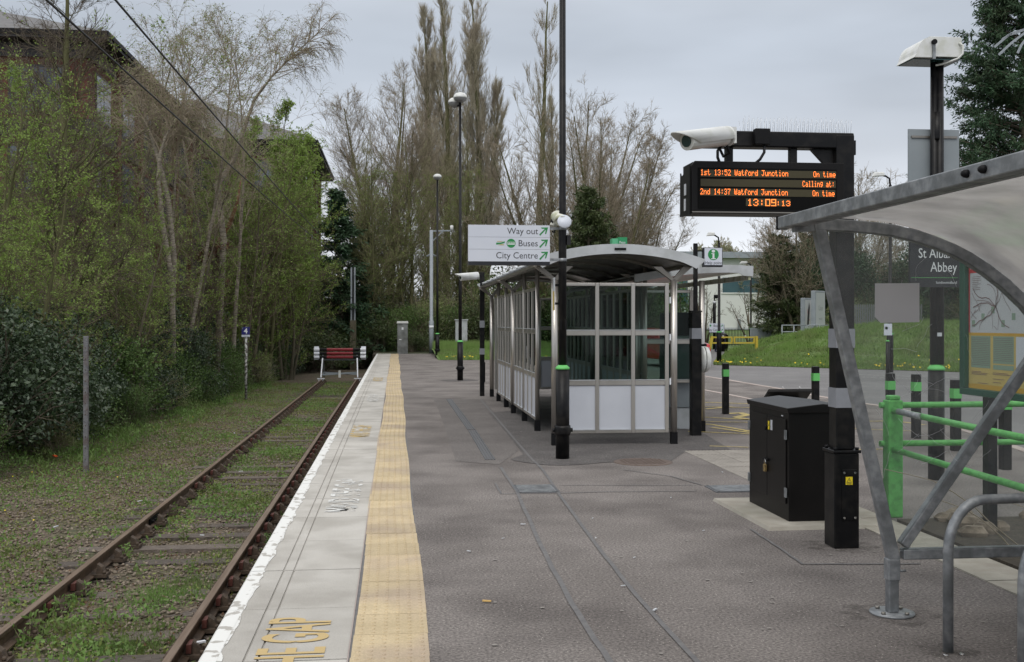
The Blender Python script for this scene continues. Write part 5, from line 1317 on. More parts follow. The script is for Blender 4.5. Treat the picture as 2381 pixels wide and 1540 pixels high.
# white building with teal windows
A = at(1470, HY, 118); B = at(1795, HY, 118)
t = thing('white_building', 'large white rendered building with teal window bands beyond the lawn', 'building', (A.x, A.y, .0), rz=0)
wd = B.x-A.x; zt = at(1700, 600, 118).z; t.rotation_euler = (0, 0, -.02)
mb('render_white').box(0, wd, 0, 30, .3, zt).build('wall', t)
mb('render_white').m('fascia').box(-.02, wd+.02, -.03, 0, .2, 1.05).build('plinth', t)
for (pa, pb, ya, yb) in ((1686, 1800, 645, 680), (1566, 1602, 636, 715), (1500, 1560, 645, 680)):
    xa, xb = at(pa, HY, 118).x-A.x, min(at(pb, HY, 118).x-A.x, wd-.1); za, zb_ = at(1, yb, 118).z, at(1, ya, 118).z
    mb('teal').box(xa, xb, -.05, -.001, za, zb_).build('window', t); mb('render_white').box(xa-.15, xb+.15, -.10, -.002, za-.15, za-.002).build('sill', t)
mb('slate').m('mast_grey').box(-.8, wd+2.5, -.8, 30, zt+.01, zt+.7).build('roof_edge', t)
mb('galv').box(at(1722, HY, 118).x-A.x, at(1722, HY, 118).x-A.x+.3, -.3, -.06, .8, 2.0).build('wall_box', t)
# red car between the shelters, mostly hidden
P = at(1560, HY+F*EYE/41, 41); t = thing('parked_car', 'red hatchback parked beyond the shelters, mostly hidden', 'car', (P.x, P.y, .01), rz=R(96))
prof = [(-1.95, .28), (-2.0, .65), (-1.9, .88), (-1.0, .98), (-.45, 1.42), (1.1, 1.46), (1.75, 1.0), (1.95, .85), (1.97, .30)]
b = mb('car_red'); n = len(prof); vs = []
for yy, sc_ in ((-.82, .94), (-.78, 1), (.78, 1), (.82, .94)):
    for x, z in prof:
        k_ = 1 if z < 1.0 else .86; vs.append((x*(1 if abs(yy) < .8 else .985), yy*k_, z))
b.add(vs, [tuple(range(n)), tuple(range(4*n-1, 3*n-1, -1))] + [(r*n+k, r*n+(k+1) % n, (r+1)*n+(k+1) % n, (r+1)*n+k) for r in range(3) for k in range(n)]); b.build('body', t, bevel=.04)
for s_ in (-1, 1):
    for x in (-1.25, 1.2):
        w_ = mb('tyre').lathe([(.001, -.09), (.29, -.09), (.31, -.07), (.31, .07), (.29, .09), (.001, .09)], (x, s_*.75, .31), 20, Matrix.Rotation(R(90), 3, 'X')).build('wheel', t)
        mb('chrome').lathe([(.001, -.01), (.19, -.01), (.19, .01), (.001, .01)], (x, s_*.845, .31), 14, Matrix.Rotation(R(90), 3, 'X')).build('rim', w_)
    mb('win_dark').add([(-.85, s_*.74, 1.02), (-.42, s_*.715, 1.36), (1.0, s_*.715, 1.40), (1.5, s_*.74, 1.05)], [(0, 1, 2, 3)]).build('window', t)
    mb('lens_dark').m('poster_red').box(1.93, 1.985, s_*.62-.12, s_*.62+.12, .70, .90).build('tail_light', t)
    mb('chrome').box(-2.03, -1.95, s_*.58-.15, s_*.58+.15, .62, .76).build('headlight', t)
mb('win_dark').add([(1.17, -.62, 1.42), (1.17, .62, 1.42), (1.70, .66, 1.07), (1.70, -.66, 1.07)], [(0, 1, 2, 3)]).build('rear_window', t)
mb('poster_white').box(1.985, 1.995, -.26, .26, .5, .61).build('number_plate', t)
# litter bin and person stooping beside the barrier
P = at(1682, HY+F*EYE/61, 61); t = thing('litter_bin', 'dark litter bin behind the stooping person near the yellow barrier', 'litter bin', (P.x+.1, P.y+.3, 0))
mb('black_paint').lathe([(.24, 0), (.26, .05), (.26, .85), (.28, .87), (.28, .92), (.12, 1.05), (.001, 1.06)], n=16).build('drum', t); mb('black_matt').lathe([(.285, .80), (.285, .86)], n=16).build('rim_band', t)
def skinned(name, verts, edges, radii, material, parent, root=0):
    me = bpy.data.meshes.new(name); me.from_pydata(verts, edges, []); o = link(name, me, parent)
    sk = o.modifiers.new('skin', 'SKIN'); 
    for i, r_ in enumerate(radii): me.skin_vertices[0].data[i].radius = (r_, r_) if not isinstance(r_, tuple) else r_
    me.skin_vertices[0].data[root].use_root = True; ss = o.modifiers.new('sub', 'SUBSURF'); ss.levels = 1; ss.render_levels = 1
    me.materials.append(MATS[material]); return o
P = at(1668, HY+F*EYE/60.5, 60.5); t = thing('person', 'person in brown jacket and dark jeans stooping low beside the litter bin', 'person', (P.x, P.y, 0), rz=.3)
vs = [(0, 0, .62), (.02, -.22, .86), (.03, -.36, .93), (.02, -.46, .90), (.03, -.56, .84), (.12, .02, .58), (.15, -.14, .36), (.15, .02, .06), (.15, -.12, .03), (-.10, .02, .58), (-.12, -.12, .36), (-.12, .04, .06), (-.12, -.10, .03),
      (.20, -.34, .88), (.25, -.40, .62), (.22, -.52, .42), (-.16, -.34, .88), (-.20, -.42, .62), (-.14, -.54, .42)]
eg = [(0, 1), (1, 2), (2, 3), (3, 4), (0, 5), (5, 6), (6, 7), (7, 8), (0, 9), (9, 10), (10, 11), (11, 12), (2, 13), (13, 14), (14, 15), (2, 16), (16, 17), (17, 18)]
for hasn in (1,):
    me = bpy.data.meshes.new('body'); me.from_pydata(vs, eg, [])
    o = link('body', me, t); sk = o.modifiers.new('skin', 'SKIN')
    if not me.skin_vertices: 
        pass
    rad = [.16, .16, .15, .06, .10, .10, .075, .05, .045, .10, .075, .05, .045, .065, .05, .04, .065, .05, .04]
    for i, r_ in enumerate(rad): me.skin_vertices[0].data[i].radius = (r_, r_)
    me.skin_vertices[0].data[0].use_root = True; o.modifiers.new('sub', 'SUBSURF').levels = 1; me.materials.append(MATS['denim'])
mb('jacket').lathe([(.17, -.06), (.20, .08), (.21, .22), (.17, .36), (.08, .42)], (.01, -.02, .60), 14, Matrix.Rotation(R(48), 3, 'X')).build('jacket', t)
mb('hair').lathe([(.001, -.11), (.075, -.08), (.108, 0), (.08, .08), (.001, .115)], (.03, -.56, .86), 12).build('hair', t)
mb('skin').lathe([(.001, -.09), (.06, -.07), (.085, 0), (.06, .06), (.001, .08)], (.03, -.595, .83), 10).build('face', t)
# ------------------------------------------------------------------ brick office buildings on the left
winm = mb('win_frame').box(-1.15, 1.15, -.02, .10, -.05, 1.95)
winm = winm.mesh('window'); 
def pane_mesh():
    b = mb('win_glass')
    return b.box(-.51, .51, -.035, -.021, .06, 1.84).mesh('pane')
pn = pane_mesh()
def add_window(t, loc, rz, dark=False):
    w_ = link('window', winm, t, loc=loc, rz=rz)
    for x in (-.55, .55): link('pane', pn, w_, loc=(x, 0, 0))
ZE = 13.1
def office(name_label, x0, x1, y0, y1, zg, wins_front, wins_side, ridge=4.2):
    t = thing('office_building', name_label, 'building', (x1, y0, 0)); wx = x1-x0; wy = y1-y0
    mb('brick').box(-wx, 0, 0, wy, zg, ZE-.25).build('wall', t)
    o = 1.0
    mb('soffit').box(-wx-o, o, -o, wy+o, ZE-.24, ZE-.12).build('soffit', t)
    mb('black_matt').box(-wx-o-.08, o+.08, -o-.08, wy+o+.08, ZE-.118, ZE+.06).build('gutter', t)
    r_ = min(wx, wy)/2+o
    mb('slate').add([(-wx-o, -o, ZE+.065), (o, -o, ZE+.065), (o, wy+o, ZE+.065), (-wx-o, wy+o, ZE+.065), (-wx/2, r_-o, ZE+ridge), (-wx/2, wy+o-r_, ZE+ridge)] if wx < wy else
                    [(-wx-o, -o, ZE+.065), (o, -o, ZE+.065), (o, wy+o, ZE+.065), (-wx-o, wy+o, ZE+.065), (-wx-o+r_, wy/2, ZE+ridge), (o-r_, wy/2, ZE+ridge)],
                    [(0, 1, 4), (1, 2, 5, 4), (2, 3, 5), (3, 0, 4, 5)] if wx < wy else [(0, 1, 5, 4), (1, 2, 5), (2, 3, 4, 5), (3, 0, 4)]).build('roof', t)
    for fl in range(4):
        z = .6 + fl*3.15
        for x in wins_front: add_window(t, (-x, -.03, z), 0)
        for y in wins_side: add_window(t, (.03, y, z), R(90))
        mb('win_frame').box(-wx, .12, -.14, -.001, z+2.25, z+2.95).build('facade_band', t)
        mb('win_frame').box(.001, .14, 0, wy, z+2.26, z+2.94).build('facade_band', t)
    for y in [w_+2.0 for w_ in wins_side]: mb('brick').box(.001, .22, y-.25, y+.25, zg, ZE-.3).build('brick_pier', t)
    for x in [w_+2.0 for w_ in wins_front]: mb('brick').box(-x-.25, -x+.25, -.22, -.001, zg, ZE-.3).build('brick_pier', t)
    return t
office('four storey red brick office building with dark overhanging eaves on the left', -32, -12.3, 44.5, 66.5, -1.1, [1.9+4*k for k in range(4)], [2.2+4.2*k for k in range(5)])
t = office('farther brick office wing whose dark eave points toward the track end', -26, -5.9, 69.2, 85, -1.1, [1.9+4*k for k in range(4)], [2.6+4.6*k for k in range(3)])
mb('black_matt').path([(1.0, -.9, ZE-.2), (1.0, -.9, ZE-.45), (.15, -.4, ZE-.75), (.10, -.3, ZE-1.2), (.10, -.3, 0)], .05, n=6).build('downpipe', t)

# ------------------------------------------------------------------ plants
def norm(v): return v/np.maximum(np.linalg.norm(v, axis=-1, keepdims=True), 1e-9)
def grow(rg, base, d, ln, rad, m, wig, up, taper=.25, sag=0.):
    """bend each branch as it grows: returns points (n,m,3), radii (n,m)."""
    n = len(base); P_ = np.zeros((n, m, 3)); P_[:, 0] = base; d = norm(d); upv = np.array([0, 0, 1.])
    for i in range(1, m):
        t = i/(m-1)
        d = norm(d + rg.normal(0, wig, (n, 3)) + upv*(up - sag*t)/(m-1))
        P_[:, i] = P_[:, i-1] + d*(ln/(m-1))[:, None]
    Rr = rad[:, None]*np.linspace(1, taper, m)[None]
    return P_, Rr
def sprout(rg, P_, Rr, k, t0, t1, ang, angj, lenf, radf, flat=0.):
    n, m, _ = P_.shape; par = np.repeat(np.arange(n), k); t = rg.uniform(t0, t1, len(par)); f = t*(m-1); i = np.minimum(f.astype(int), m-2); w = (f-i)[:, None]
    base = P_[par, i]*(1-w) + P_[par, i+1]*w; ax = norm(P_[par, i+1]-P_[par, i]); r0 = Rr[par, i]
    rnd = rg.normal(size=(len(par), 3)); perp = norm(rnd - ax*(rnd*ax).sum(-1, keepdims=True))
    if flat: perp[:, 2] *= (1-flat); perp = norm(perp)
    a = rg.normal(ang, angj, len(par)); d = ax*np.cos(a)[:, None] + perp*np.sin(a)[:, None]
    return base, d, lenf(par, t), np.minimum(radf(par, t), r0*.8)
def tubes(sets, sides):
    V = []; Fq = []; o = 0
    for (P_, Rr), n_ in zip(sets, sides):
        if not len(P_): continue
        n, m, _ = P_.shape; T = np.zeros_like(P_); T[:, 1:-1] = P_[:, 2:]-P_[:, :-2]; T[:, 0] = P_[:, 1]-P_[:, 0]; T[:, -1] = P_[:, -1]-P_[:, -2]; T = norm(T)
        a = np.where(np.abs(T[..., 2:3]) < .9, np.array([0, 0, 1.]), np.array([1., 0, 0])); X = norm(np.cross(T, a)); Y = np.cross(T, X)
        th = 2*np.pi*np.arange(n_)/n_
        C = P_[:, :, None] + Rr[:, :, None, None]*(X[:, :, None]*np.cos(th)[None, None, :, None] + Y[:, :, None]*np.sin(th)[None, None, :, None])
        V.append(C.reshape(-1, 3)); b = o + (np.arange(n)[:, None, None]*m + np.arange(m-1)[None, :, None])*n_
        k = np.arange(n_)[None, None]; k1 = (k+1) % n_
        Fq.append(np.stack([b+k, b+k1, b+n_+k1, b+n_+k], -1).reshape(-1, 4)); o += n*m*n_
    return np.concatenate(V), np.concatenate(Fq)
def leaf_quads(rg, pts, size, asp=.55, jit=.6, droop=0., aim=None):
    n = len(pts); a = norm(rg.normal(size=(n, 3)) + np.array([0, 0, -droop]) + (aim if aim is not None else 0)); b = norm(np.cross(a, rg.normal(size=(n, 3))))
    s = size*rg.uniform(1-jit, 1+jit, n)[:, None]; a = a*s; b = b*s*asp
    V = np.stack([pts, pts+a*.5+b*.5, pts+a, pts+a*.5-b*.5], 1).reshape(-1, 3)
    return V, (np.arange(n)[:, None]*4 + np.arange(4)[None])
def pick(rg, P_, n, t0=0., jitter=0.):
    k, m, _ = P_.shape; i = rg.integers(0, k, n); t = rg.uniform(t0, 1, n)*(m-1); j = np.minimum(t.astype(int), m-2); w = (t-j)[:, None]
    return P_[i, j]*(1-w) + P_[i, j+1]*w + rg.normal(0, 1, (n, 3))*jitter
A1 = lambda v: (lambda par, t: np.full(len(par), float(v)))

def plant_mesh(parts, tname='trunk'):
    """parts: list of (name, V, F, material) -> meshes to be linked under things."""
    return [(nm, np_mesh(nm, V, Fq, [m], smooth=(nm in ('trunk', 'branches')))) for nm, V, Fq, m in parts]
def plant(name, label, category, meshes, loc, rz=0., scale=1., group=None, mats=None):
    t = thing(name, label, category, loc, rz, group); t.scale = (scale,)*3 if isinstance(scale, (int, float)) else scale
    for nm, me in meshes: link(nm, me, t)
    return t

def bare_tree(seed, H, r0, trunks=((0, 0, 0, 0, 1.),), lean=.0, n1=26, l1=.36, a1=.7, up1=.5, t1=.22, n2=9, n3=6, tw=.009, crown='round', leaves=0, leafm='leaf_bud', lsize=.05,
              bark='bark', twig='twig_brown', sag3=0., l2=.42, l3=.34, wig=.10, a2=.65, a3=.6, lt=.0, w0=.03, m3=3, s3=3, rbf=.20):
    rg = np.random.default_rng(seed); n = len(trunks)
    base = np.array([(t_[0], t_[1], 0.) for t_ in trunks]); d = np.array([(t_[2], t_[3], 1.) for t_ in trunks]); ln = H*np.array([t_[4] for t_ in trunks])
    T, TR = grow(rg, base, d, ln, r0*np.array([t_[4] for t_ in trunks])**.8, 12, w0, .25, .12)
    TR[:, 0] *= 1.25
    def len1(par, t):
        s = (t-t1)/(1-t1)
        sh = {'round': np.sin(np.pi*np.clip(.18+.78*s, 0, 1))**.7, 'spire': (1.02-s)**.75*.9+.04, 'fan': .35+.65*(1-s), 'pop': np.clip((1.03-s), 0, 1)**.6*np.clip(.5+s*2, 0, 1)}[crown]
        return H*l1*sh*rg.uniform(.65, 1.15, len(par))*ln[par]/H
    b, dd, ll, rr = sprout(rg, T, TR, n1, t1, .99, a1, .16, len1, lambda p, t: r0*rbf*(1.1-t))
    B1, R1 = grow(rg, b, dd, ll, np.maximum(rr, .012), 7, wig, up1, .22)
    b, dd, l2_, rr = sprout(rg, B1, R1, n2, .15, .98, a2, .2, lambda p, t: ll[p]*l2*(1.15-t*.7)*rg.uniform(.6, 1.2, len(p)), lambda p, t: np.full(len(p), .02))
    B2, R2 = grow(rg, b, dd, l2_, np.maximum(rr, tw*1.2), 5, wig*1.2, up1*.7, .4)
    b, dd, l3_, rr = sprout(rg, B2, R2, n3, .1, 1., a3, .25, lambda p, t: np.maximum(l2_[p]*l3*1.3, H*.02)*rg.uniform(.6, 1.3, len(p)), A1(tw))
    B3, R3 = grow(rg, b, dd, l3_, np.full(len(b), tw), m3, wig*1.2, up1*.4, .5, sag=sag3)
    out_ = []
    V, Fq = tubes([(T, TR)], [10]); out_.append(('trunk', V, Fq, bark))
    V, Fq = tubes([(B1, R1)], [5]); out_.append(('branches', V, Fq, bark if bark != 'bark_birch' else twig))
    V, Fq = tubes([(B2, R2), (B3, R3)], [3, s3]); out_.append(('twigs', V, Fq, twig))
    if leaves:
        pts = pick(rg, B3, leaves, .1, .02)
        if lt: pts = pts[pts[:, 2] < H*lt]
        V, Fq = leaf_quads(rg, pts, lsize); out_.append(('leaves', V, Fq, leafm))
    return plant_mesh(out_)

def leafy_mass(seed, rx, ry, rz, nlump, nleaf, lsize, leafm, twig='twig_dark', nstem=40, top=.0, droop=.0, surf=.55, asp=.55):
    """a shrub: stems fanning from the ground, lumps of leaves of unequal size, leaves thickest near each lump's skin."""
    rg = np.random.default_rng(seed)
    a = rg.uniform(0, 6.283, nlump); q = rg.uniform(0, 1, nlump)**.6; zc = rg.uniform(.12, .95, nlump)
    prof = np.sqrt(np.clip(1-(zc*.92)**2, 0, 1))
    C = np.stack([np.cos(a)*q*rx*prof*.85, np.sin(a)*q*ry*prof*.85, zc*rz*.86], -1); S = rg.uniform(.18, .42, nlump)*min(rx, rz)
    w = S**2/np.sum(S**2); idx = rg.choice(nlump, nleaf, p=w); dirs = norm(rg.normal(size=(nleaf, 3))); rr = rg.uniform(surf, 1.08, nleaf)
    pts = C[idx] + dirs*(S[idx]*rr)[:, None]*np.array([1, 1, .8]); pts = pts[pts[:, 2] > .02]
    V, Fq = leaf_quads(rg, pts, lsize, asp=asp, droop=droop)
    st = rg.integers(0, nlump, nstem); e = C[st] + norm(rg.normal(size=(nstem, 3)))*S[st][:, None]*.9
    b = np.stack([rg.normal(0, rx*.15, nstem), rg.normal(0, ry*.15, nstem), np.zeros(nstem)], -1); d = e-b
    B, Rr = grow(rg, b, d, np.linalg.norm(d, axis=1)*1.1, np.full(nstem, .022), 6, .10, .1, .25)
    b2, dd, l2_, r2 = sprout(rg, B, Rr, 7, .3, 1, .6, .2, lambda p, t: np.full(len(p), rz*.22)*rg.uniform(.5, 1.3, len(p)), A1(.007))
    B2, R2 = grow(rg, b2, dd, l2_, np.full(len(b2), .007), 4, .15, .1, .4)
    V2, F2 = tubes([(B, Rr), (B2, R2)], [4, 3])
    return plant_mesh([('stems', V2, F2, twig), ('leaves', V, Fq, leafm)])

def conifer(seed, H, rb, nb, nspray, ssize, droop=.55, leafm='leaf_conifer', power=.8, t0=.04):
    rg = np.random.default_rng(seed)
    T, TR = grow(rg, np.zeros((1, 3)), np.array([[0, 0, 1.]]), np.array([H]), np.array([H*.016]), 10, .01, .2, .1)
    def len1(par, t): return rb*(1.03-t)**power*rg.uniform(.70, 1.12, len(par))
    b, dd, ll, rr = sprout(rg, T, TR, nb, t0, .995, 1.25, .14, len1, A1(.035))
    B, Rr = grow(rg, b, dd, ll, rr, 7, .06, .15, .2, sag=droop)
    b, dd, l2_, r2 = sprout(rg, B, Rr, 6, .25, 1., .75, .2, lambda p, t: ll[p]*.30*rg.uniform(.5, 1.2, len(p)), A1(.012), flat=.5)
    B2, R2 = grow(rg, b, dd, l2_, r2, 4, .08, .0, .4, sag=droop)
    pts = np.concatenate([pick(rg, B2, int(nspray*.7), 0., ssize*.45), pick(rg, B, nspray-int(nspray*.7), .25, ssize*.45)])
    out_d = pts*np.array([1, 1, 0]); aim = norm(out_d)*.9
    V, Fq = leaf_quads(rg, pts, ssize, asp=.30, droop=.55, aim=aim)
    V0, F0 = tubes([(T, TR)], [8]); V1, F1 = tubes([(B, Rr), (B2, R2)], [4, 3])
    return plant_mesh([('trunk', V0, F0, 'bark'), ('branches', V1, F1, 'twig_dark'), ('sprays', V, Fq, leafm)])

def root(px, d, z=None, yoff=0.):
    p = at(px, HY, d); return Vector((p.x, p.y, z if z is not None else 0.))
def gz(p): return float(g_left(np.array(p.x), np.array(p.y)))-.05 if p.x < -1 and p.y < 88 else -.05

# --- poplars and bare trees beyond the platform end
pop = [bare_tree(101+k, 27, .38, trunks=tr_, n1=n1_, l1=.235, a1=.55, up1=1.25, t1=.12, n2=11, n3=8, crown='pop', tw=.0085, rbf=.13, twig='twig_pop', bark='bark_green', l2=.34, l3=.33, wig=.04, a2=.42, a3=.36)
       for k, (tr_, n1_) in enumerate(((((0, 0, 0, 0, 1.), (-.5, .2, -.045, 0, .93), (-.9, 0, -.075, .02, .80)), 105), (((0, 0, .0, 0, 1.), (.5, 0, .07, 0, .86), (-.4, .3, -.07, 0, .83), (.2, .2, .11, 0, .72)), 100), (((0, 0, 0, 0, 1.), (.6, 0, .085, 0, .72)), 46)))]
for k, (px, topy, d, m_, lb) in enumerate(((1040, -14, 84, 0, 'narrow poplar with three leaders, left of the tall group'), (1104, -40, 86, 1, 'broadest and tallest bare poplar, in the middle of the group'),
                                        (1243, 0, 84, 2, 'single narrow bare poplar just left of the near lamp column'))):
    H_ = (HY-topy)/F*d + EYE; plant('poplar_tree', lb, 'tree', pop[m_], root(px, d, 0), rz=.3*k, scale=H_/27, group='tall bare poplars behind the platform end')
lomb = bare_tree(120, 20, .30, trunks=((0, 0, 0, 0, 1.), (.3, .1, .07, .05, .92), (-.3, 0, -.08, 0, .90), (.1, -.2, .14, -.1, .80), (-.1, .1, -.16, .1, .74)), n1=42, l1=.30, a1=.62, up1=.38, t1=.2, n2=13, n3=9, crown='round', tw=.0075, wig=.07, l2=.46, twig='twig_brown', bark='bark_green',
                 leaves=16000, leafm='leaf_spring', lsize=.095, lt=.58)
fan = bare_tree(121, 15, .20, trunks=tuple((.25*math.cos(a_), .25*math.sin(a_), math.cos(a_)*s_, math.sin(a_)*s_*.5, h_) for a_, s_, h_ in ((0, .55, .85), (.5, .35, .95), (1.2, .12, 1.), (2.4, .15, .98), (3.1, .38, .9), (3.6, .5, .8), (5.4, .4, .85), (6.1, .72, .75))),
                n1=26, l1=.40, a1=.45, up1=.30, t1=.12, n2=12, n3=7, crown='fan', tw=.008, twig='twig_brown', bark='bark_green', leaves=5000, leafm='leaf_bud', lsize=.07, lt=.6)
slim = bare_tree(122, 17, .20, trunks=((0, 0, 0, 0, 1.), (.4, 0, .09, .03, .9), (-.3, .2, -.10, .0, .82)), n1=36, l1=.26, a1=.7, up1=.4, t1=.15, n2=11, n3=7, crown='round', tw=.0085, twig='twig_green', bark='bark_green', leaves=9000, leafm='leaf_spring', lsize=.08, lt=.85)
for k, (px, topy, d, m_, rz, lb, sx) in enumerate((
        (905, 188, 70, lomb, .3, 'broad round topped bare tree between the conifer and the poplars', 1.), (1330, 225, 66, fan, 0., 'bare tree fanning widely behind the near lamp column', 1.),
        (1405, 262, 60, fan, .9, 'spreading bare tree right of the near lamp column, above the shelter', 1.), 
        (960, 330, 66, slim, .4, 'slim budding tree left of the farthest lamp column', 1.), (1075, 330, 70, slim, 1.9, 'slim budding tree behind the lamp column with two lanterns', 1.),
        
        (862, 330, 64, slim, 5.0, 'small budding tree right of the dark conifer', 1.), 
        (1455, 420, 66, fan, 2.2, 'lowest spreading bare tree at the right of the group', 1.))):
    H_ = (HY-topy)/F*d + EYE; base_h = 20 if m_ is lomb else (15 if m_ is fan else 17)
    s_ = H_/base_h; plant('bare_tree', lb, 'tree', m_, root(px, d, 0), rz=rz, scale=(s_*sx, s_*sx, s_), group='bare trees behind the shelter')
# ivy clad conifers
con_s = conifer(130, 9, 1.9, 150, 26000, .17, droop=.5)
con_i = conifer(131, 9, 2.2, 190, 42000, .15, droop=.3, leafm='leaf_ivy', power=.6)
for px, topy, d, m_, rz, lb, sx in ((788, 445, 62, con_s, 0, 'dark narrow conifer beside the brick wing eave', 1.45), (1376, 432, 55, con_i, .5, 'ivy covered conical tree right of the near lamp column', 1.0), (1418, 520, 58, con_i, 2., 'lower ivy covered tree above the roof sign', 1.1),
                                  (842, 520, 66, con_s, 2.5, 'smaller dark conifer right of the narrow one', 1.3), (1822, 545, 61, con_i, 1.2, 'broad ivy covered tree right of the white building', 1.25), (1888, 520, 66, con_i, 3.4, 'tall ivy covered tree behind the left billboard', 1.3)):
    s_ = ((HY-topy)/F*d + EYE + .9)/9; plant('ivy_tree' if m_ is con_i else 'conifer', lb, 'tree', m_, root(px, d, -.9), rz=rz, scale=(s_*sx, s_*sx, s_), group='dark conical trees behind the platform')
# undergrowth behind the platform end
ug = [leafy_mass(140, 2.2, 1.6, 3.0, 26, 9000, .075, 'leaf_mid', nstem=60), leafy_mass(141, 2.0, 1.6, 3.2, 22, 6500, .07, 'leaf_bud', twig='twig_brown', nstem=110, surf=.2), leafy_mass(142, 2.3, 1.8, 2.6, 24, 9000, .085, 'leaf_ivy', nstem=50)]
rg = random.Random(5)
spots = [(742, 66, 2, 1.5), (772, 64, 0, 1.3), (806, 67, 1, 1.5), (838, 66, 2, 1.35), (868, 63.5, 0, 1.2), (893, 66, 1, 1.3), (915, 68, 2, 1.4), (955, 62.5, 0, .9), (985, 63.5, 1, 1.15), (880, 61.5, 2, .8), (835, 61.5, 0, .8), (770, 61, 0, .85), (1020, 66, 1, 1.3), (1046, 63, 0, .9), (1085, 63, 2, 1.1), (1112, 65, 1, 1.3),
         (1140, 64, 2, 1.35), (1172, 66, 1, 1.3), (1205, 65, 2, 1.3), (1240, 66, 1, 1.4), (1278, 66, 0, 1.3), (1320, 68, 2, 1.5), (1365, 68, 1, 1.4), (1410, 70, 0, 1.5), (1455, 74, 2, 1.5), (1500, 78, 1, 1.4),
         (720, 72, 0, 2.0), (780, 76, 2, 1.8), (850, 77, 0, 1.7), (925, 76, 1, 1.8), (1000, 76, 2, 1.6), (1070, 78, 1, 1.8), (1150, 77, 0, 1.7), (1235, 78, 2, 2.3), (1320, 79, 0, 2.2), (1400, 80, 1, 2.0), (960, 60.5, 2, .5), (700, 60, 0, 1.2), (728, 57, 2, 1.0), (690, 66, 2, 1.9)]
kindw = ['green leafed', 'brown twiggy', 'dark ivy leafed']
where = ['behind the buffer stop', 'behind the palisade fence', 'beside the end cabinet', 'behind the grey mast', 'behind the lamp columns', 'behind the camera post', 'behind the shelter', 'far behind the shelter roof']
spots.sort(); seen_ = {}
for k, (px, d, m_, s_) in enumerate(spots):
    w_ = where[min(7, max(0, int((px-690)/85)))]
    z = -.95 if px < 880 else -.05
    key_ = f'{kindw[m_]} bush {w_}, {"in the back row" if d > 71 else "in the front row"}'; seen_[key_] = seen_.get(key_, 0)+1
    plant('bush', key_ + ['', ', second', ', third', ', fourth'][seen_[key_]-1], 'bush', ug[m_], root(px, d, z), rz=rg.uniform(0, 6), scale=(s_*1.05, s_, s_*1.02), group=f'{kindw[m_]} bushes {w_}')

# --- left thicket in front of the brick building
birch = bare_tree(150, 12, .085, trunks=((0, 0, -.02, 0, .98), (.28, .1, .09, 0, 1.)), n1=24, l1=.32, a1=.62, up1=.45, t1=.34, n2=8, n3=7, crown='round', tw=.0045, bark='bark_birch', twig='twig_brown', sag3=2.4, l2=.45, l3=.55, leaves=7000, leafm='leaf_bud', lsize=.05, m3=4)
alder = bare_tree(151, 11, .12, trunks=((0, 0, 0, 0, 1.), (.3, .2, .12, .05, .9), (-.3, .1, -.14, .05, .85)), n1=26, l1=.34, a1=.9, up1=.25, t1=.12, n2=9, n3=6, crown='round', tw=.004, bark='bark_green', twig='twig_thicket', leaves=19000, leafm='leaf_spring', lsize=.07)
alder2 = bare_tree(152, 9, .09, trunks=tuple((.3*math.cos(a_), .3*math.sin(a_), .22*math.cos(a_), .22*math.sin(a_), .8+.2*math.sin(3*a_)) for a_ in (0, 1.2, 2.5, 3.8, 5.)), n1=20, l1=.36, a1=.8, up1=.15, t1=.06, n2=8, n3=6, crown='round', tw=.0045, bark='bark', twig='twig_thicket', leaves=13000, leafm='leaf_spring', lsize=.055)
big = bare_tree(153, 17, .36, trunks=((0, 0, .01, 0, 1.),), n1=80, l1=.42, a1=1.05, up1=.30, t1=.14, n2=11, n3=8, crown='spire', w0=.008, tw=.006, bark='bark_green', twig='twig_dark', leaves=12000, leafm='leaf_spring', lsize=.060, l2=.38, lt=.7)
green = bare_tree(154, 10, .09, trunks=((0, 0, 0, 0, 1.), (.4, .1, .12, 0, .92), (-.4, .2, -.1, 0, .9), (.1, -.3, .02, -.1, .8)), n1=26, l1=.24, a1=.6, up1=.6, t1=.12, n2=9, n3=7, crown='round', tw=.004, bark='bark_green', twig='twig_thicket', leaves=24000, leafm='leaf_spring', lsize=.085)
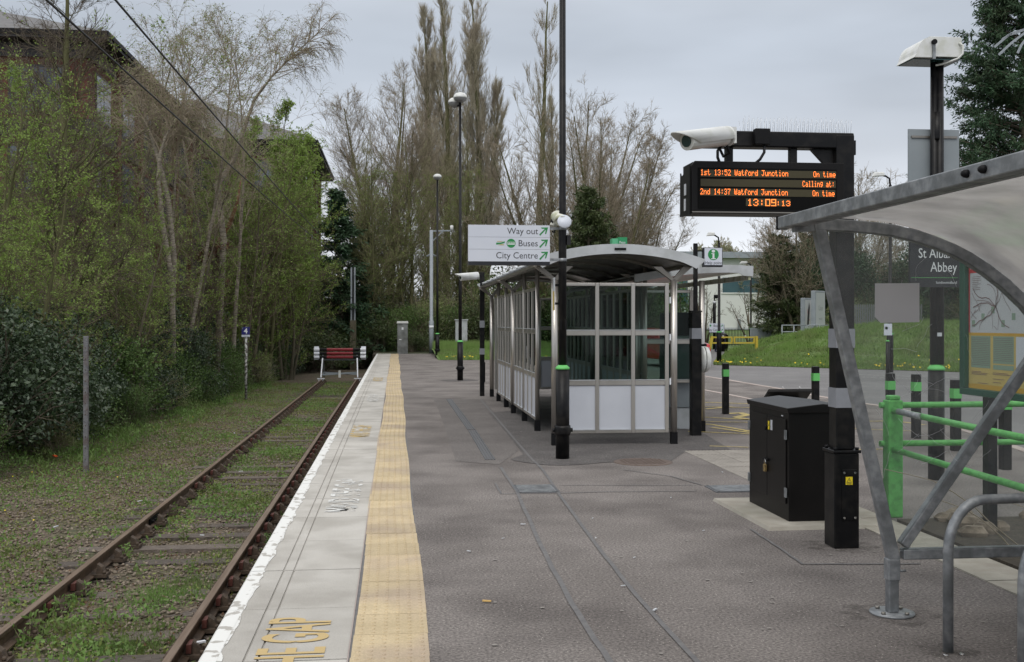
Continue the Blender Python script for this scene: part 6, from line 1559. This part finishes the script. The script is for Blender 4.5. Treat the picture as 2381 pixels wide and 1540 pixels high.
thick = [(128, 30, big, 0.3, -60, 'tall thick trunked tree with fresh leaves, left in front of the brick building'),
         (95, 38, alder2, 4.9, 45, 'tallest twiggy tree, in front of the brick gable windows'), (395, 36, birch, .2, 70, 'twin stemmed silver birch with drooping twigs before the brick building'), (205, 37, alder2, 3.6, 85, 'tall twiggy tree before the brick gable, right of the thick trunk'), (540, 43, birch, 4.2, 95, 'birch whose drooping crown tops the right of the thicket'),
         (30, 22, alder, .5, 330, 'light green young tree at the left edge above the dark shrub'), (-30, 27, alder, 2.5, 230, 'pale leaved tree cut by the left edge of the view'), (70, 34, alder, 4., 340, 'young leafing tree just left of the thick trunk'),
         (215, 33, alder2, .8, 360, 'brown twiggy tree right of the thick trunk'), (280, 29, alder2, 3.1, 470, 'low twiggy tree behind the concrete post'),
         (430, 37, alder2, 2.7, 380, 'twiggy tree at the foot of the twin birch'), (560, 45, alder2, .2, 340, 'brown twiggy tree above the number marker'), (610, 48, alder, 2.9, 330, 'fresh green tree right of the number marker'),
         (640, 52, green, 1., 262, 'bright green leafing tree in front of the brick wing'), (672, 57, green, 2.2, 335, 'bright green tree at the corner of the brick wing'), (575, 50, green, 3.3, 285, 'green leafing tree left of the brick wing'), (665, 50, alder2, 5.5, 420, 'twiggy tree below the bright green ones'),
         (100, 24, alder2, 2.2, 560, 'lowest twiggy tree beside the dark shrub'),
         (705, 60, alder, 1.6, 500, 'small green tree beside the narrow conifer'), (330, 31, alder, 1.2, 520, 'low bright leaved tree right of the concrete post'), (520, 46, green, 5.6, 420, 'low green leafing tree left of the number marker')]
hts = {id(birch): 12, id(alder): 11, id(alder2): 9, id(big): 17, id(green): 10}
for px, d, m_, rz, topy, lb in thick:
    H_ = (HY-topy)/F*d + EYE + .9; s_ = H_/hts[id(m_)]; p = root(px, d); p.z = gz(p)
    plant('birch_tree' if m_ is birch else 'young_tree', lb, 'tree', m_, p, rz=rz, scale=s_)
# leaning stem, bare and orange barked, with its ivy clump
P = root(430, 41); P.z = gz(P); P1_ = at(548, 470, 40)
t = thing('leaning_tree', 'leaning orange barked stem crossing the thicket to the right', 'tree', tuple(P))
pts = [Vector((0, 0, 0)), at(470, 640, 41)-P, at(505, 570, 41)-P, at(535, 520, 40.5)-P, at(552, 470, 40)-P, at(560, 420, 40)-P]
mb('bark_orange').path(pts, [.12, .10, .09, .075, .06, .03], n=8).build('trunk', t)
P = root(500, 39.5); P.z = gz(P)
t = thing('ivy_stump', 'dead brown ivy mass hanging round a broken stem in the thicket', 'tree', tuple(P))
iv = leafy_mass(160, .7, .6, 3.4, 16, 4500, .09, 'leaf_brown', nstem=30, surf=.2)
for nm, me in iv: o = link(nm, me, t); o.location = (0, 0, 3.1)
mb('bark_birch').path([(0, 0, 0), at(520, 560, 39.5)-P, at(505, 430, 39.5)-P, at(545, 370, 39.5)-P, at(590, 235, 39.5)-P, at(615, 195, 39.5)-P], [.14, .12, .11, .09, .05, .02], n=8).build('trunk', t)
def crown_on(t, pts, seed, n1, l1, up=.3, sag=2.2, t0=.45, tw=.005, leaves=900, twig='twig_brown', r0=.03):
    rg_ = np.random.default_rng(seed); P_ = np.array([[p.x, p.y, p.z] for p in pts])[None]; Rr = np.full((1, len(pts)), r0)
    b, dd, ll, rr = sprout(rg_, P_, Rr, n1, t0, 1., .6, .2, lambda p, t_: l1*(1.15-t_*.6)*rg_.uniform(.5, 1.1, len(p)), A1(.018))
    B1, R1 = grow(rg_, b, dd, ll, rr, 6, .10, up, .3)
    b, dd, l2_, rr = sprout(rg_, B1, R1, 9, .15, 1, .6, .25, lambda p, t_: ll[p]*.45*rg_.uniform(.5, 1.2, len(p)), A1(.009)); B2, R2 = grow(rg_, b, dd, l2_, rr, 5, .1, 0, .4, sag=sag*.5)
    b, dd, l3_, rr = sprout(rg_, B2, R2, 6, .15, 1, .6, .25, lambda p, t_: l2_[p]*.7*rg_.uniform(.5, 1.3, len(p)), A1(tw)); B3, R3 = grow(rg_, b, dd, l3_, rr, 4, .1, 0, .5, sag=sag)
    V, Fq = tubes([(B1, R1), (B2, R2), (B3, R3)], [4, 3, 3]); link('twigs', np_mesh('twigs', V, Fq, [twig]), t)
    V, Fq = leaf_quads(rg_, pick(rg_, B3, leaves, .3, .01), .045); link('leaves', np_mesh('leaves', V, Fq, ['leaf_bud']), t)
pl_ = [at(545, 370, 39.5)-P, at(590, 235, 39.5)-P, at(630, 180, 39.5)-P, at(690, 120, 39.5)-P, at(742, 76, 39.5)-P]
mb('bark_birch').path([at(590, 235, 39.5)-P]+pl_[2:], [.05, .035, .022, .010], n=6).build('limb', t)
crown_on(t, pl_, 77, 30, 2.2, up=.1)
# two clearer pale birch stems
for (pts_, d, lb) in (([(402, 742), (398, 640), (378, 520), (368, 420), (372, 360), (385, 320), (415, 265)], 34, 'pale birch stem, left one of the pair in front'), ([(400, 742), (405, 600), (392, 470), (377, 400), (362, 350), (340, 280), (322, 220)], 34.4, 'pale birch stem forking left above the pair')):
    P = root(pts_[0][0], d); P.z = gz(P); t = thing('birch_tree', lb, 'tree', tuple(P)); pp = [Vector((0, 0, 0))] + [at(x, y, d)-P for x, y in pts_]
    mb('bark_birch').path(pp, [.095, .09, .085, .08, .07, .06, .045, .02], n=8).build('trunk', t); crown_on(t, pp[4:], 78+d.__hash__() % 7, 26, 2.1, up=.4, t0=.2)

# dark evergreen shrubs along the left
sh = [leafy_mass(170, 2.2, 1.9, 2.7, 34, 34000, .058, 'leaf_dark', nstem=40, surf=.7), leafy_mass(171, 2.4, 1.9, 2.3, 34, 32000, .058, 'leaf_dark', nstem=40, surf=.7), leafy_mass(172, 1.9, 1.7, 2.1, 28, 20000, .055, 'leaf_mid', nstem=50, surf=.6)]
shs = [(-140, 20, 0, 1.35), (-30, 22, 1, 1.35), (45, 24, 0, .95), (125, 26.5, 1, 1.05), (95, 28, 0, 1.25), (238, 28.5, 2, 1.15), (295, 30.5, 0, .98), (350, 33, 2, 1.0), (402, 36, 0, .98), (448, 39.5, 2, 1.1), (500, 42, 2, .95), (545, 46, 1, .9),
       (590, 50, 2, 1.0), (632, 54, 0, 1.0), (672, 58, 2, 1.1), (200, 31, 2, 1.2), (330, 37, 2, 1.4), (480, 46, 2, 1.3), (-130, 24, 2, 1.5), (30, 29, 2, 1.4), (415, 42, 0, 1.4), (570, 56, 0, 1.4), (260, 34, 0, 1.35)]
slab_ = ['dark glossy evergreen shrub', 'dark spreading evergreen shrub', 'mid green leafy shrub']
wh = ['at the left edge of the view', 'left of the concrete post', 'right of the concrete post', 'between concrete post and number marker', 'near the number marker', 'beyond the number marker']
shs.sort()
for k, (px, d, m_, s_) in enumerate(shs):
    p = root(px, d); p.z = gz(p)-.05; i_ = 0 if px < 0 else (1 if px < 190 else (2 if px < 310 else (3 if px < 480 else (4 if px < 575 else 5))))
    q = 'low in front' if d < 20+px*.045+3 else 'standing behind'
    key_ = f'{slab_[m_]} {wh[i_]}, {q}'; seen_[key_] = seen_.get(key_, 0)+1
    plant('shrub', key_ + ['', ', next one rightward', ', third one rightward'][seen_[key_]-1], 'shrub', sh[m_], p, rz=rg.uniform(0, 6), scale=(s_, s_, s_*.98), group=f'{slab_[m_]}s {wh[i_]}')
for k, (x, y, s_, m_) in enumerate(((-6.9, 19.2, .42, 0), (-6.3, 22.5, .36, 1), (-7.0, 25, .5, 0), (-6.2, 28, .38, 0), (-6.6, 32, .5, 1), (-6.0, 36.5, .45, 0), (-6.1, 41, .5, 0), (-5.6, 46, .55, 1), (-5.4, 51, .6, 0), (-8.0, 16.5, .45, 1), (-7.9, 21.5, .55, 0))):
    plant('low_bush', ['bright low bush'] * 0 or ('low straggling ' + ['green', 'brown'][m_] + ' bush at the shrub edge, ' + ['behind the concrete post', 'just right of the concrete post', 'left of the concrete post', 'midway between post and number marker', 'short of the number marker', 'level with the number marker', 'beyond the number marker', 'toward the buffer stop', 'beside the buffer stop', 'nearest the camera', 'left of the post by the orange wrapper'][k]), 'bush', ug[m_], (x-.5, y, float(g_left(np.array(x), np.array(y)))-.05), rz=k*1.7, scale=(s_*1.2, s_, s_))
# small flowering clump between rail and platform
cl = leafy_mass(180, .30, .20, .30, 14, 2600, .028, 'leaf_mid', nstem=14, surf=.2)
t = thing('ribbon_blades', 'pale grey ribbon-like metal blades reaching in at the upper right edge', 'sculpture', tuple(at(2420, 60, 22)))
P = at(2420, 60, 22)
for q in (((2312, 110), (2345, 82), (2381, 70), (2430, 58)), ((2322, 128), (2352, 100), (2385, 75), (2430, 58)), ((2366, 124), (2375, 105), (2390, 85), (2430, 58)), ((2330, 92), (2352, 78), (2385, 68), (2430, 58))):
    pp = [at(x, y, 22)-P for x, y in q]
    for a_, c_ in zip(pp[:-1], pp[1:]): mb('mast_grey').bar(a_, c_, .02, .045).build('blade', t)
mb('mast_grey').tube((0, 0, 0), (0, 0, -P.z), .06).build('pole', t)
P = gnd(575, 1300, -.95); plant('flowering_weed', 'leafy pink flowering weed clump against the platform wall beside the rail', 'plant', cl, (-1.28, P.y+.3, -.96))

# --- right side
ley = conifer(190, 16, 4.6, 380, 150000, .15, droop=.15, power=.62)
p = root(2390, 46, 1.0); plant('large_conifer', 'huge dark feathery conifer towering at the right edge', 'tree', ley, p, scale=1.08, rz=.4)
p = root(2560, 52, 1.0); plant('large_conifer', 'second dark conifer beyond the right edge, behind the huge one', 'tree', ley, p, scale=.95, rz=2.)
# screening evergreens behind the clear panel
hol = leafy_mass(191, 3.0, 2.4, 6.5, 40, 26000, .12, 'leaf_conifer', nstem=60, surf=.5)
for k, (px, d, s_, lb) in enumerate(((2185, 60, 1.0, 'dark evergreen behind the station name board'), (2260, 60, 1.05, 'dark evergreen left of the notice board'), (2120, 64, .85, 'dark evergreen above the blank sticker'), (2340, 58, 1.1, 'dark evergreen behind the notice board'),
                                    (1878, 62, .80, 'dark ivy leafed tree mass left of the billboards'), (1915, 66, 1.1, 'tall dark evergreen behind the billboards'), (1965, 64, .9, 'dark evergreen right behind the right billboard'), (2420, 62, 1.4, 'dark evergreen at the right edge behind the board'))):
    plant('evergreen_tree', lb, 'tree', hol, root(px, d, .6), rz=k*1.3, scale=s_)
big2 = bare_tree(192, 13, .22, trunks=((0, 0, -.05, 0, 1.), (.3, .1, .15, 0, .9), (-.2, .1, -.28, .05, .85)), n1=30, l1=.42, a1=.75, up1=.3, t1=.2, n2=9, n3=6, crown='round', tw=.012, bark='bark', twig='twig_brown', leaves=9000, leafm='leaf_ivy', lsize=.10, lt=.7)
far = bare_tree(193, 10, .22, trunks=((0, 0, 0, 0, .85), (.1, 0, .2, 0, .8), (-.1, 0, -.22, 0, .8)), n1=20, l1=.36, a1=.7, up1=.3, t1=.35, n2=9, n3=6, crown='round', tw=.025, bark='bark', twig='twig_pop', leaves=6000, leafm='leaf_bud', lsize=.12)
for k, (px, topy, d, m_, bh, lb) in enumerate(((1860, 505, 60, big2, 13, 'bare limbed tree with ivy left of the slanted shelter post'), (1800, 545, 68, big2, 13, 'smaller budding tree beside the white building'), (1985, 520, 66, big2, 13, 'bare tree seen through the top of the clear panel'),
                                         (2060, 560, 72, big2, 13, 'yellowish budding tree behind the clear panel'), (1690, 540, 135, far, 10, 'round topped bare tree behind the white building, right of the Help point sign'), (1640, 556, 138, far, 10, 'round topped bare tree behind the white building, left of the Help point sign'),
                                         (1545, 575, 120, far, 10, 'distant bare tree above the left end of the second roof'), (2010, 430, 95, big2, 13, 'distant bare tree right of the gallows post'), (1745, 575, 120, far, 10, 'distant bare tree over the white building roof'))):
    s_ = ((HY-topy)/F*d+EYE)/bh; plant('bare_tree', lb, 'tree', m_, root(px, d, 0 if d > 70 else .5), rz=k*1.1, scale=s_)
orn = bare_tree(194, 6, .14, trunks=((0, 0, -.05, 0, .95), (.1, 0, .35, 0, .85), (-.1, 0, -.5, 0, .8), (0, .1, .1, .3, .85)), n1=9, l1=.34, a1=.7, up1=.5, t1=.25, n2=5, n3=3, crown='round', tw=.012, bark='twig_dark', twig='twig_dark')
for k, (px, topy, d, lb) in enumerate(((1745, 672, 76, 'many stemmed bare tree on the lawn before the white building'), (1640, 665, 76, 'bare tree on the lawn behind the yellow barrier, left'), (1596, 655, 74, 'bare tree seen past the ticket machine'))):
    s_ = ((HY-topy)/F*d+EYE)/6; plant('bare_tree', lb, 'tree', orn, root(px, d, .05), rz=k*2., scale=s_)
pin = leafy_mass(195, 2.0, 1.6, 3.4, 18, 7000, .16, 'leaf_dark', nstem=20, surf=.3)
plant('pine_shrub', 'dark pine shrub against the white building corner', 'shrub', pin, root(1815, 76, .1), scale=.62)
plant('pine_shrub', 'low green shrub between pine and billboards', 'shrub', ug[0], root(1850, 62, .3), scale=.5)
for k, (px, d, s_) in enumerate(((1960, 57, .8), (2030, 57, .9), (2100, 57, .8), (2300, 57, 1.), (2240, 58, .9))):
    plant('bush', ['low bush just right of the right billboard', 'bush behind the palisade fence below the blank sticker', 'bush behind the right end of the palisade fence', 'bush on the bank top behind the notice board', 'bush on the bank top right of the sign column'][k], 'bush', ug[(k+1) % 3], root(px, d, .9), rz=k, scale=s_)
wds = leafy_mass(196, 6, 4, 7, 40, 9000, .30, 'leaf_mid', nstem=60, surf=.5)
for k, px in enumerate((1500, 1960, 2100, 2240, 2380)):
    plant('distant_tree', ['distant tree behind the white building left end', 'distant tree right of the gallows post', 'distant tree behind the name board', 'distant tree behind the sign column', 'distant tree behind the notice board'][k], 'tree', wds, root(px, 100, 0), rz=k, scale=1.1 if k else .9)

# --- ground plants
def scatter(name, n, xf, yf, keep, size, material, hf, asp=.5, up=.5, jit=.5, zoff=.0, hz=.03, **kw):
    rg2 = np.random.default_rng(abs(hash(name)) % 1000 if False else len(name)*7+n % 97); x = xf(rg2, n); y = yf(rg2, n); k = keep(rg2, x, y); x, y = x[k], y[k]
    z = hf(x, y) + zoff + rg2.uniform(0, hz, len(x)); pts = np.stack([x, y, z], -1)
    V, Fq = leaf_quads(rg2, pts, size, asp=asp, jit=jit, droop=-up)
    return link(name, np_mesh(name, V, Fq, [material]), **kw)
def nz2(x, y, s): return lowf(x*s, y*s, 1.7) + .5*lowf(x*s*2.3, y*s*2.1, .4)
rail_ok = lambda x: (np.abs(x-RR_) > .07) & (np.abs(x-RL) > .07)
yd = lambda rg2, n: 3.8 + 44*rg2.random(n)**1.55
left_x = lambda rg2, n: rg2.uniform(-11, -.98, n)
scatter('weeds', 230000, lambda r, n: np.where(r.random(n) < .68, r.uniform(-11.5, -3.3, n), r.uniform(-3.2, -.98, n)), yd,
        lambda r, x, y: rail_ok(x) & (nz2(x, y, .8) + .35*np.clip((-x-3.5)/3, -.6, 1.2) + .30*np.clip((y-14)/14, -.4, 1) > r.uniform(-.55, .6, len(x))), .035, 'leaf_moss', g_left, up=.4, hz=.035, kind='stuff')
scatter('low_weeds', 170000, lambda r, n: np.where(r.random(n) < .62, r.uniform(-11.5, -3.3, n), r.uniform(-3.2, -.98, n)), yd,
        lambda r, x, y: rail_ok(x) & (nz2(x+9, y+3, 1.1) + .35*np.clip((y-8)/12, 0, 1) + .25*np.clip((-x-3.4)/2, -.8, 1) > r.uniform(-.1, .8, len(x))), .045, 'leaf_weed', g_left, up=.8, hz=.06, kind='stuff')
scatter('tall_weeds', 70000, lambda r, n: r.uniform(-9.5, -5.2, n), lambda r, n: r.uniform(10, 56, n),
        lambda r, x, y: (x < -5.6-.2*np.sin(y*.8)+.015*(y-20)) & (nz2(x, y, .7) > r.uniform(-.5, .8, len(x))), .10, 'leaf_weed', g_left, asp=.25, up=1.6, hz=.16, kind='stuff')
scatter('leaf_litter', 60000, lambda r, n: np.where(r.random(n) < .7, r.uniform(-10, -3.3, n), r.uniform(-3.2, -.98, n)), yd,
        lambda r, x, y: rail_ok(x) & (nz2(x-4, y+1, 1.3) > r.uniform(-.4, .9, len(x))), .032, 'leaf_brown', g_left, asp=.6, up=.1, hz=.02, kind='stuff')
# patches of bright grass in the four foot
def blades(name, cx, cy, n, hgt, material, hf, spread=.5, **kw):
    rg2 = np.random.default_rng(len(name)+n); k = len(cx); i = rg2.integers(0, k, n); sp = spread if np.isscalar(spread) else np.asarray(spread)[i]
    x = cx[i] + rg2.normal(0, 1, n)*sp; y = cy[i] + rg2.normal(0, 1, n)*sp; ok = rail_ok(x) if kw.pop('rails', False) else np.ones(n, bool); x, y = x[ok], y[ok]; n = len(x); z = hf(x, y)
    h = hgt*rg2.uniform(.4, 1.2, n); a = rg2.uniform(0, 6.28, n); w = h*.055 + .0015; lx, ly = rg2.normal(0, .35, n)*h, rg2.normal(0, .35, n)*h
    b0 = np.stack([x-np.cos(a)*w, y-np.sin(a)*w, z], -1); b1 = np.stack([x+np.cos(a)*w, y+np.sin(a)*w, z], -1); tp = np.stack([x+lx, y+ly, z+h], -1)
    V = np.stack([b0, b1, tp], 1).reshape(-1, 3); Fq = np.arange(3*n).reshape(-1, 3)
    return link(name, np_mesh(name, V, Fq, [material]), **kw)
pc = [gnd(400, 1375, -.96), gnd(450, 1350, -.96), gnd(360, 1385, -.96), gnd(300, 1480, -.96), gnd(250, 1500, -.96), gnd(330, 1500, -.96), gnd(560, 1175, -.96), gnd(660, 1030, -.96), gnd(600, 1090, -.96), gnd(640, 1050, -.96), gnd(690, 980, -.96), gnd(620, 1160, -.96), gnd(530, 1290, -.96)]
blades('grass_tufts', np.array([p.x for p in pc]), np.array([p.y for p in pc]), 11000, .05, 'leaf_weed', g_left, spread=.20, rails=True, kind='stuff')
rg2 = np.random.default_rng(9)
cx = rg2.uniform(-3.1, -1.0, 60); cy = 4.2+38*rg2.random(60)**1.3
blades('scattered_grass', cx, cy, 12000, .045, 'leaf_weed', g_left, spread=.22, rails=True, kind='stuff')
# leafy weeds standing up near the camera: individual plants
wm = []
for k in range(3):
    rg3 = np.random.default_rng(40+k); b = 6+2*k; P0 = []; 
    n = 5; base = np.stack([rg3.normal(0, .02, n), rg3.normal(0, .02, n), np.zeros(n)], -1); d = np.stack([rg3.normal(0, .45, n), rg3.normal(0, .45, n), np.ones(n)], -1)
    B, Rr = grow(rg3, base, d, rg3.uniform(.08, .20, n), np.full(n, .003), 5, .1, .2, .5)
    pts = pick(rg3, B, 44, .1, .006); V, Fq = leaf_quads(rg3, pts, .042, asp=.38, droop=-.25); V2, F2 = tubes([(B, Rr)], [3])
    wm.append(plant_mesh([('stems', V2, F2, 'twig_green'), ('leaves', V, Fq, 'leaf_weed')]))
sp = [(265, 1290), (290, 1300), (75, 1440), (110, 1425), (20, 1500), (60, 1480), (170, 1400), (205, 1385), (345, 1180), (380, 1200), (120, 1340), (150, 1470), (430, 1250), (480, 1190), (320, 1340), (230, 1440), (505, 1140), (560, 1075), (470, 1080), (395, 1110), (520, 1020), (610, 980), (35, 1400), (310, 1240), (190, 1330), (130, 1380), (440, 1330)]
for k, q in enumerate(sp):
    P = gnd(*q, -.97)
    if not bool(rail_ok(np.array(P.x))): P.x += .15
    sd_ = 'left of the left rail' if P.x < RL else ('close inside the left rail' if P.x < RL+.5 else ('in the middle between the rails' if P.x < RR_-.5 else 'beside the right rail')); ds_ = 'at the bottom of the view' if P.y < 8.2 else ('a little farther off' if P.y < 10.5 else 'well up the track')
    plant('weed_plant', f'small leafy weed {sd_} {ds_}', 'plant', wm[k % 3], (P.x, P.y, g_left(np.array(P.x), np.array(P.y))), rz=k, scale=random.uniform(.8, 1.4), group=f'small leafy weeds {sd_} {ds_}')
# verge, bank and lawn grass
def bankz(x, v): return bank_pt(x, v)
rg3 = np.random.default_rng(21); n = 150000; s_b = 30*rg3.random(n)**1.1; v = rg3.random(n)**1.2*.62; x, Y_, Z_ = bank_pt(s_b, v)
cl_ = np.clip(nz2(x, Y_, 1.6), -.6, 1.2); h = .11*rg3.uniform(.3, 1.6, n)*(1+1.1*cl_); a = rg3.uniform(0, 3.14, n); w = .016
b0 = np.stack([x-np.cos(a)*w, Y_-np.sin(a)*w, Z_-.01], -1); b1 = np.stack([x+np.cos(a)*w, Y_+np.sin(a)*w, Z_-.01], -1); tp = np.stack([x+rg3.normal(0, .04, n), Y_+rg3.normal(0, .04, n), Z_+h], -1)
link('bank_grass', np_mesh('bank_grass', np.stack([b0, b1, tp], 1).reshape(-1, 3), np.arange(3*n).reshape(-1, 3), ['grass_blade']), kind='stuff')
n = 30000; x = rg3.uniform(2.0, 8.2, n); y = rg3.uniform(47.6, 60.5, n); z = .01 + .25*np.clip((y-48)/6, 0, 1) + .03*lowf(x, y)
h = .16*rg3.uniform(.4, 1.4, n)*(1+1.2*(y > 53)); b0 = np.stack([x-.014, y, z-.01], -1); b1 = np.stack([x+.014, y, z-.01], -1); tp = np.stack([x+rg3.normal(0, .05, n), y+rg3.normal(0, .05, n), z+h], -1)
link('verge_grass', np_mesh('verge_grass', np.stack([b0, b1, tp], 1).reshape(-1, 3), np.arange(3*n).reshape(-1, 3), ['grass_blade']), kind='stuff')
n = 26000; s_b = 30*rg3.random(n)**1.1; v = rg3.random(n)*.5; x, Y_, Z_ = bank_pt(s_b, v); kk_ = nz2(x+5, Y_, 1.1) > rg3.uniform(-.2, 1., n)
V_, F_ = leaf_quads(rg3, np.stack([x, Y_, Z_ + rg3.uniform(0, .10, n)], -1)[kk_], .085, asp=.5, droop=-.6)
link('bank_weeds', np_mesh('bank_weeds', V_, F_, ['leaf_mid']), kind='stuff')
# dandelions
V = []; Fq = []
def flower(x, y, z, s):
    o = len(V); V.extend([(x+s*math.cos(q*1.257), y+s*math.sin(q*1.257)*.5, z+s*.7*math.sin(q*1.257)) for q in range(5)]); Fq.append([o+q for q in range(5)])
for k in range(230):
    x = rg3.uniform(0, 20); v = abs(rg3.normal(0, .055)) + .004
    if math.sin(x*1.9)+math.sin(x*.83+1) + rg3.normal(0, .5) < -.1: continue
    X0, Y0, Z0 = bank_pt(np.array(x), np.array(v)); flower(float(X0), float(Y0), float(Z0)+.11, .038)
for k in range(90): x = rg3.uniform(2.2, 7.5); y = 47.8+4*rg3.random()**1.5; flower(x, y, .14, .04)
for k in range(22): x = rg3.uniform(-8, -4.6); y = rg3.uniform(12, 40); flower(x, y, float(g_left(np.array(x), np.array(y)))+.06, .012)
link('dandelions', np_mesh('dandelions', np.array(V), np.array(Fq), ['dandelion']), kind='stuff')
# plants in the soil bed behind the clear panel
bedm = leafy_mass(197, .35, .3, .45, 12, 700, .06, 'leaf_mid', nstem=16, surf=.2)
for k, (x, y, s_) in enumerate(((4.75, 6.5, 1.0), (5.0, 7.2, .8), (4.7, 5.6, 1.2), (5.4, 6.4, 1.1))):
    plant('bed_plant', ['leafy green plant in the soil bed below the notice board', 'small leafy plant by the border stones behind the clear panel', 'leafy plant nearest the cycle stands', 'leafy plant at the back of the soil bed'][k], 'plant', bedm, (x, y, .03), rz=k*2, scale=s_)
rgb = np.random.default_rng(33); n = 26
B, Rr = grow(rgb, np.stack([rgb.uniform(4.6, 5.4, n), rgb.uniform(6.2, 7.6, n), np.zeros(n)], -1), np.stack([rgb.normal(-.2, .5, n), rgb.normal(-.1, .4, n), np.ones(n)], -1), rgb.uniform(.5, 1.3, n), np.full(n, .006), 8, .12, .0, .4, sag=1.2)
V_, F_ = tubes([(B, Rr)], [4]); o = link('bramble', np_mesh('bramble', V_, F_, ['twig_brown'])); o['label'] = 'tangle of bare bramble stems in the soil bed behind the railing'; o['category'] = 'plant'

# ------------------------------------------------------------------ litter and small marks
def litter(name, pts, size, m, lb, cat, z=.012, where=None):
    for k, (px, py, zz) in enumerate(pts):
        P = gnd(px, py, zz); a_ = random.uniform(0, 3); s = size*random.uniform(.7, 1.3)
        b = mb(m).obox((0, 0, z), (s, s*.28, s*.14), Matrix.Rotation(a_, 3, 'Z')); t = b.build(name, None, label=lb + (', ' + where[k] if where else ''), category=cat, group=lb); t.location = (P.x, P.y, P.z)
litter('cigarette_end', [(1449, 1366, 0), (1523, 1422, 0), (1385, 1254, 0), (1636, 1237, 0), (1378, 1208, 0), (1216, 1222, 0), (1560, 1160, 0), (1680, 1100, 0), (1170, 1255, 0), (1475, 1300, 0), (1090, 1285, 0)], .035, 'poster_white', 'white cigarette end on the tarmac', 'litter', where=['between the two near joints', 'on the right joint near the bottom', 'on the right joint higher up', 'left of the cabinet plinth', 'just right of the right joint', 'on the left joint below the cover', 'midway to the cabinet cover', 'beside the ribbed paving', 'left of the left joint', 'alone right of the joints', 'nearest the tactile strip'])
litter('wood_scrap', [(1132, 1402, 0)], .06, 'yellow_paint', 'small brown splinter lying near the tactile strip', 'litter')
litter('paper_scrap', [(1950, 1240, 0), (1742, 1190, 0)], .03, 'yellow_paint', 'tiny tan scrap on the tarmac', 'litter', where=['right of the gallows post', 'at the corner of the cabinet plinth'])
litter('paper_scrap', [(545, 1010, -.95), (325, 1170, -.95), (130, 1230, -.95), (560, 1100, -.95), (470, 1250, -.95), (395, 1030, -.95)], .07, 'poster_white', 'pale paper scrap among the ballast', 'litter', z=.03, where=['left of the track, farthest', 'left of the near rail', 'near the left edge of the view', 'between the rails, middle', 'between the rails, nearest', 'beyond the concrete post'])
litter('plastic_bag', [(463, 1508, -.9)], .12, 'white_plain', 'crumpled white plastic scrap between rail and platform', 'litter', z=.05)
litter('orange_wrapper', [(128, 1070, -.9)], .20, 'orange_plastic', 'orange plastic wrapper in the weeds left of the concrete post', 'litter', z=.08)
V = []; Fq = []
mat('gum', (.26, .24, .22), None, rough=.8)
for k in range(260):
    x = rg3.uniform(.3, 4.5); y = 4.2 + 16*rg3.random()**1.4; s = rg3.uniform(.006, .014); o = len(V)
    V.extend([(x+s*math.cos(q*1.047)*1.2, y+s*math.sin(q*1.047), .0078) for q in range(6)]); Fq.append([o+q for q in range(6)])
link('gum_spots', np_mesh('gum_spots', np.array(V), np.array(Fq), ['gum']), kind='stuff')
